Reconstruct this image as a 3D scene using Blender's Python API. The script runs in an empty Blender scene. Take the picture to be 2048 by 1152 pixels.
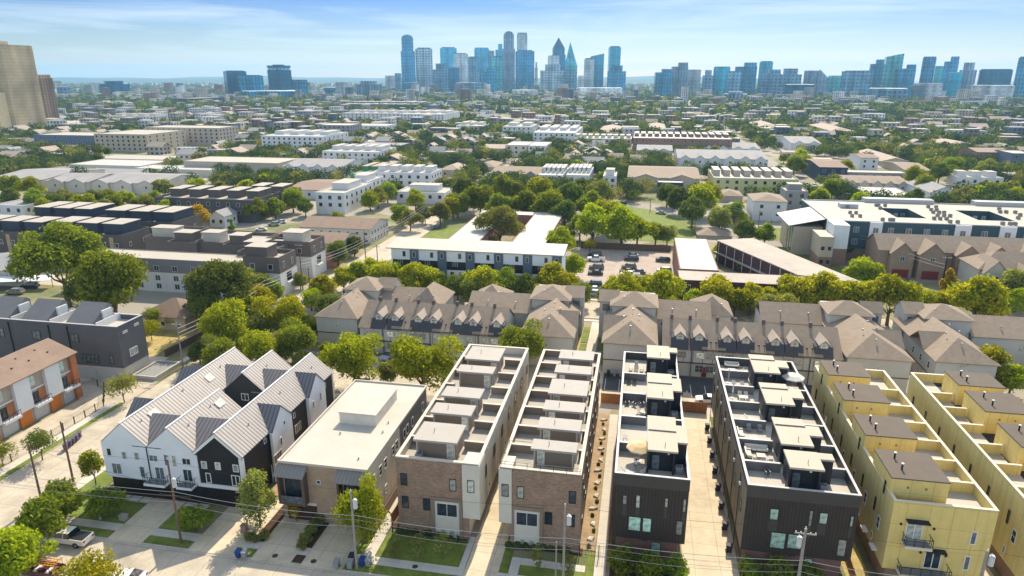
import bpy, math, random
import numpy as np
from mathutils import Vector, Matrix
R = math.radians
D = bpy.data
scene = bpy.context.scene
COL = scene.collection
rnd = random.Random(7)
# ---------------------------------------------------------------- camera model (used to turn measured points into metres)
FPX = 1365.0; PIT = math.atan(421/FPX); CH = 58.0; YAW = R(10.55)
_cp, _sp = math.cos(PIT), math.sin(PIT); _cy, _sy = math.cos(YAW), math.sin(YAW)
def P(px, py, z=0.0):
    u = (px-1024)/FPX; v = (py-576)/FPX
    f = _cp-v*_sp; d = -(_sp+v*_cp); t = (z-CH)/d
    x = u*t; y = f*t
    return (x*_cy-y*_sy, x*_sy+y*_cy)
def top_z(px, pyb, pyt):
    v = (pyt-576)/FPX; f = _cp-v*_sp; d = -(_sp+v*_cp)
    vb = (pyb-576)/FPX; fb = (_cp-vb*_sp)*CH/(_sp+vb*_cp)
    return CH+fb/f*d
# ---------------------------------------------------------------- materials
MATS = {}
def nod(nt, t, **kw):
    n = nt.nodes.new(t)
    for k, v in kw.items(): setattr(n, k, v)
    return n
def mathn(nt, op, a, b=None, c=None):
    n = nt.nodes.new('ShaderNodeMath'); n.operation = op
    for i, q in enumerate((a, b, c)):
        if q is None: continue
        if isinstance(q, (int, float)): n.inputs[i].default_value = q
        else: nt.links.new(q, n.inputs[i])
    return n.outputs[0]
def mixc(nt, f, a, b, bt='MIX'):
    n = nt.nodes.new('ShaderNodeMix'); n.data_type = 'RGBA'; n.blend_type = bt
    for s, q in ((0, f), (6, a), (7, b)):
        if isinstance(q, (int, float)): n.inputs[s].default_value = q
        elif isinstance(q, tuple): n.inputs[s].default_value = (*q, 1) if len(q) == 3 else q
        else: nt.links.new(q, n.inputs[s])
    return n.outputs[2]
def M(name, col, rough=.8, var=.10, ns=.6, stripe=None, stripe2=None, brick=None, bump=0, metal=0, spec=.3, stain=0, world=False, streak=0):
    """procedural surface: base colour with soft noise, optional ribs, courses or stains"""
    if name in MATS: return MATS[name]
    m = D.materials.new(name); m.use_nodes = True; nt = m.node_tree
    b = nt.nodes['Principled BSDF']; L = nt.links.new
    tc = nod(nt, 'ShaderNodeTexCoord'); co = tc.outputs['Object']
    n1 = nod(nt, 'ShaderNodeTexNoise'); n1.inputs['Scale'].default_value = ns; n1.inputs['Detail'].default_value = 6
    n1.inputs['Roughness'].default_value = .65; L(co, n1.inputs['Vector'])
    mr = nod(nt, 'ShaderNodeMapRange'); L(n1.outputs[0], mr.inputs[0])
    mr.inputs[1].default_value = .3; mr.inputs[2].default_value = .7; mr.inputs[3].default_value = 1-var; mr.inputs[4].default_value = 1+var
    c = mixc(nt, 1.0, col, mr.outputs[0], 'MULTIPLY')
    n2 = nod(nt, 'ShaderNodeTexNoise'); n2.inputs['Scale'].default_value = ns*14; n2.inputs['Detail'].default_value = 3; L(co, n2.inputs['Vector'])
    m2 = nod(nt, 'ShaderNodeMapRange'); L(n2.outputs[0], m2.inputs[0])
    m2.inputs[1].default_value = .3; m2.inputs[2].default_value = .7; m2.inputs[3].default_value = 1-var*.7; m2.inputs[4].default_value = 1+var*.7
    c = mixc(nt, 1.0, c, m2.outputs[0], 'MULTIPLY')
    sep = nod(nt, 'ShaderNodeSeparateXYZ'); L(co, sep.inputs[0])
    xy = mathn(nt, 'ADD', sep.outputs[0], sep.outputs[1])
    ax = dict(x=sep.outputs[0], y=sep.outputs[1], z=sep.outputs[2], xy=xy)
    h = n2.outputs[0]
    if brick:
        w, hh, c2, mort = brick
        cb = nod(nt, 'ShaderNodeCombineXYZ'); L(xy, cb.inputs[0]); L(sep.outputs[2], cb.inputs[1])
        bt = nod(nt, 'ShaderNodeTexBrick'); L(cb.outputs[0], bt.inputs['Vector'])
        bt.inputs['Color1'].default_value = (*col, 1); bt.inputs['Color2'].default_value = (*c2, 1); bt.inputs['Mortar'].default_value = (*mort, 1)
        bt.inputs['Scale'].default_value = 1; bt.inputs['Brick Width'].default_value = w; bt.inputs['Row Height'].default_value = hh
        bt.inputs['Mortar Size'].default_value = .012; bt.inputs['Bias'].default_value = .1
        c = mixc(nt, 1.0, bt.outputs[0], mr.outputs[0], 'MULTIPLY')
        c = mixc(nt, 1.0, c, m2.outputs[0], 'MULTIPLY')
    for st in (stripe, stripe2):
        if st:
            a, per, wd, k = st
            fr = mathn(nt, 'FRACT', mathn(nt, 'DIVIDE', ax[a], per))
            ln = mathn(nt, 'LESS_THAN', fr, wd/per)
            c = mixc(nt, mathn(nt, 'MULTIPLY', ln, 1-k), c, (0, 0, 0))
            if st is stripe:
                tri = mathn(nt, 'PINGPONG', mathn(nt, 'DIVIDE', ax[a], per), .5)
                h = mathn(nt, 'ADD', mathn(nt, 'MULTIPLY', ln, 1.0), mathn(nt, 'MULTIPLY', h, .2))
    if stain or streak:
        mp = nod(nt, 'ShaderNodeMapping'); L(co, mp.inputs[0])
        if streak: mp.inputs['Scale'].default_value = (1.6, 1.6, .12)
        n3 = nod(nt, 'ShaderNodeTexNoise'); n3.inputs['Scale'].default_value = .9 if streak else .22; n3.inputs['Detail'].default_value = 8; L(mp.outputs[0], n3.inputs['Vector'])
        r3 = nod(nt, 'ShaderNodeMapRange'); L(n3.outputs[0], r3.inputs[0]); r3.inputs[1].default_value = .52; r3.inputs[2].default_value = .72
        c = mixc(nt, mathn(nt, 'MULTIPLY', r3.outputs[0], stain or streak), c, tuple(q*.45 for q in col))
    L(c, b.inputs['Base Color']); b.inputs['Roughness'].default_value = rough; b.inputs['Metallic'].default_value = metal
    b.inputs['Specular IOR Level'].default_value = spec
    if bump:
        bp = nod(nt, 'ShaderNodeBump'); bp.inputs['Strength'].default_value = bump; bp.inputs['Distance'].default_value = .05
        L(h, bp.inputs['Height']); L(bp.outputs[0], b.inputs['Normal'])
    MATS[name] = m
    return m
def foliage(name, c1, c2, trans=.35):
    if name in MATS: return MATS[name]
    m = D.materials.new(name); m.use_nodes = True; nt = m.node_tree; L = nt.links.new
    nt.nodes.remove(nt.nodes['Principled BSDF']); out = nt.nodes['Material Output']
    g = nod(nt, 'ShaderNodeNewGeometry'); oi = nod(nt, 'ShaderNodeObjectInfo'); tc = nod(nt, 'ShaderNodeTexCoord')
    n1 = nod(nt, 'ShaderNodeTexNoise'); n1.inputs['Scale'].default_value = .45; n1.inputs['Detail'].default_value = 3; L(tc.outputs['Object'], n1.inputs['Vector'])
    mr = nod(nt, 'ShaderNodeMapRange'); L(n1.outputs[0], mr.inputs[0]); mr.inputs[1].default_value = .35; mr.inputs[2].default_value = .65
    f = mathn(nt, 'ADD', mathn(nt, 'MULTIPLY', g.outputs['Random Per Island'], .5), mathn(nt, 'MULTIPLY', mr.outputs[0], .5))
    c = mixc(nt, f, c1, c2)
    hv = nod(nt, 'ShaderNodeHueSaturation'); L(c, hv.inputs['Color'])
    L(mathn(nt, 'ADD', .485, mathn(nt, 'MULTIPLY', oi.outputs['Random'], .03)), hv.inputs['Hue'])
    L(mathn(nt, 'ADD', .88, mathn(nt, 'MULTIPLY', oi.outputs['Random'], .42)), hv.inputs['Value'])
    d = nod(nt, 'ShaderNodeBsdfDiffuse'); t = nod(nt, 'ShaderNodeBsdfTranslucent'); mx = nod(nt, 'ShaderNodeMixShader')
    L(hv.outputs[0], d.inputs[0]); c3 = mixc(nt, 1.0, hv.outputs[0], (1.5, 1.45, .55), 'MULTIPLY'); L(c3, t.inputs[0])
    mx.inputs[0].default_value = trans; L(d.outputs[0], mx.inputs[1]); L(t.outputs[0], mx.inputs[2]); L(mx.outputs[0], out.inputs[0])
    MATS[name] = m
    return m
def glassm(name, col, rough=.08, spec=.6):
    if name in MATS: return MATS[name]
    m = D.materials.new(name); m.use_nodes = True; nt = m.node_tree; b = nt.nodes['Principled BSDF']; L = nt.links.new
    oi = nod(nt, 'ShaderNodeObjectInfo'); tc = nod(nt, 'ShaderNodeTexCoord')
    mr = nod(nt, 'ShaderNodeMapRange'); L(oi.outputs['Random'], mr.inputs[0]); mr.inputs[3].default_value = .55; mr.inputs[4].default_value = 1.5
    c = mixc(nt, 1.0, col, mr.outputs[0], 'MULTIPLY')
    n = nod(nt, 'ShaderNodeTexNoise'); n.inputs['Scale'].default_value = 1.7; L(tc.outputs['Object'], n.inputs['Vector'])
    m2 = nod(nt, 'ShaderNodeMapRange'); L(n.outputs[0], m2.inputs[0]); m2.inputs[1].default_value = .35; m2.inputs[2].default_value = .65; m2.inputs[3].default_value = .6; m2.inputs[4].default_value = 1.3
    c = mixc(nt, 1.0, c, m2.outputs[0], 'MULTIPLY')
    L(c, b.inputs['Base Color']); b.inputs['Roughness'].default_value = rough; b.inputs['Specular IOR Level'].default_value = spec
    MATS[name] = m
    return m
def facade_mat(name, wall, glass, fw=3.6, fh=3.4, wy=.55, wx=.6, rough=.3, gr=.15, metal=0.8):
    """curtain wall / punched window grid for distant towers"""
    if name in MATS: return MATS[name]
    m = D.materials.new(name); m.use_nodes = True; nt = m.node_tree; b = nt.nodes['Principled BSDF']; L = nt.links.new
    tc = nod(nt, 'ShaderNodeTexCoord'); sep = nod(nt, 'ShaderNodeSeparateXYZ'); L(tc.outputs['Object'], sep.inputs[0])
    xy = mathn(nt, 'ADD', sep.outputs[0], sep.outputs[1])
    a = mathn(nt, 'LESS_THAN', mathn(nt, 'FRACT', mathn(nt, 'DIVIDE', xy, fw)), wx)
    z = mathn(nt, 'LESS_THAN', mathn(nt, 'FRACT', mathn(nt, 'DIVIDE', sep.outputs[2], fh)), wy)
    f = mathn(nt, 'MULTIPLY', a, z)
    n = nod(nt, 'ShaderNodeTexNoise'); n.inputs['Scale'].default_value = .03; n.inputs['Detail'].default_value = 5; L(tc.outputs['Object'], n.inputs['Vector'])
    mr = nod(nt, 'ShaderNodeMapRange'); L(n.outputs[0], mr.inputs[0]); mr.inputs[1].default_value = .35; mr.inputs[2].default_value = .65; mr.inputs[3].default_value = .7; mr.inputs[4].default_value = 1.3
    c = mixc(nt, f, wall, glass); c = mixc(nt, 1.0, c, mr.outputs[0], 'MULTIPLY')
    oi = nod(nt, 'ShaderNodeObjectInfo'); c = mixc(nt, 1.0, c, mathn(nt, 'ADD', .6, mathn(nt, 'MULTIPLY', oi.outputs['Random'], .45)), 'MULTIPLY')
    n5 = nod(nt, 'ShaderNodeTexNoise'); mp = nod(nt, 'ShaderNodeMapping'); mp.inputs['Scale'].default_value = (.05, .05, .006); L(tc.outputs['Object'], mp.inputs[0]); L(mp.outputs[0], n5.inputs['Vector']); n5.inputs['Scale'].default_value = 1
    m5 = nod(nt, 'ShaderNodeMapRange'); L(n5.outputs[0], m5.inputs[0]); m5.inputs[1].default_value = .4; m5.inputs[2].default_value = .6; m5.inputs[3].default_value = .75; m5.inputs[4].default_value = 1.25
    c = mixc(nt, 1.0, c, m5.outputs[0], 'MULTIPLY')
    L(c, b.inputs['Base Color']); r = nod(nt, 'ShaderNodeMapRange'); L(f, r.inputs[0]); r.inputs[3].default_value = rough; r.inputs[4].default_value = gr
    L(r.outputs[0], b.inputs['Roughness']); b.inputs['Metallic'].default_value = metal
    MATS[name] = m
    return m
# ---------------------------------------------------------------- objects
ORG = {}
def tag(o, label=None, cat=None, group=None, kind=None):
    if label: o['label'] = label
    if cat: o['category'] = cat
    if group: o['group'] = group
    if kind: o['kind'] = kind
    return o
def thing(name, label, cat, loc, group=None, rz=0):
    o = D.objects.new(name, None); COL.objects.link(o); o.location = loc; o.rotation_euler = (0, 0, rz)
    o.empty_display_size = .5
    ORG[o.name] = Vector(loc)
    return tag(o, label, cat, group)
class MB:
    def __init__(s): s.v = []; s.f = []; s.m = []
    def poly(s, pts, m=0):
        i = len(s.v); s.v += [tuple(p) for p in pts]; s.f.append(tuple(range(i, i+len(pts)))); s.m.append(m); return s
    def mesh(s, vs, fs, m=0):
        i = len(s.v); s.v += [tuple(p) for p in vs]
        for f in fs: s.f.append(tuple(i+k for k in f)); s.m.append(m)
        return s
    def box(s, x0, x1, y0, y1, z0, z1, m=0, mt=None):
        vs = [(x, y, z) for z in (z0, z1) for y in (y0, y1) for x in (x0, x1)]
        s.mesh(vs, [(0, 2, 3, 1), (0, 1, 5, 4), (1, 3, 7, 5), (3, 2, 6, 7), (2, 0, 4, 6)], m)
        return s.mesh(vs, [(4, 5, 7, 6)], m if mt is None else mt)
    def prism(s, pts, z0, z1, m=0, mt=None):
        n = len(pts); vs = [(x, y, z0) for x, y in pts]+[(x, y, z1) for x, y in pts]
        s.mesh(vs, [(i, (i+1) % n, n+(i+1) % n, n+i) for i in range(n)]+[tuple(reversed(range(n)))], m)
        return s.mesh(vs, [tuple(range(n, 2*n))], m if mt is None else mt)
    def cyl(s, x, y, z0, z1, r0, r1=None, n=10, m=0):
        r1 = r0 if r1 is None else r1
        a = [2*math.pi*k/n for k in range(n)]
        vs = [(x+r0*math.cos(t), y+r0*math.sin(t), z0) for t in a]+[(x+r1*math.cos(t), y+r1*math.sin(t), z1) for t in a]
        return s.mesh(vs, [(i, (i+1) % n, n+(i+1) % n, n+i) for i in range(n)]+[tuple(reversed(range(n))), tuple(range(n, 2*n))], m)
    def tube(s, pts, rad, n=6, m=0):
        pts = [Vector(p) for p in pts]
        rs = rad if isinstance(rad, (list, tuple)) else [rad]*len(pts)
        vs = []
        for i, p in enumerate(pts):
            d = (pts[min(i+1, len(pts)-1)]-pts[max(i-1, 0)]).normalized()
            u = d.orthogonal().normalized() if abs(d.z) > .98 else d.cross(Vector((0, 0, 1))).normalized()
            w = d.cross(u)
            vs += [p+(u*math.cos(2*math.pi*k/n)+w*math.sin(2*math.pi*k/n))*rs[i] for k in range(n)]
        fs = [(i*n+k, i*n+(k+1) % n, (i+1)*n+(k+1) % n, (i+1)*n+k) for i in range(len(pts)-1) for k in range(n)]
        fs += [tuple(range(n)), tuple(reversed(range((len(pts)-1)*n, len(pts)*n)))]
        return s.mesh(vs, fs, m)
    def data(s, name, mats, org=Vector((0, 0, 0))):
        me = D.meshes.new(name); me.from_pydata([(x-org[0], y-org[1], z-org[2]) for x, y, z in s.v], [], s.f)
        mats = mats if isinstance(mats, (list, tuple)) else [mats]
        for q in mats: me.materials.append(q)
        me.polygons.foreach_set('material_index', s.m); me.update()
        return me
    def build(s, name, mats, parent=None, org=None):
        if parent is not None: o0 = ORG[parent.name]
        else: o0 = Vector(org) if org is not None else Vector((0, 0, 0))
        ob = D.objects.new(name, s.data(name, mats, o0)); COL.objects.link(ob)
        if parent is not None: ob.parent = parent
        else: ob.location = o0
        ORG[ob.name] = o0
        return ob
def link(name, me, parent=None, loc=(0, 0, 0), rz=0, sc=None):
    ob = D.objects.new(name, me); COL.objects.link(ob)
    if parent is not None: ob.parent = parent
    ob.location = loc; ob.rotation_euler = (0, 0, rz)
    if sc: ob.scale = sc if isinstance(sc, tuple) else (sc, sc, sc)
    return ob
def copy_tree(o, loc=None, rz=None, parent=None, label=None, sc=None):
    c = o.copy(); COL.objects.link(c)
    if parent is not None: c.parent = parent
    if loc is not None: c.location = loc
    if rz is not None: c.rotation_euler = (0, 0, rz)
    if sc is not None: c.scale = (sc, sc, sc)
    if label: c['label'] = label
    for ch in o.children: copy_tree(ch, parent=c)
    return c
# ---------------------------------------------------------------- windows
WC = {}
ROT = {'S': 0, 'E': math.pi/2, 'N': math.pi, 'W': -math.pi/2}
def _frame(w, h, nx, ny, t=.07, d=.07):
    b = MB()
    b.box(-w/2, -w/2+t, -d, 0, 0, h); b.box(w/2-t, w/2, -d, 0, 0, h)
    b.box(-w/2+t, w/2-t, -d, 0, 0, t); b.box(-w/2+t, w/2-t, -d, 0, h-t, h)
    for i in range(1, nx):
        x = -w/2+w*i/nx; b.box(x-t/2, x+t/2, -d+.008, 0, t, h-t)
    for i in range(1, ny):
        z = h*i/ny; b.box(-w/2+t, w/2-t, -d+.016, -.005, z-t*.4, z+t*.4)
    return b
def win(par, side, a, z, w, h, plane, nx=1, ny=1, fm=None, gm=None, sub=False, name='window', label=None, t=.07):
    fm = fm or MATS['frame_white']; gm = gm or MATS['glass_dark']
    k = (round(w, 2), round(h, 2), nx, ny, fm.name, gm.name, sub, t)
    if k not in WC:
        b = _frame(w, h, nx, ny, t)
        g = MB().box(-w/2+t*.7, w/2-t*.7, -.035, -.003, t*.7, h-t*.7) if sub else None
        if not sub: b.box(-w/2+t*.7, w/2-t*.7, -.035, -.003, t*.7, h-t*.7, 1)
        WC[k] = (b.data('window', [fm] if sub else [fm, gm]), g.data('pane', gm) if sub else None)
    fme, gme = WC[k]
    o = ORG[par.name]
    wx, wy = (a, plane) if side in 'SN' else (plane, a)
    ob = link(name, fme, par, (wx-o.x, wy-o.y, z-o.z), ROT[side])
    if sub: link('pane', gme, ob)
    if label: ob['label'] = label
    return ob
def wins(par, side, al, zl, w, h, plane, **kw):
    for z in zl:
        for a in al: win(par, side, a, z, w, h, plane, **kw)
def lin(a, b, n): return [a+(b-a)*(i+.5)/n for i in range(n)]
def text_mesh(s, size, name, mat, par, loc, rx=90, rz=0, depth=.02):
    cu = D.curves.new(name, 'FONT'); cu.body = s; cu.size = size; cu.extrude = depth; cu.align_x = 'CENTER'
    t = D.objects.new(name, cu); COL.objects.link(t); bpy.context.view_layer.update()
    me = D.meshes.new_from_object(t.evaluated_get(bpy.context.evaluated_depsgraph_get())); D.objects.remove(t)
    me.materials.clear(); me.materials.append(mat)
    ob = D.objects.new(name, me); COL.objects.link(ob); ob.parent = par
    o = ORG[par.name]; ob.location = (loc[0]-o.x, loc[1]-o.y, loc[2]-o.z); ob.rotation_euler = (R(rx), 0, R(rz))
    return ob
# ---------------------------------------------------------------- roofs
def gable(b, x0, x1, y0, y1, ze, zr, axis='y', th=.18, oh=.3, m=0, mw=None):
    """pitched roof slabs; axis = direction of the ridge; mw fills the gable ends"""
    if axis == 'y':
        xm = (x0+x1)/2; s = (zr-ze)/(xm-x0)
        for sg in (-1, 1):
            xe = xm+sg*(xm-x0+oh); zz = ze-s*oh
            q = [(xm, y0-oh, zr), (xe, y0-oh, zz), (xe, y1+oh, zz), (xm, y1+oh, zr)]
            slab(b, q, th, m)
        if mw is not None:
            b.poly([(x0, y0, ze), (x1, y0, ze), (xm, y0, zr)], mw); b.poly([(x0, y1, ze), (x1, y1, ze), (xm, y1, zr)], mw)
    else:
        ym = (y0+y1)/2; s = (zr-ze)/(ym-y0)
        for sg in (-1, 1):
            ye = ym+sg*(ym-y0+oh); zz = ze-s*oh
            q = [(x0-oh, ym, zr), (x0-oh, ye, zz), (x1+oh, ye, zz), (x1+oh, ym, zr)]
            slab(b, q, th, m)
        if mw is not None:
            b.poly([(x0, y0, ze), (x0, y1, ze), (x0, ym, zr)], mw); b.poly([(x1, y0, ze), (x1, y1, ze), (x1, ym, zr)], mw)
    return b
def slab(b, q, th, m=0):
    n = len(q); vs = [tuple(p) for p in q]+[(p[0], p[1], p[2]+th) for p in q]
    b.mesh(vs, [(i, (i+1) % n, n+(i+1) % n, n+i) for i in range(n)]+[tuple(range(n, 2*n)), tuple(reversed(range(n)))], m)
def hip(b, x0, x1, y0, y1, ze, zr, oh=.4, th=.15, m=0):
    x0 -= oh; x1 += oh; y0 -= oh; y1 += oh
    w, l = x1-x0, y1-y0
    if w < l: r0, r1 = ((x0+x1)/2, y0+w/2), ((x0+x1)/2, y1-w/2)
    else: r0, r1 = (x0+l/2, (y0+y1)/2), (x1-l/2, (y0+y1)/2)
    c = [(x0, y0, ze), (x1, y0, ze), (x1, y1, ze), (x0, y1, ze)]
    lo = [(x, y, ze-th) for x, y, _ in c]
    vs = c+lo+[(*r0, zr), (*r1, zr)]
    fs = [(0, 4, 5, 1), (1, 5, 6, 2), (2, 6, 7, 3), (3, 7, 4, 0), (4, 7, 6, 5)]
    if w < l: fs += [(0, 1, 8), (1, 2, 9, 8), (2, 3, 9), (3, 0, 8, 9)]
    else: fs += [(0, 1, 9, 8), (1, 2, 9), (2, 3, 8, 9), (3, 0, 8)]
    b.mesh(vs, [tuple(f) for f in fs], m)
    return b
def parapet(b, x0, x1, y0, y1, z0, z1, t=.25, m=0):
    b.box(x0, x1, y0, y0+t, z0, z1, m); b.box(x0, x1, y1-t, y1, z0, z1, m)
    b.box(x0, x0+t, y0+t, y1-t, z0, z1, m); b.box(x1-t, x1, y0+t, y1-t, z0, z1, m)
    return b
# ---------------------------------------------------------------- shared materials
M('frame_white', (.72, .72, .70), .5, .03); M('frame_black', (.02, .02, .022), .4, .03); M('frame_tan', (.42, .37, .3), .6, .03)
glassm('glass_dark', (.03, .04, .05)); glassm('glass_blind', (.36, .38, .33), .25, .4); glassm('glass_teal', (.36, .52, .42), .15)
glassm('glass_mid', (.12, .14, .15), .15); glassm('glass_shade', (.62, .6, .5), .3, .3)
conc = M('concrete_pale', (.50, .43, .33), .85, .16, .3, stripe=('x', 4.6, .07, .6), stripe2=('y', 4.6, .07, .6), stain=.5)
concb = M('concrete_drive', (.62, .52, .37), .85, .11, .5, stripe=('x', 3.1, .06, .6), stripe2=('y', 3.4, .06, .6), stain=.45)
walkm = M('concrete_walk', (.58, .53, .45), .85, .07, .6, stripe=('x', 1.5, .04, .7), stripe2=('y', 1.5, .04, .7), stain=.2)
asph = M('asphalt', (.075, .072, .07), .9, .18, .3, stain=.4)
asph_pale = M('asphalt_worn', (.3, .27, .23), .9, .14, .15, stain=.5)
grassm = M('grass_lawn', (.155, .195, .03), .9, .35, .5, bump=.4)
grass_dry = M('grass_dry', (.42, .33, .12), .9, .3, .4, bump=.4)
soil = M('bare_soil', (.38, .27, .16), .95, .25, .6, bump=.4)
mulch = M('mulch', (.07, .035, .02), .95, .3, 2)
paint_w = M('road_paint', (.6, .6, .57), .7, .1)
woodf = M('cedar_boards', (.38, .17, .06), .7, .2, .8, stripe=('xy', .32, .05, .4), bump=.3)
woodp = M('weathered_wood', (.13, .08, .055), .85, .25, 2)
galv = M('galvanised_metal', (.4, .41, .42), .4, .1, 2, metal=.6)
blackm = M('black_metal', (.015, .015, .016), .45, .05)
barkm = M('bark', (.13, .095, .07), .9, .3, 3, bump=.5)
# ================================================================ SETTING
def sheet(name, polys, z, mat, zb=None, kind="structure"):
    b = MB()
    for i_, p in enumerate(polys):
        dz = .0035*i_ if zb is None else .0012*i_
        if len(p) == 4 and isinstance(p[0], (int, float)): p = [(p[0], p[2]), (p[1], p[2]), (p[1], p[3]), (p[0], p[3])]
        if zb is None: b.poly([(x, y, z+dz) for x, y in p])
        else: b.prism(p, zb, z+dz)
    return tag(b.build(name, mat), kind=kind)
def ground_mat():
    m = D.materials.new('city_ground'); m.use_nodes = True; nt = m.node_tree; b = nt.nodes['Principled BSDF']; L = nt.links.new
    tc = nod(nt, 'ShaderNodeTexCoord'); co = tc.outputs['Object']
    def nz(s, d=6):
        n = nod(nt, 'ShaderNodeTexNoise'); n.inputs['Scale'].default_value = s; n.inputs['Detail'].default_value = d; L(co, n.inputs['Vector']); return n.outputs[0]
    def rng(v, a, c):
        r = nod(nt, 'ShaderNodeMapRange'); L(v, r.inputs[0]); r.inputs[1].default_value = a; r.inputs[2].default_value = c; return r.outputs[0]
    c = mixc(nt, rng(nz(.05), .42, .58), (.30, .25, .15), (.13, .15, .05))
    c = mixc(nt, rng(nz(.6), .5, .7), c, (.2, .2, .06))
    v = nod(nt, 'ShaderNodeTexVoronoi'); v.inputs['Scale'].default_value = .02; L(co, v.inputs['Vector'])
    sp = nod(nt, 'ShaderNodeSeparateColor'); L(v.outputs['Color'], sp.inputs[0])
    c = mixc(nt, mathn(nt, 'MULTIPLY', mathn(nt, 'GREATER_THAN', sp.outputs[0], .62), .8), c, (.36, .32, .27))
    mr = nod(nt, 'ShaderNodeMapRange'); L(nz(3), mr.inputs[0]); mr.inputs[3].default_value = .75; mr.inputs[4].default_value = 1.25
    c = mixc(nt, 1.0, c, mr.outputs[0], 'MULTIPLY')
    L(c, b.inputs['Base Color']); b.inputs['Roughness'].default_value = .95
    return m
gm_ = ground_mat()
sheet('ground', [(-14500, 10500, -1500, 14000)], 0, gm_)
def grid(x0, x1, y0, y1): return (x0, x1, y0, y1)
sheet('street', [(-91.6, -80.3, 40, 64.9), (-91.6, -80.3, 64.9, 163), (-140, -91.6, 52, 64.9), (-80.3, 90, 52, 64.9),
                 (-91.6, -80.3, 176, 620), (-260, -91.6, 163, 172), (-91.6, 150, 163, 176)], .008, conc)
sheet('diagonal_street', [[(42, 176), (58, 176), (84, 222), (40, 292), (26, 288), (62, 215)], [(40, 292), (10, 330), (-30, 352), (-80.3, 352), (-80.3, 340), (-32, 338), (2, 318), (26, 288)],
                          [(84, 222), (150, 232), (150, 222), (80, 212)]], .012, asph_pale)
sheet('far_avenue', [(86, 96, 296, 1400), (-300, 86, 430, 440), (96, 420, 430, 440), (-300, 420, 620, 632), (-18, -9, 440, 1000), (-230, -221, 172, 900)], .006, asph_pale)
sheet('rear_alley', [(-60, -30, 113.5, 130), (-30, 60, 114.5, 131)], .010, conc)
sheet('rear_parking_bays', [(-52, -24, 124, 130.8), (-5, 37.5, 121.5, 131.5)], .014, asph)
b = MB()
for x in [-4.5+2.75*k for k in range(16)]: b.box(x-.06, x+.06, 122.2, 127.5, .014, .018)
for x in [-50+2.75*k for k in range(10)]: b.box(x-.06, x+.06, 124.5, 129.5, .014, .018)
tag(b.build('parking_lines', paint_w), kind='structure')
sheet('apartment_car_park', [(-20, 12.3, 177, 236)], .012, M('car_park_tan', (.42, .34, .28), .9, .12, .25, stain=.3))
b = MB()
for y in [182+2.7*k for k in range(20)]:
    b.box(-17.5, -12.6, y-.06, y+.06, .012, .016); b.box(6.5, 11.3, y-.06, y+.06, .012, .016); b.box(-6, 0, y-.06, y+.06, .012, .016)
tag(b.build('car_park_lines', paint_w), kind='structure')
sheet('driveway', [(-66.3, -61.2, 64.9, 77), (-54.5, -47.2, 64.9, 77), (-45.6, -40.3, 64.9, 75.2), (-38.9, -33.4, 64.9, 75.6), (-18.6, -14.4, 64.9, 112), (7.9, 14.6, 64.9, 115.2),
                   (27.2, 30.4, 60, 64.9), (41.2, 45, 64.9, 114)], .07, concb, -.05)
sheet('front_walk', [(-80.3, -66.3, 66.7, 68.1), (-61.2, -54.5, 66.7, 68.1), (-47.2, -45.6, 66.7, 68.1), (-40.3, -38.9, 66.7, 68.1), (-33.4, -18.6, 66.7, 68.1), (-14.4, 7.9, 66.7, 68.1), (14.6, 41.2, 66.7, 68.1),
                     (-31.9, -30.4, 68.1, 95), (-72, -69.9, 73, 74.2), (-69.6, -68.1, 73, 74.2), (-67.8, -66.4, 73, 74.2), (-60.9, -59.2, 73, 74.2), (-58.9, -57.3, 73, 74.2), (-13.2, -12, 68.1, 71.2), (-12, -4, 70, 71.2),
                     (-2.9, -1.45, 64.9, 112), (-19.4, -18.65, 68.1, 74), (-80.1, -78.6, 70, 160), (-94.6, -93.0, 66, 100), (-94.6, -93, 119, 160),
                     (-9.6, -7.4, 133, 160), (-92, 150, 160.4, 161.8), (-80, 42, 177.2, 178.4)], .11, walkm, -.05)
sheet('kerb', [(-80.3, -66.3, 64.9, 65.1), (-61.2, -54.5, 64.9, 65.1), (-47.2, -45.6, 64.9, 65.1), (-40.3, -38.9, 64.9, 65.1), (-33.4, -18.6, 64.9, 65.1), (-14.4, 7.9, 64.9, 65.1), (14.6, 27.2, 64.9, 65.1), (30.4, 41.2, 64.9, 65.1),
               (-80.3, -80.1, 65.1, 163), (-91.8, -91.6, 64.9, 100), (-91.8, -91.6, 119, 163), (-80.1, 42, 162.8, 163), (58, 150, 162.8, 163)], .12, M('kerb_stone', (.5, .45, .38), .85), -.05)
sheet('lawn', [(-78.4, -66.5, 68.2, 72.8), (-80.0, -66.5, 65.2, 66.6), (-61.1, -55.8, 68.2, 72.8), (-61.1, -55, 65.2, 66.6), (-47.1, -45.7, 65.2, 66.6), (-33.3, -32, 65.2, 72), (-30.3, -19.5, 68.2, 73.2), (-33.3, -18.8, 65.2, 66.6),
               (-14.3, -13.3, 68.2, 73.0), (-11.9, -4, 68.2, 69.9), (-14.3, -3, 65.2, 66.6), (-1.2, 7.7, 65.2, 66.6), (14.7, 27, 65.2, 66.6), (-93.0, -91.9, 66, 100), (-80.0, -75.2, 73, 112),
               (-11.2, -9.7, 135, 145), (-11.2, -9.7, 146, 156), (-7.3, -5.6, 134, 141), (-7.3, -5.6, 142, 157), (-99, -95.2, 63, 78), (-3.9, -3, 68.2, 74)], .09, grassm, -.05)
sheet('park_lawn', [(-80, -66, 205, 232), (-80, -66, 236, 262), [(-3, 252), (22, 250), (24, 290), (6, 316), (-12, 330), (-22, 326), (-16, 290)], (43, 58, 262, 285), [(62, 205), (72, 213), (52, 252), (45, 250)]], .05, grassm)
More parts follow.
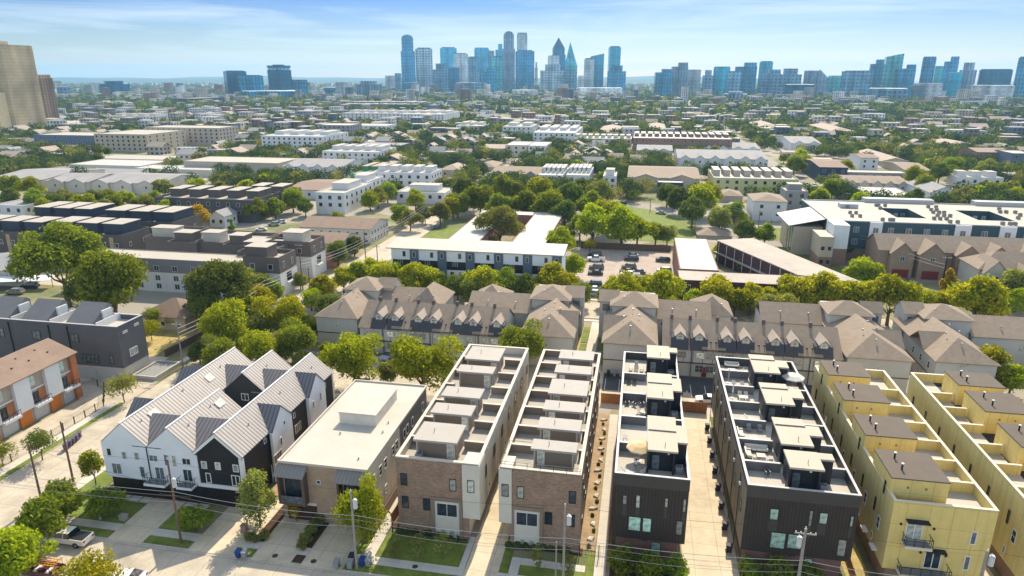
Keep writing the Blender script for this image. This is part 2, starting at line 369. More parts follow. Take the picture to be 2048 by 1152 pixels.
sheet('dry_lot', [(-131, -102, 120, 141), (27.3, 30.1, 65.2, 112), (-14, -11.3, 134, 157), (-50, -47.2, 65.2, 66.6)], .05, grass_dry)
sheet('forecourt', [(-101.5, -94.7, 72, 108), (-112, -92, 108.2, 109.6), (-110, -91.7, 100, 108.1), (-104, -98, 108.1, 121)], .05, conc)
sheet('planting_bed', [(-40.2, -39, 65.4, 75), (-32.9, -32, 72, 98), (-76, -51, 74.3, 75.3), (-29, -19.6, 73.3, 74.6), (-14.3, -4.6, 73.1, 74.4), (-1, 7.8, 68.2, 73.6), (14.7, 27, 68.2, 73.6), (-47.1, -45.8, 68.3, 78), (-30.2, -29, 74, 112)], .075, mulch)
sheet('gravel_strip', [(-5.0, -3.0, 74.3, 112), (-.95-.45, -1.02, 66, 112), (-75.1, -73.6, 76, 104), (-50.9, -45.6, 78, 112)], .06, soil)
# hills on the horizon
b = MB()
for k, (Y, H0) in enumerate(((6600, 55), (9500, 82))):
    xs = np.linspace(-14000, 10000, 140)
    hs = [H0*(.74+.26*math.sin(x/1900.+k*2)*math.sin(x/733.+k)+.08*math.sin(x/211.)) for x in xs]
    for i in range(89):
        x0, x1, h0, h1 = xs[i], xs[i+1], hs[i], hs[i+1]
        b.poly([(x0, Y, -.4), (x1, Y, -.4), (x1, Y+1600, h1), (x0, Y+1600, h0)]); b.poly([(x0, Y+1600, h0), (x1, Y+1600, h1), (x1, Y+4200, -.4), (x0, Y+4200, -.4)])
tag(b.build('hills', M('hill_woods', (.05, .075, .045), .95, .35, .006)), kind='structure')

# ================================================================ CAMERA, LIGHT, SKY, AIR
cam = D.cameras.new('camera'); co = D.objects.new('camera', cam); COL.objects.link(co)
cam.sensor_width = 36; cam.lens = 36*FPX/2048; cam.clip_start = 1; cam.clip_end = 80000
co.location = (0, 0, CH); co.rotation_euler = (math.pi/2-PIT, 0, YAW); scene.camera = co
SUN_AZ, SUN_EL = 3.0, 42.0      # degrees east of +Y, height
sl = D.lights.new('sun', 'SUN'); so = D.objects.new('sun', sl); COL.objects.link(so)
sl.energy = 4.8; sl.angle = R(.55); sl.color = (1, .89, .70)
so.rotation_euler = (R(-(90-SUN_EL)), 0, R(-SUN_AZ)); so.location = (0, 0, 200)
w = D.worlds.new('World'); scene.world = w; w.use_nodes = True; nt = w.node_tree; L = nt.links.new
bg = nt.nodes['Background']; sky = nod(nt, 'ShaderNodeTexSky'); sky.sky_type = 'NISHITA'; sky.sun_disc = False
sky.sun_elevation = R(SUN_EL); sky.sun_rotation = R(SUN_AZ); sky.air_density = 1.0; sky.dust_density = .6; sky.ozone_density = 2.2
tc = nod(nt, 'ShaderNodeTexCoord'); mp = nod(nt, 'ShaderNodeMapping'); L(tc.outputs['Generated'], mp.inputs[0])
mp.inputs['Rotation'].default_value = (0, R(3), R(-10.5)); mp.inputs['Scale'].default_value = (1.6, 1.6, 22)
n = nod(nt, 'ShaderNodeTexNoise'); n.inputs['Scale'].default_value = 1.5; n.inputs['Detail'].default_value = 9; n.inputs['Roughness'].default_value = .6; n.inputs['Distortion'].default_value = .5
L(mp.outputs[0], n.inputs['Vector'])
r_ = nod(nt, 'ShaderNodeMapRange'); L(n.outputs[0], r_.inputs[0]); r_.inputs[1].default_value = .46; r_.inputs[2].default_value = .70; r_.inputs[4].default_value = .65
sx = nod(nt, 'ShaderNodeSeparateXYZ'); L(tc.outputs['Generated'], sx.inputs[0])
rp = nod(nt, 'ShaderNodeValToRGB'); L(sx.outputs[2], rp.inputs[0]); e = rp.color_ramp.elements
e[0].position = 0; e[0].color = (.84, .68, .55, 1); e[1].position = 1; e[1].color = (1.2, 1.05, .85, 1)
for p_, c_ in ((.035, (.42, .46, .52, 1)), (.11, (.12, .225, .50, 1)), (.28, (4.0, 3.0, 2.25, 1)), (.55, (2.0, 1.6, 1.3, 1))):  # sky gain by elevation; band above the view brightened as added fill light
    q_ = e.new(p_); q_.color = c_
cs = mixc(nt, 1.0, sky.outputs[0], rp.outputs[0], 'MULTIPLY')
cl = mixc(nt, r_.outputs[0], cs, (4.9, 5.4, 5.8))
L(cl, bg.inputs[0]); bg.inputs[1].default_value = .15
scene.view_settings.view_transform = 'Standard'; scene.view_settings.look = 'None'; scene.view_settings.exposure = 0.46; scene.view_settings.gamma = 1
b = MB().box(-14800, 10800, -1600, 14300, -1.2, 290)
hz = tag(b.build('haze', []), kind='stuff'); hm = D.materials.new('haze_air'); hm.use_nodes = True; nt = hm.node_tree
nt.nodes.remove(nt.nodes['Principled BSDF']); v = nod(nt, 'ShaderNodeVolumePrincipled'); nt.links.new(v.outputs[0], nt.nodes['Material Output'].inputs['Volume'])
v.inputs['Color'].default_value = (.36, .70, 1, 1); v.inputs['Density'].default_value = .000088; v.inputs['Anisotropy'].default_value = .2
hz.data.materials.append(hm)
scene.cycles.volume_bounces = 0; scene.cycles.max_bounces = 6; scene.cycles.diffuse_bounces = 3; scene.cycles.glossy_bounces = 2; scene.cycles.transmission_bounces = 3
# ================================================================ FOREGROUND HOUSES
fw, fb, ft = MATS['frame_white'], MATS['frame_black'], MATS['frame_tan']
gd, gb, gt, gmid, gs = (MATS[k] for k in ('glass_dark', 'glass_blind', 'glass_teal', 'glass_mid', 'glass_shade'))
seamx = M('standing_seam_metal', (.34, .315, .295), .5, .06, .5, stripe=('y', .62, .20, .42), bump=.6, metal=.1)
seamy = M('standing_seam_metal_shaded', (.20, .185, .19), .42, .06, .5, stripe=('x', .62, .16, .5), bump=.6, metal=.1)  # same seam metal, darkened: shade of the south slopes put into the colour
siding_w = M('white_lap_siding', (.74, .76, .77), .6, .04, .4, stripe=('z', .3, .03, .82))
board_b = M('black_board_siding', (.022, .022, .024), .55, .15, 1, stripe=('z', .3, .04, .5))
trim_w = M('white_trim', (.74, .74, .73), .5, .03)
def bush(par, x, y, z, r, mat):
    pass
# ---- gabled house row
H = thing('gabled_townhouse', 'black and white gabled townhouse row with pale standing seam metal roofs', 'townhouse', (-62, 88, 0))
X0, X1, X2, X3, YF, YB, ZE, ZR = -73.2, -65.9, -58.6, -51.3, 74.0, 102.6, 8.5, 11.7
b = MB()
def gwall(b, x0, x1, y0, y1, z0, ze, zr, m):
    xm = (x0+x1)/2
    b.box(x0, x1, y0, y1, z0, ze, m); b.mesh([(x0, y0, ze), (x1, y0, ze), (xm, y0, zr), (x0, y1, ze), (x1, y1, ze), (xm, y1, zr)], [(0, 1, 2), (4, 3, 5), (0, 2, 5, 3), (1, 4, 5, 2)], m)
gwall(b, X0, X1, YF, YB, 3.2, ZE, ZR, 0)
gwall(b, X1+.01, X2-.01, YF, 86.6, 3.2, ZE, ZR, 0)
gwall(b, X1+.01, X2-.01, 92.8, YB, 3.2, ZE, ZR, 1)
gwall(b, X2, X3, YF, YB, 3.2, ZE, ZR, 1)
b.box(X1+.01, X2-.01, 86.6, 92.8, 3.2, 4.4, 1)
b.box(X0+.5, X3-.4, YF+1.4, YB-.4, 0, 3.2, 1)
b.build('wall', [siding_w, board_b], H)
b = MB()
for x0, x1, y0, y1 in ((X0, X1, YF, YB), (X1, X2, YF, 86.6), (X1, X2, 92.8, YB), (X2, X3, YF, YB)):
    gable(b, x0, x1, y0, y1, ZE+.05, ZR+.05, 'y', .12, .0 if x1 != X3 else .15)
b.build('roof', seamx, H)
def cross(b, xa, xb, yc, hw, z, m=0):
    for sg in (-1, 1):
        q = [(xa, yc, z), (xa, yc+sg*hw, ZE-.1), (xb, yc+sg*hw, ZE-.1), (xb, yc, z)]
        slab(b, q if sg < 0 else q, .12, m)
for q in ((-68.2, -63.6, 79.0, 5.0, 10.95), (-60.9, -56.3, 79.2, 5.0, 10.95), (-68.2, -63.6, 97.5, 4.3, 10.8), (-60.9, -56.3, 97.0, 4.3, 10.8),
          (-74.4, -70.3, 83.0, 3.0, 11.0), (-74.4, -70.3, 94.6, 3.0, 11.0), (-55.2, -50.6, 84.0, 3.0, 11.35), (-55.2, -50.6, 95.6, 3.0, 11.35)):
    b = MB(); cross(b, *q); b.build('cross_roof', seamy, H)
b = MB()
for yc in (84.0, 95.6):
    for z0, pts in ((0, 0),):
        b = MB(); b.box(X3-.2, -50.75, yc-2.95, yc+2.95, .1, ZE); b.mesh([(-50.75, yc-2.95, ZE), (-50.75, yc+2.95, ZE), (-50.75, yc, 11.3), (-53, yc-2.95, ZE), (-53, yc+2.95, ZE), (-53, yc, 11.3)], [(0, 1, 2), (0, 2, 5, 3), (1, 4, 5, 2), (3, 5, 4)]); b.build('bay_wall', siding_w, H)
for yc in (83.0, 94.6):
    b = MB(); b.box(-74.3, X0+.2, yc-2.9, yc+2.9, .1, ZE-.1); b.mesh([(-74.3, yc-2.9, ZE-.1), (-74.3, yc+2.9, ZE-.1), (-74.3, yc, 10.9), (-72, yc-2.9, ZE-.1), (-72, yc+2.9, ZE-.1), (-72, yc, 10.9)], [(1, 0, 2), (0, 3, 5, 2), (1, 2, 5, 4)]); b.build('bay_wall', siding_w, H)
b = MB()      # white rake, corner and belt trim on the black gable; ridge caps
for s in (-1, 1):
    q = [(-54.95, YF-.14, ZR+.1), (-54.95+s*3.7, YF-.14, ZE+.06), (-54.95+s*3.7, YF-.14, ZE-.5), (-54.95, YF-.14, ZR-.5)]
    vs = q+[(x, y+.13, z) for x, y, z in q]; b.mesh(vs, [(0, 1, 2, 3), (7, 6, 5, 4), (0, 4, 5, 1), (3, 2, 6, 7)])
b.box(X2+.02, X2+.5, YF-.14, YF-.01, 3.2, ZE-.4); b.box(X3-.45, X3+.12, YF-.14, YF+.3, 3.2, ZE-.25); b.box(X2+.5, X3-.45, YF-.16, YF-.01, 3.2, 3.75)
b.box(X0+.4, X1-.3, YF-.1, YF-.01, 3.15, 3.4)
for x in (-69.55, -62.25, -54.95):
    b.box(x-.12, x+.12, YF-.1, 86.7 if x == -62.25 else YB, ZR+.12, ZR+.26)
b.box(-62.37, -62.13, 92.7, YB, ZR+.12, ZR+.26); b.box(X3-.06, X3+.16, YB-.3, YB+.05, 0, ZE)
b.build('trim', trim_w, H)
MB().tube([(X1, YF-.1, 8.4), (X1, YF-.1, .3)], .07, 6).build('downspout', blackm, H); MB().tube([(X3+.15, 80.9, 8.3), (X3+.15, 80.9, .3)], .07).build('downspout', blackm, H)
for x, z, w_, h_, nx, g in ((-72.1, 6.5, .7, 1.2, 1, gd), (-69.7, 6.2, .75, 1.2, 1, gb), (-67.7, 6.3, .75, 1.2, 1, gb), (-71.3, 3.65, 1.5, 1.7, 2, gmid), (-67.2, 3.6, .8, 1.7, 1, gmid),
                       (-65.05, 6.35, 1.35, 1.0, 2, gmid), (-63.0, 5.9, .75, 1.75, 1, gmid), (-61.8, 5.9, .7, 1.75, 1, gb), (-59.9, 6.4, 1.3, 1.0, 2, gd), (-64.4, 3.6, 1.4, 1.9, 2, gmid), (-60.0, 3.75, 1.4, 1.9, 2, gd)):
    win(H, 'S', x, z, w_, h_, YF-.0, nx=nx, gm=g, sub=True, t=.06)
for x, z, w_, h_, nx, g in ((-57.2, 6.1, .85, 1.15, 1, gb), (-55.1, 6.15, .85, 1.15, 1, gs), (-52.4, 6.1, .85, 1.15, 1, gb), (-56.8, 3.85, .8, 1.6, 1, gd), (-52.6, 3.85, 1.3, 1.7, 2, gd)):
    win(H, 'S', x, z, w_, h_, YF, nx=nx, gm=g, sub=True, t=.11)
for y, z, w_, h_, nx, pl in ((79.9, 7.3, .6, .8, 1, X3), (83.2, 5.2, .5, 1.3, 1, -50.75), (84.6, 7.9, .5, .7, 1, -50.75), (88.6, 6.9, .6, .9, 1, X3), (89.4, 4.1, 1.9, 1.4, 3, X3), (94.0, 5.9, .5, 1.3, 1, -50.75), (96.6, 6.0, .5, 1.5, 1, -50.75), (81.9, 3.2, 2.2, 1.5, 3, -50.75), (99.5, 6.9, .6, .9, 1, X3)):
    win(H, 'E', y, z, w_, h_, pl, nx=nx, sub=True, fm=fw)
win(H, 'S', -62.2, 6.9, 1.3, 1.2, 92.8, nx=2, gm=gd, sub=True)
for x, y, z in ((-68.2, 79.2, 0), (-68.0, 92.5, 0), (-60.8, 84.2, 0)):
    k = (ZR-ZE)/3.65; zz = ZR-abs(x-(-69.55 if x < -66 else -62.25))*k+.22
    b = MB(); slab(b, [(x-.45, y-.8, zz+.45*k), (x+.45, y-.8, zz-.45*k), (x+.45, y+.8, zz-.45*k), (x-.45, y+.8, zz+.45*k)], .14); b.build('skylight', gs, H)
for x, y in ((-68.4, 76.8), (-68.6, 86.5), (-68.4, 96.2), (-61, 77), (-61.2, 82.5), (-61, 98.3), (-53.2, 79.4), (-53.6, 89.2), (-53.4, 99.5)):
    z = ZR-abs(((x+73.2) % 7.3)-3.65)*.877+.1; MB().cyl(x, y, z, z+.45, .07, n=6).build('roof_vent', galv, H)
def balcony(par, x0, x1, y0, y1, z, floor=None, rail=None, h=1.0):
    b = MB().box(x0, x1, y0, y1, z-.35, z); fl = b.build('balcony', floor or trim_w, par)
    b = MB(); b.box(x0+.1, x1-.1, y0+.1, y1, z+.002, z+.02); b.build('decking', M('grey_decking', (.2, .2, .2), .8), fl)
    b = MB(); n = max(3, int((x1-x0)/.9))
    for i in range(n+1): b.box(x0+(x1-x0-.06)*i/n, x0+(x1-x0-.06)*i/n+.05, y0+.02, y0+.07, z, z+h)
    for i in range(1, 3):
        for x in (x0, x1-.05): b.box(x, x+.05, y0+(y1-y0)*i/3, y0+(y1-y0)*i/3+.05, z, z+h)
    b.box(x0, x1, y0+.01, y0+.08, z+h, z+h+.05)
    for x in (x0, x1-.06): b.box(x, x+.06, y0+.08, y1, z+h, z+h+.05)
    for k in (1, 2):
        b.box(x0, x1, y0+.04, y0+.055, z+h*k/3, z+h*k/3+.02)
    b.build('railing', rail or blackm, fl)
    return fl
balcony(H, -66.2, -62.9, 72.6, 73.85, 3.5); balcony(H, -61.1, -58.7, 72.6, 73.85, 3.55)
for x in (-71.5, -64.1, -56): MB().box(x-2.2, x+2.2, YF+1.36, YF+1.39, .1, 2.5).build('garage_door', M('dark_garage_door', (.03, .025, .022), .5, .1, 1, stripe=('z', .6, .03, .4)), H)
text_mesh('2001', .62, 'house_number', trim_w, H, (-68.9, YF+1.33, 2.45))
# ---- white flat roofed duplex
H = thing('flat_roof_duplex', 'tan brick duplex with a wide white flat roof and raised roof box', 'duplex', (-39, 86, 0))
tanb = M('tan_brick', (.33, .225, .14), .85, .1, .6, brick=(.5, .16, (.40, .28, .18), (.42, .33, .24)))
cream = M('cream_stucco', (.62, .56, .46), .85, .06, .5, streak=.25); greys = M('taupe_siding', (.20, .18, .17), .8, .06, .5, stripe=('z', .3, .03, .75))
tpo = M('white_roof_membrane', (.50, .455, .385), .7, .06, .25, stripe=('x', 2.1, .05, .93), stain=.12)
b = MB(); b.box(-45.5, -33.2, 73.5, 99.4, 0, 8.7, 0); b.box(-33.2, -33.0, 74, 86, .2, 8.7, 1); b.box(-33.2, -33.03, 86, 99.3, .2, 8.7, 2); b.build('wall', [tanb, cream, greys], H)
b = MB().box(-45.4, -33.1, 73.6, 99.3, 8.7, 8.8); b.build('roof', tpo, H)
b = MB(); parapet(b, -45.65, -32.9, 73.35, 99.5, 8.7, 9.05, .22); b.build('roof_edge', M('roof_edge_metal', (.5, .45, .38), .5, .05), H)
b = MB(); b.box(-41.9, -36.2, 85, 94, 8.8, 10.5, 0); b.box(-42.0, -36.1, 84.9, 94.1, 10.5, 10.68, 1); b.build('roof_box', [M('roof_box_wall', (.6, .56, .48), .8), tpo], H)
for x, y in ((-40.5, 82), (-34.6, 83.5), (-34.8, 86.3), (-38, 95.8), (-40.2, 95.7), (-35.2, 76)): MB().cyl(x, y, 8.8, 9.15, .12, n=8).build('roof_vent', galv, H)
for x0 in (-45.6, -37.1):
    bw = MB(); bw.box(x0+.15, x0+.45, 72.4, 73.49, 3.0, 7.6); bw.box(x0+3.6, x0+4.0, 72.4, 73.49, 3.0, 7.6); bw.box(x0+.45, x0+3.6, 72.4, 73.49, 3.0, 3.25); bw.box(x0+.45, x0+3.6, 72.45, 72.55, 3.25, 4.3, 1)
    bay = bw.build('bay_window_box', [M('brown_panel', (.12, .085, .065), .7), glassm('glass_rail', (.1, .11, .12), .2)], H)
    bw = MB(); slab(bw, [(x0-.1, 71.9, 7.45), (x0+4.2, 71.9, 7.45), (x0+4.2, 73.49, 8.45), (x0-.1, 73.49, 8.45)], .12); bw.build('awning', M('bronze_seam_awning', (.27, .24, .21), .45, .05, 1, stripe=('x', .5, .06, .6), metal=.2), H)
    win(H, 'S', x0+2.0, 3.5, 2.6, 3.0, 73.5, nx=3, fm=fb, gm=gd, sub=True)
    bw = MB(); bw.box(x0+.7, x0+5.0, 73.42, 73.48, .1, 2.55); bw.build('garage_door', M('brown_garage_door', (.06, .028, .02), .5, .1, 1, stripe=('z', .62, .03, .5)), H)
    bw = MB(); bw.box(x0+.6, x0+5.1, 73.35, 73.49, 2.55, 3.0); bw.build('lintel', cream, H)
win(H, 'S', -40.0, 6.0, .6, .6, 73.5, sub=True)
wins(H, 'E', (75.4, 77.9, 79.8), (5.4,), 1.0, 1.5, -33.0, ny=2, sub=True); wins(H, 'E', (83.0, 84.5), (5.6,), 1.0, 1.5, -33.0, ny=2, sub=True)
wins(H, 'E', (88.0, 89.4, 91.8, 97), (5.6,), .9, 1.5, -33.03, sub=True); wins(H, 'E', (76, 79.5), (1.6,), .9, 1.3, -33.0, ny=2, sub=True)
# ---- brick terrace rows
brk = M('brown_brick', (.21, .13, .088), .9, .14, .8, brick=(.42, .15, (.31, .205, .14), (.36, .28, .21)))
taupe = M('taupe_stucco', (.24, .185, .135), .85, .06, .6); creamp = M('cream_panel', (.60, .56, .47), .8, .05, .6)
deckg = M('pale_roof_deck', (.42, .38, .32), .75, .06, .4, stripe=('x', 1.2, .03, .8), stripe2=('y', 1.2, .03, .8), stain=.15)
cap = M('parapet_cap', (.56, .49, .40), .6, .05); slabm = M('roof_slab_grey', (.38, .35, .31), .7, .05, .5, stain=.1)
stucco_side = M('cream_side_stucco', (.64, .56, .44), .85, .06, .4, stripe=('y', 2.8, .04, .8), streak=.25)
def ac_unit(name_par, x, y, z, label=None):
    b = MB().box(x-.42, x+.42, y-.42, y+.42, z+.05, z+.95, 0); b.cyl(x, y, z+.95, z+1.0, .36, n=14, m=1); b.cyl(x, y, z+1.0, z+1.03, .12, n=8, m=0)
    return b.build('ac_unit', [M('ac_casing', (.33, .34, .34), .6, .08, 2, stripe=('z', .1, .03, .5)), M('ac_fan_grille', (.08, .085, .09), .5)], name_par)
def brick_row(label, xa, xb, mirror, bulks, divs, xpt, xps):
    """xa..xb plan, bulks = bulkhead spans, xpt = bulkhead x span"""
    H = thing('brick_townhouse_block', label, 'townhouse block', ((xa+xb)/2, 93, 0))
    ya, yb, zt, zd = 73.5, 112.8, 11.4, 10.2
    b = MB()
    xi0, xi1 = (xa, xb-1.4) if not mirror else (xa+1.4, xb)
    b.box(xi0+.1, xi1-.1, ya+.35, yb-.1, 0, 3.4, 0); b.box(xa, xb, ya+.02, yb, 3.4, zd-.05, 0 if mirror else 1)
    b.box(xi0 if mirror else xa, xb if mirror else xi1, ya, ya+.34, 0, 3.4, 2)
    # brick skin on the street front
    fx0, fx1 = (xa-.03, xb-2.15) if not mirror else (xa+1.55, xb+.03)
    b.box(fx0, fx1, ya-.06, ya+.01, 0 if not mirror else 0, zt-.15, 2)
    if mirror: b.box(xb+.001, xb+.05, ya-.05, yb, .1, zt-.15, 2)
    b.build('wall', [creamp, stucco_side, brk], H)
    b = MB().box(xa+.3, xb-.3, ya+.3, yb-.3, zd-.05, zd); b.build('roof_terrace', deckg, H)
    b = MB(); parapet(b, xa, xb, ya+.021, yb, zd-.05, zt, .3, 0)
    b.build('parapet', taupe if mirror else creamp, H)
    b = MB(); parapet(b, xa-.08, xb+.08, ya-.08, yb+.06, zt, zt+.09, .45); b.build('parapet_cap', cap, H)
    for y in divs:
        for a, c in ((xa+.3, xpt[0]), (xpt[1], xb-.3)):
            q = MB().box(a, c, y-.14, y+.14, zd, zt-.05).build('dividing_wall', taupe, H); MB().box(a, c, y-.2, y+.2, zt-.05, zt+.05).build('cap', cap, q)
    # corner oriel in cream
    ox0, ox1 = (xb-2.1, xb+.15) if not mirror else (xa-.15, xa+1.5)
    b = MB().box(ox0, ox1, ya-.25, ya+3.0, 3.5, zt-.1); b.build('corner_bay', creamp, H)
    for (p0, p1) in bulks:
        yc = (p0+p1)/2; bx0, bx1 = xpt[0]+.35, xpt[1]-.35
        bb = MB().box(bx0, bx1, p0+.9, p1-.2, zd, 12.85); st = bb.build('stair_bulkhead', taupe, H)
        bb = MB().box(xpt[0], xpt[1], p0, p1, 12.85, 13.15); bb.cyl(xpt[0]+2.2, yc, 13.15, 13.7, .05, n=6); bb.box(bx0+.02, bx0+.2, p0+.1, p0+.3, zd, 12.85); bb.box(bx1-.2, bx1-.02, p0+.1, p0+.3, zd, 12.85); bb.build('roof', slabm, st)
        dx = xpt[1]-1.15 if not mirror else xpt[0]+1.2
        d = win(H, 'S', dx, zd+.05, .95, 2.1, p0+.9, fm=fw, gm=gs, sub=True, name='door'); d.name = 'terrace_door'
        ax = xpt[0]+.7 if not mirror else xpt[1]-1.5
        if p1-p0 > 2.9: ac_unit(H, ax, p0+.15 if p1-p0 < 4.5 else p0+.1, zd)
    # front windows
    s = -1 if mirror else 1
    fx = (lambda u: xa+u) if not mirror else (lambda u: xb-u)
    for u, z, w_, h_, g in ((.95, 7.3, .9, 1.8, gd), (7.5, 7.2, .9, 1.8, gb), (1.0, 3.9, .9, 1.8, gd), (3.9, 3.9, .95, 1.8, gd)):
        win(H, 'S', fx(u), z, w_, h_, ya-.06, fm=fb, gm=g, sub=True)
    cx = fx(6.65)
    b = MB(); b.box(cx-2.0, cx+2.0, ya-.22, ya-.065, 2.0, 5.9, 0) if False else None
    fz = 6.1
    b.box(cx-2.15, cx-1.65, ya-.24, ya-.065, .2, fz); b.box(cx+1.65, cx+2.05, ya-.24, ya-.065, .2, fz); b.box(cx-1.65, cx+1.65, ya-.24, ya-.065, fz-.5, fz)
    b.build('portal_frame', taupe, H)
    b = MB().box(cx-1.65, cx+1.65, ya-.12, ya-.065, .2, fz-.5); b.build('cream_panel', creamp, H)
    win(H, 'S', cx, 3.35, 2.8, 1.95, ya-.12, nx=2, gm=gd, sub=True)
    win(H, 'S', (ox0+ox1)/2, 7.4, .9, 1.8, ya-.25, fm=fb, gm=gb, sub=True)
    for k in (0, 1):
        b = MB().box(cx-.75+k*1.2, cx-.35+k*1.2, ya-.35, ya-.125, .6, 1.2); b.build('utility_meter', galv, H)
    # sides
    side, pl = ('E', xb) if not mirror else ('E', xb+.05)
    for k, y in enumerate([77.4+5.6*i for i in range(7)]):
        win(H, side, y, 7.2, 1.2, 1.6, pl, fm=fb, gm=gd, ny=2)
        if mirror: win(H, side, y+2.3, 4.2, .8, 1.5, pl, fm=fb, gm=gd); win(H, side, y, 1.2, .9, 1.6, pl, fm=fb, gm=gd)
        else: win(H, side, y+2.1, 4.6, .5, .5, pl, fm=fb, gm=gd)
    if not mirror:
        for y in [76.6+5.6*i for i in range(7)]: MB().tube([(xb+.1, y+2.2, 10.8), (xb+.1, y+2.2, 3.6)], .06).build('downspout', creamp, H)
    else:
        wins(H, 'W', [77+5.6*i for i in range(7)], (7.2,), .9, 1.5, xa, fm=fb)
    return H
brick_row('brown brick townhouse block with grey slab bulkheads, first left of the narrow shared driveway', -28.9, -18.0, False,
          [(75.2, 80.1), (82.8, 85.9), (88.2, 91.5), (97.1, 99.8), (102.3, 107.9)], [79.0, 84.7, 90.2, 96.0, 101.5, 107.2], (-27.1, -21.2), None)
Hb = brick_row('brown brick townhouse block with metal terrace railing, right of the narrow shared driveway', -15.2, -5.1, True,
          [(75.7, 78.2), (81.2, 84.3), (86.6, 89.6), (91.9, 97.1), (99.6, 102.7), (105.4, 109.2)], [79.4, 84.6, 90.4, 96.0, 101.3, 107.0], (-11.7, -5.9), None)
b = MB()
for x in np.linspace(-15.1, -5.2, 7): b.box(x-.03, x+.03, 73.55, 73.61, 11.49, 12.2)
for y in (76.4, 79.3): b.box(-15.15, -15.09, y-.03, y+.03, 11.49, 12.2)
for z in (11.85, 12.2): b.box(-15.15, -5.15, 73.56, 73.6, z, z+.04); b.box(-15.14, -15.1, 73.6, 79.4, z, z+.04); b.box(-15.1, -11.7, 79.38, 79.42, z, z+.04)
b.build('terrace_railing', blackm, Hb)
# ---- black townhouse blocks
blk = M('black_ribbed_cladding', (.045, .035, .03), .55, .1, .8, stripe=('xy', .4, .07, .55), bump=.5)
blk2 = M('black_fascia_panel', (.062, .055, .05), .55, .08, .6); redb = M('red_brown_brick', (.17, .085, .065), .85, .1, .8, brick=(.4, .14, (.2, .1, .08), (.26, .17, .13)))
bcap = M('white_parapet_cap', (.42, .42, .42), .5, .03); bwall = M('terrace_inner_wall', (.17, .16, .155), .7, .08, .8)
wdeck = M('white_terrace_deck', (.50, .455, .385), .75, .05, .4, stripe=('x', 1.8, .03, .85), stain=.12); broof = M('tan_roof_membrane', (.47, .41, .32), .75, .05, .3, stripe=('x', 3.1, .04, .85), stain=.1)
khaki = M('khaki_side_cladding', (.25, .215, .15), .7, .15, .5, stripe=('y', .45, .08, .6), streak=.6)
def black_row(label, xa, xb, ya, yb, divs, xw, bulks, notch, winlist, side):
    """xw = x limits of the bulkheads; bulks = list of (front, back, notch_front, notch_back)"""
    H = thing('black_townhouse_block', label, 'townhouse block', ((xa+xb)/2, 94, 0)); zt, zd = 12.0, 10.7
    b = MB(); b.box(xa+.5, xb-.8, ya+.5, yb-.3, 0, 2.9, 1); b.box(xa, xb, ya, yb, 2.9, zt-1.35, 0)
    b.build('wall', [blk, redb], H)
    b = MB(); b.box(xa-.04, xb+.04, ya-.06, ya-.003, 10.4, zt-.02); parapet(b, xa, xb, ya, yb, zt-1.35, zt-.02, .28); b.build('parapet', blk2, H)
    b = MB().box(xa+.28, xb-.28, ya+.28, yb-.28, zt-1.35, zd); b.build('roof_terrace', wdeck, H)
    b = MB(); parapet(b, xa-.04, xb+.04, ya-.06, yb+.04, zt-.02, zt+.06, .3); b.build('parapet_cap', bcap, H)
    for y in divs:
        for p, q in ((xa+.28, xw[0]), (xw[1], xb-.28)):
            if q-p > .5: u = MB().box(p, q, y-.13, y+.13, zd, zt-.05).build('dividing_wall', bwall, H); MB().box(p, q, y-.18, y+.18, zt-.05, zt+.03).build('cap', bcap, u)
    for (p0, p1, n0, n1) in bulks:
        b = MB(); b.box(xw[0]+.25, xw[1]-.3, p0+1.0, p1-.1, zd, 13.85)
        if n1 > n0: b.box(xw[1]-.3, notch-.1, n0+.15, n1-.15, zd, 13.85)
        b.box(xw[1]-.55, xw[1]-.3, p0+.15, p0+1.0, zd, 13.85); b.box(xw[0]+.02, xw[0]+.25, p0+.15, p0+1.3, zd, 13.85)
        st = b.build('stair_bulkhead', M('black_bulkhead_cladding', (.028, .03, .036), .5, .1, .8, stripe=('xy', .3, .06, .4), bump=.5), H)
        b = MB()
        pts = [(xw[0], p0), (xw[1], p0), (xw[1], n0), (notch, n0), (notch, n1), (xw[1], n1), (xw[1], p1), (xw[0], p1)] if n1 > n0 else [(xw[0], p0), (xw[1], p0), (xw[1], p1), (xw[0], p1)]
        b.prism(pts, 13.85, 14.1); b.cyl((xw[0]+xw[1])/2+.3, p0+1.2, 14.1, 14.65, .05, n=6); b.build('roof', broof, st)
        if p1-p0 > 6: MB().box(xw[0]+.1, xw[1]-.05, p0+4.9, p0+5.0, 14.1, 14.25).build('roof_joint', bwall, st)
        d = win(H, 'S', xw[0]+1.1, zd+.03, 1.0, 2.2, p0+1.0, fm=fb, gm=gmid, sub=True); d.name = 'terrace_door'
        MB().box(xw[0]+2.5, xw[0]+2.75, p0+.86, p0+1.0, 13.1, 13.3).build('wall_lamp', trim_w, H)
        ac_unit(H, xw[1]+.35, p0+.9, zd)
    for x, z, w_, h_, g in winlist: win(H, 'S', x, z, w_, h_, ya, fm=fb, gm=g, sub=True, t=.05)
    for x, z, w_, h_, g in winlist:
        if z > 6: MB().box(x-w_/2, x+w_/2, ya-.02, ya-.001, z-1.6, z).build('recessed_panel', blk2, H)
    return H
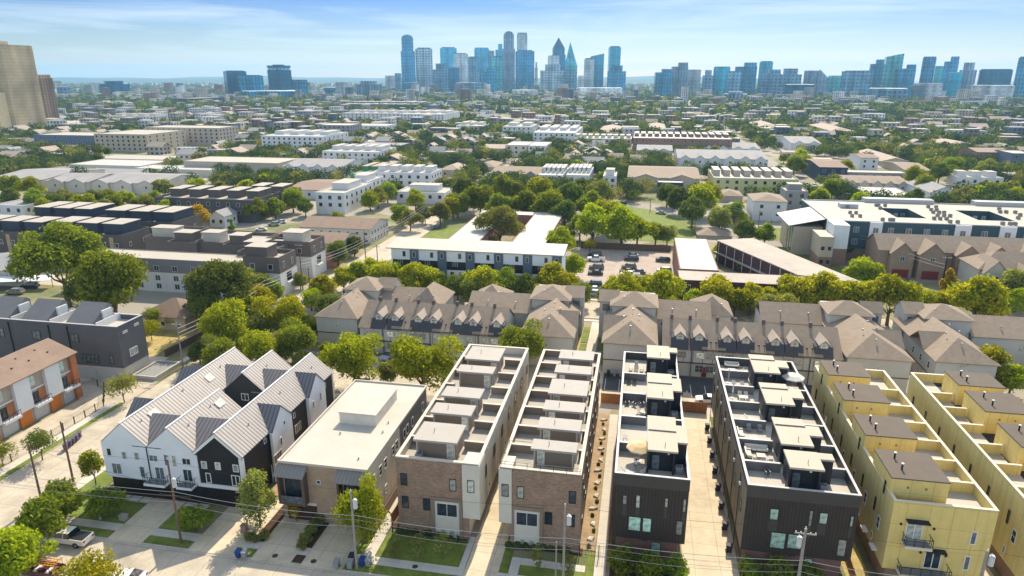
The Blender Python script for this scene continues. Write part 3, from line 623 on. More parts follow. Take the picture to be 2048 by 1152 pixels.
HK1 = black_row('narrow black clad townhouse block with a tan parasol, left of the pale driveway', -1.0, 7.9, 73.9, 113.0, [81.5, 89.0, 96.5, 104.0], (2.8, 6.5),
          [(76.5, 85.6, 78.9, 83.4), (91.2, 99.9, 94.0, 98.4), (106.2, 111.6, 109, 111)], 7.8,
          [(.35, 7.7, .5, 1.3, gb), (1.95, 7.4, .5, 1.8, gb), (5.35, 7.9, .38, 1.3, gb), (7.5, 7.5, .38, 1.85, gb), (1.7, 4.1, 1.5, 2.0, gt), (3.2, 4.1, 1.05, 2.0, gt), (7.1, 4.2, .75, 2.0, gb)], 'W')
win(HK1, 'S', 4.5, .3, 1.2, 2.1, 74.4, fm=fb, gm=gt, sub=True)
text_mesh('6808', .42, 'house_number', blackm, HK1, (3.1, 74.38, 2.35))
HK2 = black_row('wide black clad townhouse block with cream terrace sofas, right of the pale driveway', 14.6, 27.1, 74.2, 113.6, [79.8, 85.4, 90.9, 96.6, 102.2, 108.0], (19.3, 23.2),
          [(75.5, 79.6, 78.0, 79.5), (81.0, 88.2, 83.8, 86.4), (92.4, 99.4, 94.8, 97.4), (103.3, 110.5, 105.8, 108.4)], 24.9,
          [(17.9, 7.6, .95, 1.5, gt), (22.0, 7.2, .4, 2.2, gb), (23.4, 7.75, .9, 1.5, gt), (26.5, 7.8, .35, 1.4, gb), (18.7, 3.7, 1.7, 2.2, gt), (20.6, 3.9, 1.65, 2.0, gt), (25.9, 3.6, .95, 2.3, gb)], 'E')
win(HK2, 'S', 22.6, .3, 1.0, 2.1, 74.7, fm=fb, gm=gt, sub=True)
text_mesh('6806', .42, 'house_number', blackm, HK2, (20.6, 74.68, 2.4))
b = MB().box(14.52, 14.598, 74.3, 113.5, 2.95, 11.3); b.build('side_cladding', khaki, HK2)
for k in range(7):
    y = 77+5.6*k; win(HK2, 'W', y, 6.6, .7, 1.6, 14.52, fm=fb)
    MB().box(14.3, 14.51, y+1.2, y+1.5, 9.3, 9.7).build('wall_lamp', trim_w, HK2)
for k in range(7): MB().tube([(14.42, 78.5+5.6*k, 11), (14.42, 78.5+5.6*k, .2)], .05).build('downspout', blackm, HK2)
# ---- yellow blocks
yel = M('yellow_panel_siding', (.70, .54, .19), .75, .08, .5, stripe=('xy', 2.4, .08, .72), stripe2=('z', 3.0, .07, .78), streak=.22)
yels = M('yellow_panel_side', (.62, .52, .22), .75, .08, .5, stripe=('y', 1.25, .06, .8), streak=.3); brnroof = M('brown_grey_roof', (.125, .10, .078), .85, .08, .5)
ycap = M('cream_cap', (.66, .58, .44), .6, .04); ybrick = M('brown_base_brick', (.2, .13, .09), .9, .1, .8, brick=(.4, .15, (.25, .17, .12), (.3, .22, .17)))
navy = M('navy_metal', (.012, .015, .03), .5, .06)
def yellow_row(label, xa, xb, ya, yb, tx0, tx1, bx0, bx1, divs, bulks, west):
    H = thing('yellow_townhouse_block', label, 'townhouse block', ((xa+xb)/2, 94, 0)); zt, zd = 12.0, 10.6
    b = MB(); b.box(xa+.6, xb-.6, ya+.5, yb-.4, 0, 2.9, 1); b.box(xa, xb, ya, yb, 2.9, zd-.02, 0); b.build('wall', [yels, ybrick], H)
    MB().box(xa-.01, xb+.01, ya-.05, ya-.003, 2.92, zt-.2).build('street_wall', yel, H)
    b = MB(); parapet(b, xa, xb, ya, yb, zd-.02, zt, .25); b.build('parapet', yels, H)
    b = MB(); parapet(b, xa-.05, xb+.05, ya-.07, yb+.05, zt, zt+.07, .36); b.build('parapet_cap', ycap, H)
    b = MB().box(xa+.25, xb-.25, ya+.25, yb-.25, zd-.02, zd+.02); b.build('flat_roof', navy, H)
    MB().box(tx0, tx1, ya+.25, yb-.25, zd+.02, zd+.06).build('roof_terrace', wdeck, H)
    for y in divs: u = MB().box(tx0, tx1, y-.12, y+.12, zd+.06, zt-.03).build('dividing_wall', yel, H); MB().box(tx0, tx1, y-.17, y+.17, zt-.03, zt+.04).build('cap', ycap, u)
    for p0, p1 in bulks:
        st = MB().box(bx0, bx1, p0, p1, zd+.02, 13.85).build('stair_bulkhead', yel, H)
        b = MB().box(bx0-.08, bx1+.08, p0-.08, p1+.08, 13.85, 14.0); b.build('roof', brnroof, st)
        for t in (.3, .7):
            x = bx0+1.6; y = p0+(p1-p0)*t
            b = MB(); b.tube([(x, y, 14), (x, y, 14.75)], .11); b.cyl(x, y, 14.75, 14.85, .16, n=8, m=1); b.build('flue', [blackm, trim_w], st)
        for t in (.3, .62): MB().box(bx0+t*(bx1-bx0)-.12, bx0+t*(bx1-bx0)+.12, p0-.05, p0-.001, 12.7, 12.95).build('wall_vent', ybrick, st)
    for k in range(7):
        y = ya+3.2+5.1*k
        win(H, 'W', y, 6.0, .9, 1.7, xa, fm=fw, ny=2); win(H, 'W', y+1.9, 7.3, .45, 1.8, xa, fm=fb); win(H, 'W', y+1.2, 3.6, .55, 1.1, xa, fm=fw); 
        if bx0-xa < .6 and k % 2 == 0: win(H, 'W', y, 10.9, .4, 1.7, xa-.0 if bx0 > xa else bx0, fm=fb)
    return H
HY1 = yellow_row('pale yellow townhouse block with balconies over the street and dark brown bulkhead roofs', 30.5, 41.2, 73.9, 112.5, 36.8, 40.95, 30.52, 36.6, [79.4, 84.4, 89.3, 94.3, 99.5, 105.0],
           [(75.6, 81.9), (85.6, 91.3), (95.8, 101.6), (104.6, 110.2)], True)
HY2 = yellow_row('yellow townhouse block at the right edge with its terraces facing its yellow twin', 45.2, 56.5, 73.9, 112.5, 45.45, 48.6, 48.8, 55.0, [79.6, 84.8, 89.8, 95.2, 100.3, 105.2],
           [(76, 81.6), (85.9, 92.2), (95.6, 102.2), (104.2, 109.4)], False)
win(HY1, 'S', 33.1, 7.2, 1.75, 2.2, 73.85, nx=2, gm=gb, sub=True, t=.1); win(HY1, 'S', 35.6, 3.6, 1.75, 2.2, 73.85, nx=2, gm=gd, sub=True, t=.1)
win(HY1, 'S', 39.3, 7.4, .65, 1.7, 73.85, gm=gmid, sub=True, t=.1); win(HY1, 'S', 39.2, 3.9, .65, 1.9, 73.85, gm=gmid, sub=True, t=.1)
balcony(HY1, 31.9, 34.8, 72.5, 73.84, 7.1, ycap); balcony(HY1, 31.9, 37.2, 72.3, 73.84, 3.4, ycap)
for x0, x1, z in ((32.0, 34.4, 9.75), (34.5, 36.7, 6.15)): MB().box(x0, x1, 73.0, 73.84, z, z+.12).build('canopy', navy, HY1)
for y in (76.0, 79.5, 83.0): MB().box(29.9, 30.49, y, y+1.3, 3.6, 3.75).build('door_canopy', trim_w, HY1)
for x, z in ((31.6, 9.0), (35.1, 8.8), (34.2, 5.5), (36.9, 5.4)): MB().box(x-.1, x+.1, 73.7, 73.845, z, z+.25).build('wall_lamp', blackm, HY1)
# ================================================================ MIDDLE GROUND
def XY(px, Y, z):
    u = (px-1024)/FPX
    return (u*(Y*_cy*_cp-(z-CH)*_sp)-Y*_sy)/(_cy+u*_sy*_cp)
def rect(px0, py, px1, pyb, h):
    y0 = P((px0+px1)/2, py, h)[1]; y1 = P((px0+px1)/2, pyb, h)[1] if pyb else y0
    return XY(px0, y0, h), XY(px1, y0, h), y0, y1
shing = M('taupe_shingles', (.30, .235, .175), .9, .13, .8, stripe=('z', .16, .03, .8), stain=.1)
shing_d = M('shaded_taupe_shingles', (.075, .075, .085), .9, .12, .6, stripe=('z', .16, .03, .8)); shing_b = M('brown_shingles', (.27, .19, .14), .9, .12, .5, stripe=('z', .16, .03, .8), stain=.15)  # shing_d: taupe shingles with the shade under the dormers painted in
beige = M('beige_siding', (.48, .45, .38), .85, .06, .5, stripe=('z', .25, .03, .85)); tudor = M('grey_tudor_panel', (.50, .49, .45), .85, .06, .5, stripe=('xy', 1.9, .14, .3))
darktrim = M('dark_timber_trim', (.06, .055, .055), .7); redd = M('red_door', (.18, .025, .02), .5, .05); bluew = M('blue_grey_siding', (.48, .47, .43), .85, .05, .5, stripe=('z', .25, .03, .85))
chim = M('chimney_brick', (.13, .10, .09), .9, .2, 2)
def vents(par, pts, mat=None):
    b0 = MB(); b0.cyl(0, 0, -.1, .3, .16, n=7)
    me = b0.data('roof_vent', mat or galv); o = ORG[par.name]
    for x, y, z in pts: link('roof_vent', me, par, (x-o.x, y-o.y, z-o.z))
def dormer_row(label, x0, x1, dorm, gab, units, y0=131.8):
    H = thing('dormer_townhouse_row', label, 'townhouse row', ((x0+x1)/2, y0+6, 0)); ze, zr, yr = 6.0, 10.0, y0+6.3
    b = MB().box(x0, x1, y0, y0+12.6, 0, 3.0, 0).box(x0, x1, y0-.12, y0+12.6, 3.0, ze, 1); b.build('wall', [beige, tudor], H)
    b = MB().box(x0, x1, y0-.2, y0-.121, 2.85, 3.1); b.build('belt_trim', darktrim, H)
    b = MB(); slab(b, [(x0-.3, y0-.5, ze-.25), (x1+.3, y0-.5, ze-.25), (x1+.3, yr, zr), (x0-.3, yr, zr)], .15); slab(b, [(x0-.3, yr, zr), (x1+.3, yr, zr), (x1+.3, y0+13, ze-.1), (x0-.3, y0+13, ze-.1)], .15)
    b.mesh([(x0, y0, ze), (x0, y0+12.6, ze), (x0, yr, zr), (x1, y0, ze), (x1, y0+12.6, ze), (x1, yr, zr)], [(0, 2, 1), (3, 4, 5)], 1)
    b.build('roof', [shing, bluew], H)
    for x in dorm:
        if not x0+1 < x < x1-1: continue
        b = MB()      # steep face in shingles darkened for shade, dormer cheeks, little gable roof
        b.mesh([(x-1.7, y0-.55, ze-.15), (x+1.7, y0-.55, ze-.15), (x+1.7, y0+.75, 7.9), (x-1.7, y0+.75, 7.9), (x-1.7, y0+3.4, 8.2), (x+1.7, y0+3.4, 8.2)], [(0, 1, 2, 3), (3, 2, 5, 4), (0, 3, 4), (1, 5, 2)])
        m = b.build('mansard_face', shing_d, H)
        b = MB().box(x-.8, x+.8, y0+.6, y0+3.2, 7.0, 8.6); b.mesh([(x-.8, y0+.6, 8.6), (x+.8, y0+.6, 8.6), (x, y0+.6, 9.3)], [(0, 1, 2)]); d = b.build('dormer', bluew, H)
        b = MB(); gable(b, x-.85, x+.85, y0+.4, y0+5, 8.55, 9.35, 'y', .1, .3); b.build('dormer_roof', M('pale_taupe_shingles', (.36, .30, .25), .9, .08, .6), d)
        win(H, 'S', x, 7.35, 1.05, 1.15, y0+.6, nx=1, ny=2, gm=gb, t=.12, name='dormer_window')
        MB().box(x-1.9, x-1.3, yr-.4, yr+.3, 8.5, zr+.9).build('chimney', chim, H)
    for x in gab:
        if not x0+2 < x < x1-2: continue
        b = MB(); k = (zr-ze+.25)/6.8
        zf = lambda y: ze-.25+k*(y-(y0-.5))+.45
        slab(b, [(x-2.3, y0-.6, ze+.15), (x+2.3, y0-.6, ze+.15), (x+2.3, y0+1.2, zf(y0+1.2)), (x, y0+3.6, zf(y0+3.6)), (x-2.3, y0+1.2, zf(y0+1.2))], .12); b.build('roof_gablet', shing, H)
        vents(H, [(x-.5, y0+.9, zf(y0+.9)+.1), (x+.5, y0+.9, zf(y0+.9)+.1)], blackm)
    n = units
    for i in range(n):
        xa = x0+(x1-x0)*i/n; w_ = (x1-x0)/n
        for u in (.3, .66):
            win(H, 'S', xa+w_*u, 3.95, 1.7, 1.35, y0-.12, nx=1, ny=2, gm=gs if i % 2 else gb, fm=ft); 
            if u == .3 or i % 2: win(H, 'S', xa+w_*u, 1.0, 1.6, 1.5, y0, nx=2, ny=2, gm=gmid, fm=ft)
        MB().box(xa+w_*.48-.5, xa+w_*.48+.5, y0-.06, y0-.001, .05, 2.2).build('front_door', redd, H)
        if i % 2 == 0: MB().box(xa+w_-.08, xa+w_+.08, y0-.3, y0-.2, .1, 5.6).build('downspout', darktrim, H)
    return H
dl = [XY(p, 133.2, 9.2) for p in (760, 792, 838, 869, 918, 948, 995)]; gl = [XY(p, 134.5, 7.7) for p in (812, 892, 972)]
dormer_row('grey tudor townhouse row with dormers, behind the leafy trees left of the garden path', -58.4, -26.5, dl, gl, 6)
dr = [XY(p, 133.2, 9.2) for p in (1361, 1399, 1455, 1492, 1551, 1589, 1648)]; gr = [XY(p, 134.5, 7.7) for p in (1426, 1521, 1616)]
dormer_row('grey tudor townhouse row with dormers, behind the black clad blocks', 6.6, 40.3, dr, gr, 6)
def hip_home(label, x0, x1, y0, y1, tx0, tx1, ty0, ty1, flip=1, side_gable=None, win_sides='SE'):
    H = thing('hip_roofed_townhouse', label, 'townhouse', ((x0+x1)/2, (y0+y1)/2, 0))
    b = MB().box(x0, x1, y0, y1, 0, 3.0, 0).box(x0-.05, x1+.05, y0-.05, y1, 3.0, 6.75, 1); b.build('wall', [beige, bluew], H)
    b = MB().box(x0-.09, x1+.09, y0-.09, y1, 2.95, 3.15); b.build('belt_trim', darktrim, H)
    b = MB(); xm = (x0+x1)/2; w2 = (x1-x0)/2
    hip(b, x0, x1, y0, y1+7, 6.8, 9.9, .5); b.build('roof', shing, H)
    if side_gable:
        b = MB(); sx0, sx1 = (x1-5, x1+.4) if side_gable > 0 else (x0-.4, x0+5)
        gable(b, sx0, sx1, y0+5.5, y0+12.5, 7.0, 9.4, 'x', .14, .2); b.build('side_gable_roof', shing, H)
    b = MB().box(tx0, tx1, ty0, ty1, 0, 9.45); b.build('tower_wall', bluew, H)
    b = MB(); hip(b, tx0, tx1, ty0, ty1-2, 9.5, 11.6, .6); sx = tx1+3 if flip > 0 else tx0-3
    b.build('tower_roof', shing, H)
    b = MB(); a, c = (tx1-1, sx) if flip > 0 else (sx, tx0+1); gable(b, a, c, ty0+3, ty1-1.5, 9.3, 11.0, 'x', .14, .3, 0, 1); b.box(a, c, ty0+3.2, ty1-1.7, 0, 9.3, 1); b.build('side_wing', [shing, bluew], H)
    vents(H, [(xm, y0+3.3, 9.2), (xm-1.5, y0+7, 9.9), (xm+1.7, y0+9, 9.7), (xm+.3, y0+10.5, 10.5), (tx0+2.5, ty0+2.5, 10.6)], galv)
    win(H, 'S', (a+c)/2+.5*flip, 7.0, 1.6, 1.5, ty0+3.2, nx=2, fm=fb, gm=gmid)
    wins(H, 'E', (y0+3, y0+7, y0+11), (4.0, 1.0), 1.1, 1.4, x1+.05, ny=2); wins(H, 'W', (y0+3, y0+7, y0+11), (4.0, 1.0), 1.1, 1.4, x0-.05, ny=2)
    win(H, 'S', xm, 4.3, .35, .9, y0-.05, gm=gmid)
    return H
hip_home('hip roofed grey townhouse with a taller rear roof, left of the garden path', -22.4, -11.9, 131.5, 147, -22.8, -14.4, 147.6, 159, 1, 1)
hip_home('hip roofed grey townhouse with a taller rear roof, right of the garden path', -5.3, 5.0, 130.2, 146, -4.4, 5.1, 146.2, 157, -1, -1)
hip_home('hip roofed grey townhouse half hidden behind a dark oak, far left of its terrace', -69.8, -60.2, 134.3, 146, -68, -60.2, 146.8, 157, 1)
hip_home('hip roofed grey townhouse behind the black terraces, beside the first yellow block', 41.3, 52.5, 131.2, 148, 41.8, 50.3, 148.7, 158, 1, 1)
hip_home('hip roofed grey townhouse with side porches above the yellow treetops, right of the lawn strip', 57.2, 67.5, 132, 149, 61, 69.9, 149.5, 160, -1, -1)
def link_house(label, x0, x1, y0, y1, ze, zr, hipw=0):
    H = thing('linking_townhouse', label, 'townhouse', ((x0+x1)/2, y0, 0))
    MB().box(x0, x1, y0, y1, 0, ze).build('wall', bluew, H); b = MB()
    if hipw: hip(b, x0, x1, y0, y1, ze, zr, .5)
    else: gable(b, x0, x1, y0, y1, ze, zr, 'x', .15, .4)
    b.build('roof', shing, H); vents(H, [(x0+(x1-x0)*t, y0+2.2, ze+(zr-ze)*.55) for t in (.3, .75)])
    wins(H, 'S', lin(x0+1, x1-1, max(2, int((x1-x0)/5))), (3.8,), 1.5, 1.3, y0, ny=2, fm=ft, gm=gb)
    return H
link_house('low grey shingled wing linking the left dormer row and the hip roofed house', -37.5, -23.1, 145.8, 157, 6.5, 9.2)
link_house('small hip roofed grey house behind the left dormer row, beside the parked white car', -38, -30, 152, 161, 6.5, 9.6, 1)
link_house('grey shingled wing behind the bushy tree above the left dormer row', -59.8, -50, 146, 157, 6.4, 9.2)
link_house('hip roofed grey wing with a broad apex behind the left dormer row', -52, -44.5, 145.5, 158, 6.4, 10.2, 1)
link_house('grey shingled wing right behind the right dormer row', 5.4, 17, 147.5, 158, 6.5, 9.2)
link_house('hip roofed grey wing half hidden by street trees behind the right dormer row', 14, 22, 152, 162, 6.6, 9.8, 1)
link_house('grey hip roofed wing in front of the yellow street trees, behind the right dormer row', 28.5, 41.6, 150, 160, 6.5, 9.4)
link_house('long grey wing right of the porch townhouse at the right edge', 70.2, 90, 148.5, 160, 6.5, 9.2)
link_house('grey roofed wing low at the right edge below the round green tree', 78, 96, 131, 142, 5.6, 7.8)
# ---- generic flat-roofed block
def flat(label, x0, x1, y0, y1, h, wall, roof, name='flat_roof_block', cat='building', par=.5, bulks=(), bm=None, bh=2.5, low=None, zl=0, S=None, E=None, W=None, capm=None, z0=0, fm=None, gm=None, parm=None):
    H = thing(name, label, cat, ((x0+x1)/2, (y0+y1)/2, z0))
    b = MB()
    if low: b.box(x0+.02, x1-.02, y0+.02, y1, z0, zl, 1); b.box(x0, x1, y0, y1, zl, h-par, 0)
    else: b.box(x0, x1, y0, y1, z0, h-par, 0)
    if par > .05: parapet(b, x0, x1, y0, y1, h-par, h, .3, 0)
    b.build('wall', [wall, low or wall], H)
    MB().box(x0+.3 if par > .05 else x0-.2, x1-.3 if par > .05 else x1+.2, y0+.3 if par > .05 else y0-.2, y1-.3 if par > .05 else y1+.2, h-par, h-par+.1).build('roof', roof, H)
    if capm: b = MB(); parapet(b, x0-.06, x1+.06, y0-.06, y1+.06, h, h+.1, .42); b.build('parapet_cap', capm, H)
    for q in bulks:
        bx0, bx1, by0, by1 = q[:4]; hh = q[4] if len(q) > 4 else bh
        st = MB().box(bx0, bx1, by0, by1, h-par+.1, h+hh-.15).build('stair_bulkhead', bm or wall, H)
        MB().box(bx0-.25, bx1+.25, by0-.3, by1+.1, h+hh-.15, h+hh).build('roof', roof, st)
    for sd, q, pl in (('S', S, y0), ('E', E, x1), ('W', W, x0)):
        if q:
            a0, a1 = (x0, x1) if sd == 'S' else (y0, y1)
            n, zs, w_, hh = q[:4]; nx = q[4] if len(q) > 4 else 1
            wins(H, sd, lin(a0, a1, n), zs, w_, hh, pl, nx=nx, ny=1, fm=fm or fw, gm=gm or gd)
    return H
def pitched(label, x0, x1, y0, y1, ze, zr, wall, roof, axis='x', name='house', cat='house', hp=False, S=None, E=None, W=None, oh=.4, extra=None):
    H = thing(name, label, cat, ((x0+x1)/2, (y0+y1)/2, 0)); MB().box(x0, x1, y0, y1, 0, ze).build('wall', wall, H)
    b = MB()
    if hp: hip(b, x0, x1, y0, y1, ze, zr, oh)
    else: gable(b, x0, x1, y0, y1, ze, zr, axis, .15, oh, 0, 1)
    b.build('roof', [roof, wall], H)
    for g in (extra or ()):      # front gables (x, half width, z base, z top, depth)
        gx, hw, z0, z1, dp = g; b = MB()
        b.box(gx-hw, gx+hw, y0-dp, y0+.1, 0, z0, 1); gable(b, gx-hw, gx+hw, y0-dp, (y0+y1)/2+1, z0, z1, 'y', .14, .3, 0, 1); b.build('front_gable', [roof, wall], H)
        win(H, 'S', gx, z0-2.4, 1.3, 1.5, y0-dp, nx=2)
    for sd, q, pl in (('S', S, y0), ('E', E, x1), ('W', W, x0)):
        if q:
            a0, a1 = (x0, x1) if sd == 'S' else (y0, y1); n, zs, w_, hh = q[:4]
            wins(H, sd, lin(a0, a1, n), zs, w_, hh, pl, nx=q[4] if len(q) > 4 else 1)
    return H
greyd = M('charcoal_render', (.105, .10, .105), .7, .08, .4, stripe=('z', 3.1, .04, .7)); lowt = M('pale_base_stone', (.45, .42, .37), .85); wrend = M('white_render', (.64, .64, .63), .75, .04, .3, streak=.1)
wroof = M('white_flat_roof', (.43, .39, .32), .7, .04, .15, stripe=('x', 2.4, .05, .92), stain=.1); groof = M('pale_grey_flat_roof', (.48, .45, .41), .8, .1, .15, stain=.25)
taup2 = M('dark_taupe_cladding', (.145, .12, .105), .75, .1, .4, stripe=('z', .5, .05, .7)); pbulk = M('pale_bulkhead', (.5, .46, .38), .8)
# A2 charcoal townhouses across the side street
H = flat('charcoal townhouse block with sloped grey roof rooms and white terraces, left across the side street', -131, -98.6, 108.6, 115.8, 11.5, greyd, wdeck, 'charcoal_townhouse_block', 'townhouse block', 1.1, (), low=lowt, zl=2.8, capm=bcap)
for x in (-130.5, -121.5, -111.0):
    b = MB(); b.mesh([(x, 109.4, 10.6), (x+6, 109.4, 10.6), (x+6, 115.5, 10.6), (x, 115.5, 10.6), (x, 109.4, 11.2), (x+6, 109.4, 11.2), (x+6, 114.6, 14.2), (x, 114.6, 14.2), (x+6, 115.5, 13.6), (x, 115.5, 13.6)], [(0, 1, 5, 4), (4, 5, 6, 7), (7, 6, 8, 9), (1, 2, 8, 6, 5), (0, 4, 7, 9, 3), (3, 9, 8, 2)])
    b.build('sloped_roof_room', M('slate_grey_roofing', (.16, .16, .165), .8, .08, .4, stripe=('x', .5, .04, .7)), H); MB().box(x+6.02, x+6.4, 112.4, 114.9, 10.6, 13.2).build('white_fin', wrend, H)
    MB().box(x+7.4, x+7.6, 109, 115.5, 10.5, 11.9).build('dividing_wall', wrend, H)
for x, z, w_, nx in ((-126, 7.6, 1.9, 2), (-117.4, 7.6, 1.9, 2), (-108.6, 7.6, 1.9, 2), (-105.8, 3.4, 3.8, 4), (-111.9, 3.4, 1.7, 2), (-101, 3.6, .8, 1), (-120, 3.4, 3.6, 4)): win(H, 'S', x, z, w_, 1.9, 108.6, nx=nx, fm=fb, gm=gmid)
for y, z, w_, hh in ((110.5, 9.6, 1.2, .5), (113.8, 10.0, 1.2, .5), (111.9, 4.4, 2.2, 1.6)): win(H, 'E', y, z, w_, hh, -98.6, nx=2 if hh > 1 else 1, fm=fw, gm=gb)
for x in (-107, -102.5): MB().box(x-2, x+1.9, 108.52, 108.6, .1, 2.3).build('garage_door', bcap, H)
for x in (-123.5, -114.2, -109.9): MB().box(x-.08, x+.08, 108.42, 108.58, .1, 11).build('downspout', blackm, H)
# A1 brown roofed townhouses with garages facing east
H = thing('brown_roofed_townhouse_row', 'white and brick townhouse row with a brown roof and orange doors at the left edge', 'townhouse row', (-107, 80, 0))
obr = M('orange_brick', (.36, .12, .045), .85, .12, .8, brick=(.4, .14, (.42, .15, .06), (.3, .16, .09))); cedar = M('grey_cedar_panel', (.38, .33, .27), .8, .12, .6, stripe=('z', .3, .04, .7))
MB().box(-112.5, -102.6, 62, 101.2, 0, 9).build('wall', cedar, H)
b = MB(); gable(b, -112.8, -101.9, 62, 101.2, 8.95, 11.2, 'y', .16, .35); b.build('roof', shing_b, H)
vents(H, [(-104.4, y, 10.0) for y in (86, 90.5, 94, 98)]+[(-106, y, 10.6) for y in (88, 93, 97)], blackm)
for k in range(6):
    y = 94.3-6.4*k
    MB().box(-102.6, -101.95, y, y+3.1, 2.9, 8.9).build('white_pier', wrend, H); MB().box(-102.59, -102.3, y+.2, y+2.6, .05, 2.85).build('orange_door', M('orange_panel', (.5, .16, .03), .6, .06), H)
    MB().box(-102.59, -102.5, y+3.3, y+6.2, .05, 2.5).build('garage_door', bcap, H)
    MB().box(-102.59, -101.4, y+3.1, y+6.4, 2.6, 3.0).build('balcony', wrend, H); b = MB(); b.box(-101.5, -101.44, y+3.12, y+6.38, 3.95, 4.02)
    for j in range(5): b.box(-101.5, -101.45, y+3.2+.78*j, y+3.24+.78*j, 3, 3.95)
    b.build('railing', blackm, H); MB().box(-102.59, -102.45, y+3.12, y+6.38, 5.6, 5.85).build('trim', wrend, H)
    win(H, 'E', y+4.0, 3.05, 1.6, 2.1, -102.6, nx=2, fm=fb); win(H, 'E', y+3.9, 6.5, 1.3, 1.7, -102.6, fm=fw, gm=gt); MB().box(-102.58, -102.5, y+4.9, y+6.3, 3.05, 5.5).build('brick_panel', obr, H)
MB().box(-103, -101.9, 100.0, 101.25, 0, 8.9).build('brick_pier', obr, H)
H = thing('raised_basin', 'low walled grey gravel basin in front of the charcoal townhouses', 'basin', (-95.5, 113, 0)); b = MB(); parapet(b, -98.2, -92.8, 109.7, 117.6, .02, .9, .35); b.build('wall', lowt, H); MB().box(-97.8, -93.2, 110, 117.3, .03, .55).build('gravel_fill', M('grey_gravel', (.27, .27, .25), .9, .2, 3), H)
# B white and taupe blocks left of the side street
flat('long white townhouse block with a bright roof behind the big oaks', -158, -106.3, 163.6, 172.2, 9.5, M('slate_upper_cladding', (.19, .19, .2), .8, .06, .5), wroof, 'white_townhouse_block', 'townhouse block', .25, (), low=wrend, zl=5.6, S=(9, (3.2, 6.0, .8), 1.6, 1.6, 2))
for k, (yy, xw, lb) in enumerate(((165.0, -106.0, 'taupe and white end townhouse with a bay window, nearer of two beside the poles'), (183.6, -122, 'taupe and white end townhouse with a bay window, farther of two beside the poles'))):
    H = flat(lb, -106 if k == 0 else -110, -95.3, yy, yy+9.5, 11.2, taup2, deckg, 'taupe_end_townhouse', 'townhouse', 1.2, ((-105.5+k, -99.2+k, yy+1.2, yy+6.5),), bm=pbulk if k else taup2, low=wrend, zl=6.6, S=(2, (7.6,), 1.4, 1.6), E=(2, (7.8,), .8, 1.8))
    win(H, 'E', yy+4.8, 3.6, 2.6, 2.4, -95.3, nx=2, fm=fb); MB().box(-95.29, -94.7, yy+3.2, yy+6.5, 3.0, 3.4).build('bay_sill', wrend, H)
for k, (px0, px1, py, pyb, lb) in enumerate(((285, 360, 460, 440, 'taupe terrace townhouse with a pale stair box, left of its row'), (330, 395, 470, 452, 'taupe terrace townhouse under the left end of the pale stair boxes'), (385, 450, 470, 448, 'taupe terrace townhouse in the middle of its row'), (440, 500, 476, 452, 'taupe terrace townhouse third from the street'), (470, 540, 490, 462, 'taupe terrace townhouse just behind the white block roof'))):
    x0, x1, y0, y1 = rect(px0, py+14, px1, pyb+10, 10.6)
    flat(lb, x0+.6, x1-.6, y0, y1, 10.6, taup2, deckg, 'taupe_terrace_townhouse', 'townhouse', 1.1, ((x0+2, x1-3, y0+2, y0+6.5),), bm=pbulk if k in (0, 2) else taup2)
# dark rows with tilted pale bulkhead roofs
tpan = M('tan_panel', (.42, .3, .17), .8); dgrey = M('dark_grey_cladding', (.10, .088, .08), .75, .1, .4, stripe=('z', .6, .05, .7)); dnavy = M('navy_cladding', (.035, .045, .07), .6, .1, .4)
for k, (px0, px1, py, n, lb) in enumerate(((-60, 82, 463, 3, 'dark townhouse block with pale tilted bulkhead roofs at the left edge'), (92, 243, 467, 3, 'dark townhouse block with three pale tilted bulkhead roofs behind the tall oak'), (55, 180, 435, 3, 'dark townhouse block with three tilted roofs, second row behind the left edge'), (200, 345, 442, 3, 'dark townhouse block with three tilted roofs behind the oaks, second row'))):
    h = 9.5; x0, x1, y0, y1 = rect(px0, py, px1, py-19, h); w_ = (x1-x0)/n
    H = flat(lb, x0, x1, y0, y1, h, dgrey, deckg, 'dark_terrace_townhouse_block', 'townhouse block', .9, tuple((x0+w_*i+1.2, x0+w_*(i+1)-1.0, y0+2.2, y1-2.5, 3.2) for i in range(n)), bm=dnavy, S=(n*2, (5.2,), 1.2, 1.5), E=(2, (5.2,), 1.0, 1.4))
    for i in range(n): MB().box(x0+w_*(i+.48), x0+w_*(i+.48)+1.5, y0-.06, y0-.001, 2.5, 8.6).build('tan_panel', tpan, H)
# D white and navy apartments, pale roofed court, car park, V block
H = thing('navy_and_white_apartments', 'three storey white and navy townhouse row with recessed balconies facing the street trees', 'townhouse row', (-45, 186, 0)); per = 8.26
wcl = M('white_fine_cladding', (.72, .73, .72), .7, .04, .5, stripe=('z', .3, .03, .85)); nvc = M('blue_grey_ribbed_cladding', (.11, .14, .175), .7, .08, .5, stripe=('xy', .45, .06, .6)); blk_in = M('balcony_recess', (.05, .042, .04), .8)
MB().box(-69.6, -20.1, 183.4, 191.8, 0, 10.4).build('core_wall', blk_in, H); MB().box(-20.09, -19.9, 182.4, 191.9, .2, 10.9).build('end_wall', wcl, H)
b = MB(); slab(b, [(-71, 181.9, 10.8), (-19.4, 181.9, 10.8), (-19.4, 192.6, 11.5), (-71, 192.6, 11.5)], .3); b.build('roof', M('cream_metal_roof', (.45, .40, .32), .5, .05, .3, stripe=('x', .6, .06, .85)), H)
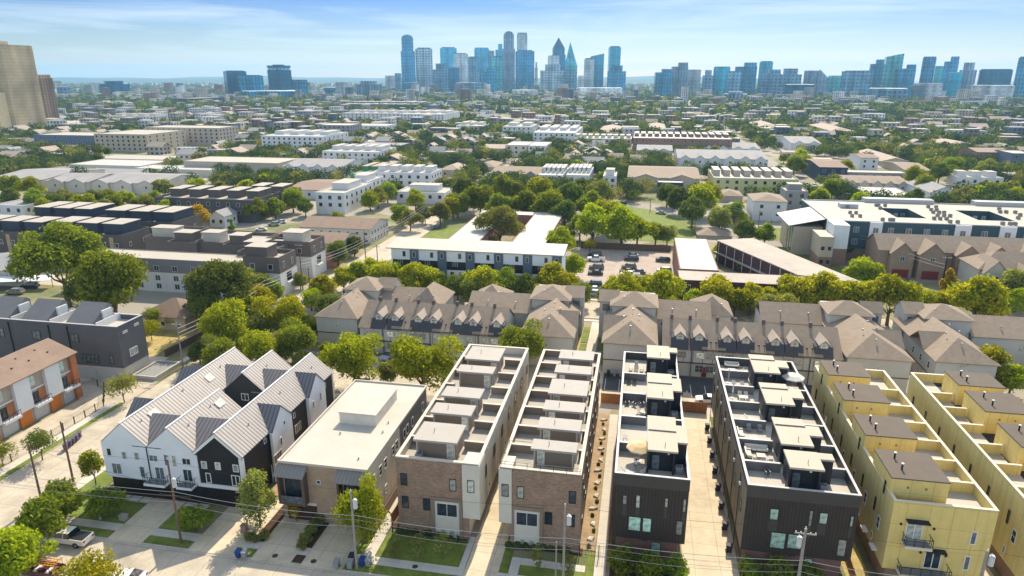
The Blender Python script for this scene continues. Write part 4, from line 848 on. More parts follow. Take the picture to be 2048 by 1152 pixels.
for i in range(6):
    x = -69.5+per*i
    MB().box(x, x+5.65, 182.2, 183.5, 7.7, 10.8).build('upper_bay', wcl, H); MB().box(x, x+5.65, 182.2, 183.5, 2.4, 5.2).build('lower_bay', wcl, H); MB().box(x+5.66, x+per, 182.0, 183.5, .1, 10.8).build('navy_pier', nvc, H)
    MB().box(x+.05, x+5.6, 182.3, 182.36, 5.21, 6.2).build('balcony_rail', blackm, H)
    win(H, 'S', x+3.9, 8.6, .95, 1.6, 182.2, fm=ft); win(H, 'S', x+6.9, 8.5, .9, 1.7, 182.0); win(H, 'S', x+1.6, 3.1, 1.2, 1.6, 182.2, nx=1, fm=ft); win(H, 'S', x+4.1, 3.1, 1.2, 1.6, 182.2, fm=ft, gm=gb); win(H, 'S', x+6.9, 3.0, 1.2, 1.8, 182.0, gm=gb); win(H, 'S', x+2.2, 5.3, 1.5, 2.1, 183.4, nx=2, gm=gmid)
    MB().box(x+.6, x+5.0, 183.32, 183.39, .1, 2.2).build('garage_door', M('teal_garage', (.03, .07, .08), .6), H)
court_brick = M('red_court_brick', (.24, .11, .075), .9, .12, .5, brick=(.5, .2, (.3, .15, .1), (.3, .2, .16))); wroof2 = M('bright_white_roof', (.47, .455, .42), .7, .05, .12, stain=.3)
for n_, (x0, x1, y0, y1), lb in (('pale_roofed_wing', (-61.5, -50.5, 208, 266), 'long white roofed apartment wing left of the court tree'), ('pale_roofed_wing', (-39.8, -28.6, 208, 266), 'long white roofed brick apartment wing right of the court tree'), ('pale_roofed_link', (-50.4, -39.9, 207, 212), 'low white roofed link in front of the court tree'), ('pale_roofed_link', (-50.4, -39.9, 259, 266), 'white roofed link closing the far end of the court')):
    flat(lb, x0, x1, y0, y1, 6.8, court_brick, wroof2, n_, 'apartment wing', .15, E=(12 if y1-y0 > 20 else 2, (1.2, 4.2), 1.2, 1.3), fm=fw)
vb = M('maroon_brick', (.085, .045, .045), .9, .15, .5); vtan = M('tan_gravel_roof', (.44, .385, .32), .9, .12, .12, stain=.35)
flat('pale roofed brick apartment wing beside the car park', 12.4, 23.0, 189.2, 228.5, 7, court_brick, M('cream_gravel_roof', (.62, .57, .47), .9, .1, .12, stain=.3), 'brick_apartment_wing', 'apartment wing', .15)
for z in (2.2, 5.2):
    pass
H = flat('long low brick apartment wing with a gravel roof behind the yellow street trees', 11.6, 57.5, 178, 187.8, 7, vb, vtan, 'brick_apartment_wing', 'apartment wing', .15, S=(9, (4.0, .9), 1.3, 1.8, 2))
H = thing('slanted_apartment_wing', 'slanting brick apartment wing with walkways, right of the small green court', 'apartment wing', (42, 208, 0)); b = MB().prism([(26.2, 226.5), (43.6, 188.2), (58.4, 183), (37.8, 231.5)], 0, 6.9); b.build('wall', vb, H)
b = MB().prism([(25.8, 226.8), (43.4, 188.2), (59, 182.6), (38, 232)], 6.9, 7.15); b.build('roof', vtan, H)
for t in lin(0, 1, 9):
    x, y = 26.2+17.4*t, 226.5-38.3*t; MB().box(x-.75, x-.6, y-.4, y-.25, .2, 6.9).build('post', wrend, H)
b = MB(); b.mesh([(25, 226.2, 3.3), (42.4, 187.9, 3.3), (43.55, 188.3, 3.3), (26.1, 226.4, 3.3), (25, 226.2, 3.5), (42.4, 187.9, 3.5), (43.55, 188.3, 3.5), (26.1, 226.4, 3.5)], [(0, 1, 5, 4), (4, 5, 6, 7), (3, 2, 1, 0)]); b.build('walkway', vtan, H)
# ---- E white roofed complex with two courts
teal = M('teal_cladding', (.045, .085, .105), .7, .08, .4); tanst = M('tan_stucco', (.46, .39, .29), .85, .06, .4); brn2 = M('mid_brown_brick', (.26, .17, .12), .9, .12, .4)
H = thing('apartment_complex', 'wide white roofed apartment complex with two sunken courtyards and rooftop condensers at the right', 'apartment complex', (100, 256, 0))
b = MB()
for x0, x1, y0, y1 in ((62, 150, 236.5, 247), (62, 86, 247, 265), (95.3, 111, 247, 265), (122, 150, 247, 265), (62, 150, 265, 277)): b.box(x0, x1, y0, y1, 0, 12.9, 1, 0)
b.build('wall', [wroof, teal], H)
xs = [XY(p, 236, 10) for p in (1652, 1686, 1737, 1763, 1907, 1940, 1996, 2030, 2075)]
for i in range(8):
    x0, x1 = xs[i], xs[i+1]; w_ = i % 2 == 0
    MB().box(x0+.05, x1-.05, 236.0-(.5 if w_ else .2), 236.49, 4.2, 13.1).build('facade_bay', wcl if w_ else teal, H); MB().box(x0+.05, x1-.05, 236.0, 236.48, 0, 4.19).build('brick_base', brn2, H)
    for x in lin(x0, x1, max(1, int((x1-x0)/4.5))):
        for z in (9.6, 5.6): win(H, 'S', x, z, 1.7, 1.8, 235.5 if w_ else 235.8, nx=2, gm=gmid)
b = MB(); parapet(b, 61.8, 150.2, 236.3, 277.2, 12.9, 13.3, .3); b.build('parapet', bcap, H)
for x0, x1, y1 in ((86, 95.3, 265), (111, 122, 265)):
    for z in (3.2, 6.2, 9.4): wins(H, 'S', lin(x0, x1, 4), (z,), 1.3, 1.7, y1, nx=1, gm=gb)
cme = MB().box(-.5, .5, -.5, .5, 0, 1.0).cyl(0, 0, 1.0, 1.08, .4, n=8, m=1).data('condenser', [M('condenser_case', (.22, .21, .2), .7), blackm]); o = ORG[H.name]
for x, y in [(XY(p, yy, 13), yy) for yy, ps in ((240, (1765, 1780, 1786, 1900, 1915, 2005, 2020, 2030)), (245, (1704, 1720, 1868, 1880, 1893)), (251, (1700, 1712, 1875, 1888, 1900, 2036)), (257, (1866, 1878, 1888, 2040)), (262, (1695, 1760, 1862, 1873, 2000, 2012, 2030)), (268, (1752, 1757, 1770, 1856, 1872, 1998)))for p in ps]: link('condenser', cme, H, (x-o.x, y-o.y, 12.9-o.z))
for x0, x1, y0, y1 in ((72, 78, 262, 266), (84, 108, 276, 280), (122, 142, 276, 280)): MB().box(x0, x1, y0, y1, 12.95, 14.4).build('roof_room', bcap, H)
H = thing('corner_office', 'tan and teal corner building with tilted grey metal roofs beside the white complex', 'building', (60, 248, 0))
b = MB().box(57.5, 61.7, 226, 236.5, 0, 3.2, 1); b.box(57.5, 61.7, 226, 236.5, 3.2, 9.5, 0); b.box(52.5, 61.7, 241, 262, 0, 9.8, 0); b.build('wall', [tanst, brn2], H)
b = MB(); slab(b, [(50.5, 240, 9.9), (62.2, 240, 12.6), (62.2, 263, 12.6), (50.5, 263, 9.9)], .3); b.build('tilted_roof', seamx, H)
MB().box(61.72, 66.5, 228.5, 235.9, 0, 5.5).build('brick_tower_base', brn2, H); MB().box(61.72, 66.5, 228.5, 235.9, 5.5, 13.2).build('white_tower', wcl, H); MB().box(57.3, 61.9, 225.8, 236.7, 9.5, 9.8).build('roof', wroof, H)
for y in (242.5, 246, 250): MB().box(52.35, 52.49, y, y+1.8, 1, 9.2).build('teal_glazing', glassm('glass_teal_dark', (.03, .1, .1)), H)
wins(H, 'S', (58.6, 60.6), (5.4, 1), 1, 1.2, 226, gm=gd, fm=fb)
# E2 brown houses at the right
brn_wall = M('brown_house_brick', (.27, .185, .13), .9, .1, .5, brick=(.5, .2, (.33, .23, .16), (.3, .24, .19)))
pitched('long brown brick townhouse row with pointed gables and arched garages at the right', 73, 122, 219, 232, 8, 11.6, brn_wall, shing, 'x', 'gabled_brick_row', 'townhouse row', S=None, extra=[(79, 3.2, 7.6, 10.8, 2.2), (87, 3.6, 7.6, 11, 3.0), (97, 3.4, 7.6, 10.6, 2.4), (105, 3.4, 7.6, 10.6, 2.2), (114, 3.4, 7.6, 10.6, 2.2)])
for x in (79, 87): MB().box(x-2.3, x+2.3, 219-3.1 if x > 80 else 219-2.3, 219-2.9 if x > 80 else 219-2.1, .1, 2.6).build('garage_door', redd, [o for o in COL.objects if o.name == 'gabled_brick_row'][0])
pitched('tan brick house with steep hip roof and corner gables at the right edge', 93.5, 120, 202, 214, 7.5, 11.4, beige, shing, 'x', 'gabled_brick_house', 'house', hp=True, extra=[(97, 3, 7, 10.4, 2), (104, 2.6, 6, 9.2, 2.5), (112, 3, 7, 10.2, 2)], S=(5, (3.4,), 1, 1.6))
# bungalow behind the charcoal block, brown roofed flats, small houses
pitched('tan bungalow with a brown hip roof among trees by the dry lot', -116.5, -104.5, 136, 147, 3.4, 6.4, tanst, shing_b, 'y', 'bungalow', 'house', hp=True, S=(3, (1.0,), 1.1, 1.2))
pitched('brown roofed garage behind the charcoal block terraces', -127, -117, 124, 133, 2.8, 4.2, tanst, shing_b, 'x', 'garage', 'garage')
x0, x1, y0, y1 = rect(548, 490, 755, 468, 5.5)
H = pitched('low apartment block with a brown roof and teal end panels, left of the lawns', -122, -95.5, 205, 220, 5.6, 7.6, bluew, shing_b, 'x', 'brown_roofed_apartments', 'apartments', S=(8, (3.4, .8), 1.3, 1.2))
pitched('low apartment block with a brown roof and teal end panels, farther of two', -122, -94.5, 228, 246, 5.6, 7.8, bluew, shing_b, 'x', 'brown_roofed_apartments', 'apartments', S=(8, (3.4, .8), 1.3, 1.2), E=(6, (3.2, .6), 1.2, 1.6))
pitched('small brown roofed office between the taupe houses and the street shrubs', -97, -93.9, 195, 202, 4.6, 6.0, court_brick, shing_b, 'x', 'small_brick_house', 'house')
# ================================================================ NEIGHBOURHOOD BEYOND AND SKYLINE
mgrey = M('mid_grey_render', (.26, .25, .25), .8, .08, .2); cstone = M('cream_render', (.58, .53, .44), .85, .06, .2); green_s = M('green_sheathing', (.06, .28, .14), .8, .1, .3); mblue = M('slate_blue_render', (.12, .16, .21), .75, .08, .2)
redroof = M('red_roof', (.38, .1, .07), .8, .1, .3); tanroof = M('tan_shingles', (.40, .32, .25), .9, .1, .3); greyroof = M('grey_shingles', (.30, .29, .285), .9, .1, .3); mbrick = M('dusty_brick', (.27, .16, .12), .9, .1, .3); ply = M('lime_cladding', (.52, .5, .26), .8, .06, .3)
navyb = M('navy_render', (.03, .05, .08), .7, .1, .3); beig2 = M('beige_render', (.44, .38, .30), .85, .06, .2)
WL = dict(w=wrend, g=mgrey, c=cstone, t=tanst, b=mblue, d=dgrey, r=mbrick, n=green_s, y=ply, v=navyb, e=beig2, G=bluew, B=brn2)
RL = dict(w=wroof, g=groof, c=wroof2, t=tanroof, s=greyroof, b=shing, r=redroof, k=shing_b, d=shing_d, x=deckg)
def geo(px0, py, px1, pyb, pyk):
    m = (px0+px1)/2; y0 = P(m, pyb)[1]; h = top_z(m, pyb, py); y1 = P(m, pyk, h)[1]
    return XY(px0, y0, h), XY(px1, y0, h), y0, max(y1, y0+8), h
def nwin(x0, x1, h, sp=4.5): return (max(2, min(14, int((x1-x0)/sp))), [z for z in (h-3.0, h-6.2, h-9.4, h-12.6)[:max(1, int(h/3.3))] if z > .4], 1.5, 1.6)
def FB(label, px0, py, px1, pyb, pyk, wk, rk, bulk=0, par=.5, low=None, win_=1, bm=None):
    x0, x1, y0, y1, h = geo(px0, py, px1, pyb, pyk); w_ = (x1-x0)/max(1, bulk)
    bl = tuple((x0+w_*(i+.2), x0+w_*(i+.8), y0+(y1-y0)*.35, y0+(y1-y0)*.8) for i in range(bulk))
    q = nwin(x0, x1, h)
    return flat(label, x0, x1, y0, y1, h, WL[wk], RL[rk], 'apartment_block' if x1-x0 > 40 else 'flat_roofed_house', 'apartment block' if x1-x0 > 40 else 'house', par, bl, low=WL[low] if low else None, zl=h*.4, S=q if win_ else None, E=(max(2, min(6, int((y1-y0)/5))), q[1], 1.3, 1.5) if win_ else None, fm=fw if wk in 'dvbrB' else fb, bm=WL[bm] if bm else None)
def FP(label, px0, py, px1, pyb, pyk, wk, rk, ax='x', hp=False, gab=0, rise=2.6):
    x0, x1, y0, y1, h = geo(px0, py, px1, pyb, pyk); w_ = (x1-x0)/max(1, gab)
    q = nwin(x0, x1, h); y1 = max(y1, y0+9)
    return pitched(label, x0, x1, y0, y1, h, h+rise, WL[wk], RL[rk], ax, 'pitched_house', 'house', hp, S=None if gab else q, E=(2, q[1], 1.3, 1.5), extra=[(x0+w_*(i+.5), w_*.38, h-.3, h+rise*.8, 1.2) for i in range(gab)])
FB('white townhouse row with navy panels beyond the green sheathed building site', 644, 303, 755, 330, 292, 'w', 'g', 5, low='v')
FB('bright white stucco townhouse row left of the long tan warehouse end', 522, 272, 645, 300, 262, 'w', 'c', 4)
FP('white house row with a grey mansard roof and dark dormers near the warehouse', 565, 334, 682, 356, 317, 'w', 's', gab=4, rise=2.4)
FB('building wrapped in bright green sheathing beside white townhouses', 700, 348, 756, 372, 328, 'n', 't', 3, bm='n')
FB('terrace of white houses with rooftop rooms behind the yellow-green tree', 742, 345, 862, 380, 335, 'w', 'g', 5, bm='w')
FB('white flat roofed house half hidden by trees, nearest of the white ones by the road', 793, 384, 889, 408, 373, 'w', 'w', 1)
FP('white house with a brown sloped roof and dark blue wall panels', 572, 380, 664, 398, 358, 'w', 'k', rise=1.4)
FB('tall white stepped townhouse standing alone by the brown roofed flats', 630, 385, 688, 428, 362, 'w', 'w', 1, bm='w')
FB('white and blue stepped townhouse right behind the tall lone white one', 686, 366, 727, 402, 350, 'w', 'g', 1, low='b')
FB('long tan warehouse with a pale flat roof and patched end wall', 367, 324, 556, 349, 313, 'e', 'w', 0, .3, win_=0)
FB('low white roofed warehouse left of the long tan one', 268, 338, 425, 352, 330, 'c', 'c', 0, .3, win_=0)
FB('small white flat roofed store behind the beige condominiums', 137, 330, 280, 345, 318, 'c', 'c', 0, .3, win_=0)
FB('pale flat warehouse with a wide white roof behind the beige condominiums', 180, 318, 345, 322, 309, 'e', 'w', 0, .3, win_=0)
FP('beige condominium row with dark grey pitched roofs, right half', 178, 366, 318, 386, 345, 'c', 's', gab=3, rise=2.2)
FP('beige condominium row with dark grey pitched roofs, left half', 92, 363, 176, 384, 345, 'c', 's', gab=2, rise=2.2)
FP('beige condominium with a low grey roof at the left edge', -20, 358, 86, 376, 334, 'c', 's', gab=2, rise=2)
FP('beige condominium row farther back with grey roofs', 165, 350, 300, 356, 338, 'c', 's', rise=2)
FB('dark charcoal townhouse row with roof terraces behind the oak belt', 308, 397, 505, 442, 378, 'd', 'x', 5, 1.0, bm='d')
FB('dark charcoal townhouse end block by the leafy street', 478, 388, 556, 424, 372, 'd', 'x', 2, 1.0, bm='d')
FP('small white gabled house by the round autumn tree', 418, 432, 448, 455, 424, 'w', 's', 'y', rise=2)
FB('white house with a dark roof at the left edge beyond the tilted roofs', -15, 410, 45, 432, 396, 'w', 's', 0)
FB('blue glass apartment wing of the long five storey block', 66, 270, 186, 298, 263, 'b', 'w', 0, .5)
FB('tan five storey apartment block corner wing', 187, 268, 292, 303, 258, 't', 'w', 0, .5)
FB('tan five storey apartment block with dark window bays, right wing', 290, 255, 437, 290, 250, 'e', 'w', 0, .5)
FB('low brick red shop with a white roof by the car lot', 85, 292, 165, 302, 287, 'r', 'w', 0, .3, win_=0)
FB('cream and white mid-rise apartment far behind the tan wing', 213, 232, 305, 247, 229, 'w', 'w', 4, .4)
FB('pale apartments behind the tan block with a curved grey roof', 262, 247, 372, 254, 243, 'G', 's', 0, .4)
FB('grey three storey building beside the tan block end', 436, 267, 486, 280, 263, 'g', 'w', 0, .4)
FB('large plain grey four storey hall among trees', 636, 250, 700, 277, 246, 'g', 'g', 0, .4)
FB('white apartment slab attached to the plain grey hall', 701, 251, 772, 270, 247, 'w', 'w', 0, .4)
FB('long white and grey apartment slab in the far middle, left part', 684, 226, 800, 246, 222, 'w', 'w', 6, .4)
FB('long white and grey apartment slab in the far middle, right part', 800, 228, 888, 248, 222, 'w', 'w', 4, .4, low='b')
FB('dark blue and white apartment slab below the skyline', 682, 208, 834, 222, 204, 'b', 'w', 8, .4)
FB('slate roofed dark townhouse row behind the white and navy row', 712, 290, 802, 306, 284, 'd', 's', 0, .4)
FB('white modern house with three stepped boxes amid dense trees', 912, 251, 962, 266, 246, 'w', 'w', 3)
FB('white modern house with green wrapped balconies', 1005, 253, 1062, 275, 247, 'w', 'w', 2, low='n')
FB('white two storey modern row with black window bands', 1066, 265, 1150, 290, 252, 'w', 'c', 4, low='w')
FB('grey shed roofed townhouse with a red sign panel', 1011, 290, 1054, 314, 282, 'c', 'g', 0)
FB('white shed roofed townhouse right beside the grey one', 1056, 291, 1092, 315, 283, 'w', 'c', 0)
FB('long low apartment row with cream roofs, left half', 1134, 277, 1263, 293, 272, 'c', 'c', 10, .3)
FB('long brick apartment row with cream roofs, right half', 1266, 277, 1465, 303, 268, 'r', 'c', 14, .3)
FP('white townhouse row with slate gables facing the camera', 1356, 318, 1536, 346, 300, 'w', 's', gab=6, rise=2.6)
FP('slate gabled townhouse row behind the white gabled one', 1376, 297, 1520, 306, 285, 'w', 's', gab=5, rise=2.4)
FP('grey townhouse pair with steep roofs beside the brick row', 1274, 301, 1345, 318, 290, 'G', 's', gab=2, rise=2)
FB('lime and grey townhouse row with a cream terrace roof', 1428, 357, 1598, 388, 340, 'y', 'c', 8, .8, bm='e')
FP('tan brick gabled apartment with pale party walls', 1256, 356, 1400, 382, 333, 't', 'b', gab=2, rise=2.4)
FB('dark blue flat roofed house behind the roadside trees', 1316, 365, 1367, 392, 360, 'v', 'g', 0)
FB('white box house between the dense wood and the tan brick apartment', 1206, 352, 1232, 390, 343, 'w', 'x', 1)
FB('white terrace row with slotted roof lines, left of two twins', 1077, 350, 1125, 376, 333, 'w', 'c', 5, .6, bm='w')
FB('white terrace row with slotted roof lines, right of two twins', 1132, 350, 1178, 376, 333, 'w', 'c', 5, .6, bm='w')
FB('grey stucco house with white window squares by the busy street', 1571, 382, 1617, 420, 374, 'g', 'x', 1)
FP('white house with a brown hip roof and a big dark window', 1508, 403, 1575, 442, 389, 'w', 'b', hp=True, rise=2)
FP('small grey gabled cottage in the trees beside the road', 1449, 431, 1498, 444, 415, 'e', 's', 'y', rise=2.4)
FP('small brown hip roofed cottage behind the roadside trees', 1436, 392, 1486, 404, 382, 'e', 'b', hp=True, rise=2)
FP('low grey hip roofed house above the V shaped apartments', 1396, 471, 1464, 478, 458, 'e', 'b', hp=True, rise=2)
FP('dark townhouse row with white fins facing the busy street', 1640, 335, 1696, 364, 318, 'v', 'k', gab=0, rise=1.2)
FB('long grey and white flat block beyond the apartment complex', 1668, 345, 1815, 362, 340, 'g', 'w', 0, .4)
FP('white zigzag gabled townhouse row left of the tall dark tree', 1690, 367, 1818, 384, 352, 'G', 'b', gab=5, rise=2)
FB('cream roofed townhouse row with dark side fins', 1731, 391, 1832, 408, 374, 'e', 'c', 0, .4, low='B')
FP('white twin gabled modern house in the trees', 1861, 386, 1919, 408, 368, 'w', 's', 'y', rise=3)
FB('white modern villa with floating roofs, upper right', 1918, 355, 2008, 376, 348, 'w', 'w', 3)
FP('brick house with a brown roof at the upper right', 1955, 305, 2024, 334, 297, 'r', 'b', rise=1.6)
FB('white and glass townhouse cut by the right edge, upper', 2026, 307, 2075, 342, 300, 'b', 'w', 0)
FP('grey roofed gabled house left of the tan gabled one', 1722, 316, 1758, 342, 308, 'w', 'k', rise=1)
FP('tan roofed gabled house near the tall dark cedars', 1762, 323, 1820, 332, 305, 'e', 't', 'y', rise=2.4)
FP('tan hip roofed apartment among the far right trees', 1661, 262, 1711, 276, 250, 'e', 't', hp=True, rise=3)
FP('white gabled house pair in the middle right trees', 1583, 287, 1643, 305, 273, 'w', 's', gab=2, rise=2.6)
FP('tan hip roofed house at the top of the avenue', 1522, 255, 1565, 264, 245, 'e', 't', hp=True, rise=3)
FP('tan hip roofed house right of the wood, far right', 1890, 291, 1965, 299, 281, 'e', 't', hp=True, rise=2.5)
FP('brown gabled barn in front of the dark townhouse row, right', 1810, 341, 1862, 352, 325, 'e', 'b', rise=2)
FP('hip roofed house with two dormers among the dense middle trees', 982, 348, 1078, 364, 334, 'g', 'b', gab=3, rise=2.4)
FP('brown hip roofed house behind the white terraces, middle', 953, 334, 990, 343, 324, 'e', 'b', hp=True, rise=2)
FP('tan hip roofed house left of the dense middle trees', 880, 340, 920, 355, 330, 'e', 't', hp=True, rise=2.5)
FP('brown bungalow beside the white rooftop terrace houses', 858, 365, 905, 376, 357, 'e', 'b', hp=True, rise=2)
FP('orange tinted roof house in the middle trees', 965, 297, 1008, 306, 290, 'e', 't', rise=2)
FP('twin tan roofed house above the long cream roofed row, left', 1197, 264, 1238, 272, 252, 'e', 't', hp=True, rise=2.6)
FP('twin tan roofed house above the long brick row, right', 1298, 260, 1333, 268, 248, 'e', 't', hp=True, rise=2.6)
FB('red roofed school block in the right far trees', 1520, 214, 1556, 219, 211, 'r', 'r', 0, .3, win_=0)
FB('very long pale warehouse roof, far right', 1808, 223, 2000, 228, 219, 'e', 'c', 0, .3, win_=0)
FB('dark red long building at the far right edge', 2003, 224, 2090, 232, 221, 'r', 'r', 0, .3, win_=0)
FB('low terracotta plaza building, far left centre', 385, 217, 470, 226, 214, 'r', 't', 0, .3, win_=0)
FB('blue glazed office box beyond the far left trees', 345, 197, 391, 210, 194, 'v', 'b', 0, .3)
# distant low-rise city: far more roofs than one could count
KNOWN = []
for o in COL.objects:
    if o.name.split('.')[0] in ('wall', 'slab_wall') and o.parent is not None and 240 < o.parent.location.y < 1200:
        co_ = [o.parent.location+Vector(c) for c in o.bound_box]; KNOWN.append((min(c.x for c in co_), max(c.x for c in co_), min(c.y for c in co_), max(c.y for c in co_)))
b = MB(); rr = random.Random(11); fmw = lambda n, c: facade_mat(n, c, (.03, .035, .04), 4.2, 3.3, .5, .45, .8, .3, 0.0)
mats_ = [wroof, fmw('far_cream_wall', (.52, .47, .39)), fmw('far_grey_wall', (.26, .25, .25)), fmw('far_brick_wall', (.25, .15, .11)), tanroof, fmw('far_white_wall', (.6, .6, .59)), fmw('far_slate_wall', (.13, .16, .2)), fmw('far_beige_wall', (.42, .36, .29)), greyroof, groof]
for i in range(3900):
    Y = 400*math.exp(rr.random()**1.1*2.35); X = (rr.random()*2.1-1.05)*Y*.95-.19*Y
    if any(x0-24 < X < x1+4 and y0-(48 if Y < 700 else 25) < Y < y1+6 for x0, x1, y0, y1 in KNOWN) or (82 < X < 99) or (-94 < X < -78 and Y < 640): continue
    if Y < 560 and rr.random() < .4: continue
    wx, wy, hh = rr.uniform(7, 15 if Y < 900 else 20)*(1+Y/4000), rr.uniform(8, 13)*(1+Y/4000), rr.choice((4, 5, 6, 7, 10, 13))*(1+.3*(Y > 1500))
    if Y < 650: hh = min(hh, 6)
    if Y > 1500 and rr.random() < .3: hh *= rr.uniform(1.5, 2.6)
    mw, mr = rr.choice((1, 2, 3, 5, 6, 7, 1, 5)), rr.choice((0, 0, 9, 9, 4, 8))
    if hh < 7 and rr.random() < .55:
        b.box(X, X+wx, Y, Y+wy, 0, hh, mw); gable(b, X, X+wx, Y, Y+wy, hh, hh+3, rr.choice('xy'), .2, .4, rr.choice((4, 4, 8)), mw)
    else: b.box(X, X+wx, Y, Y+wy, 0, hh, mw, mr)
tag(b.build('distant_rooftops', mats_), kind='stuff')
# ---- landmark block at the left edge
hosp = facade_mat('tan_precast_grid', (.72, .56, .32), (.52, .40, .23), 3.0, 3.3, .5, .45, .7, .6, 0.0); hosp2 = M('tan_precast', (.74, .58, .34), .8, .05, .03, stripe=('z', 6.6, .3, .93)); hbr = facade_mat('brown_brick_grid', (.46, .31, .19), (.16, .12, .09), 4.2, 3.4, .7, .4, .8, .3, 0.0)
def twr(name, label, cat, px0, px1, pyt, Y, mat, roof=None, depth=None, rot=0, cap_=None, group=None, taper=None, zb=0, base=None):
    """tower from its measured silhouette at distance Y"""
    X0, X1 = XY(px0, Y, 60), XY(px1, Y, 60); v = (pyt-576)/FPX; xm = (X0+X1)/2
    yc = -xm*_sy+Y*_cy; f = _cp-v*_sp; d = -(_sp+v*_cp); h = CH+yc/f*d
    az = math.atan2(xm, Y); rot = rot-az if depth is None else rot
    w_ = abs(X1-X0)*(math.cos(az)**2*(1/math.cos(az)) if depth is None else 1); dp = depth or w_*.8; rr_ = rot+az if depth is None else 0; c, s = abs(math.cos(rr_)), abs(math.sin(rr_)); k = w_/(w_*c+dp*s); w2, d2 = w_*k/2, dp*k/2
    H = D.objects.new(name, None); COL.objects.link(H); H.location = (xm, Y+dp/2, 0); H.rotation_euler = (0, 0, rot); H.empty_display_size = 5; ORG[H.name] = Vector((0, 0, 0)); tag(H, label, cat, group)
    return H, w2, d2, h
gl = lambda n, a, g, *q: facade_mat(n, a, g, *q)
T1 = gl('teal_curtain_wall', (.03, .22, .40), (.02, .16, .32), 9, 12, .72, .6, .3, .12); T2 = gl('deep_teal_glass', (.015, .15, .30), (.01, .11, .23), 12, 15, .8, .75, .25, .1)
T3 = gl('sea_green_glass', (.08, .44, .50), (.05, .34, .42), 14, 12, .8, .7, .3, .12); T4 = gl('white_grid_tower', (.5, .56, .62), (.10, .28, .42), 11, 9, .55, .6, .6, .2)
T5 = gl('grey_blue_grid', (.2, .32, .45), (.04, .18, .32), 11, 10, .6, .6, .5, .2); T6 = gl('pale_stone_slab', (.60, .62, .64), (.38, .44, .5), 16, 11, .45, .5, .7, .3, .3); T7 = gl('bright_teal_glass', (.03, .38, .58), (.02, .30, .5), 12, 14, .75, .7, .25, .1); T8 = gl('brown_stone_tower', (.30, .34, .44), (.10, .22, .34), 9, 40, .9, .5, .6, .2)
TM = dict(a=T1, b=T2, c=T3, d=T4, e=T5, f=T6, g=T7, h=T8)
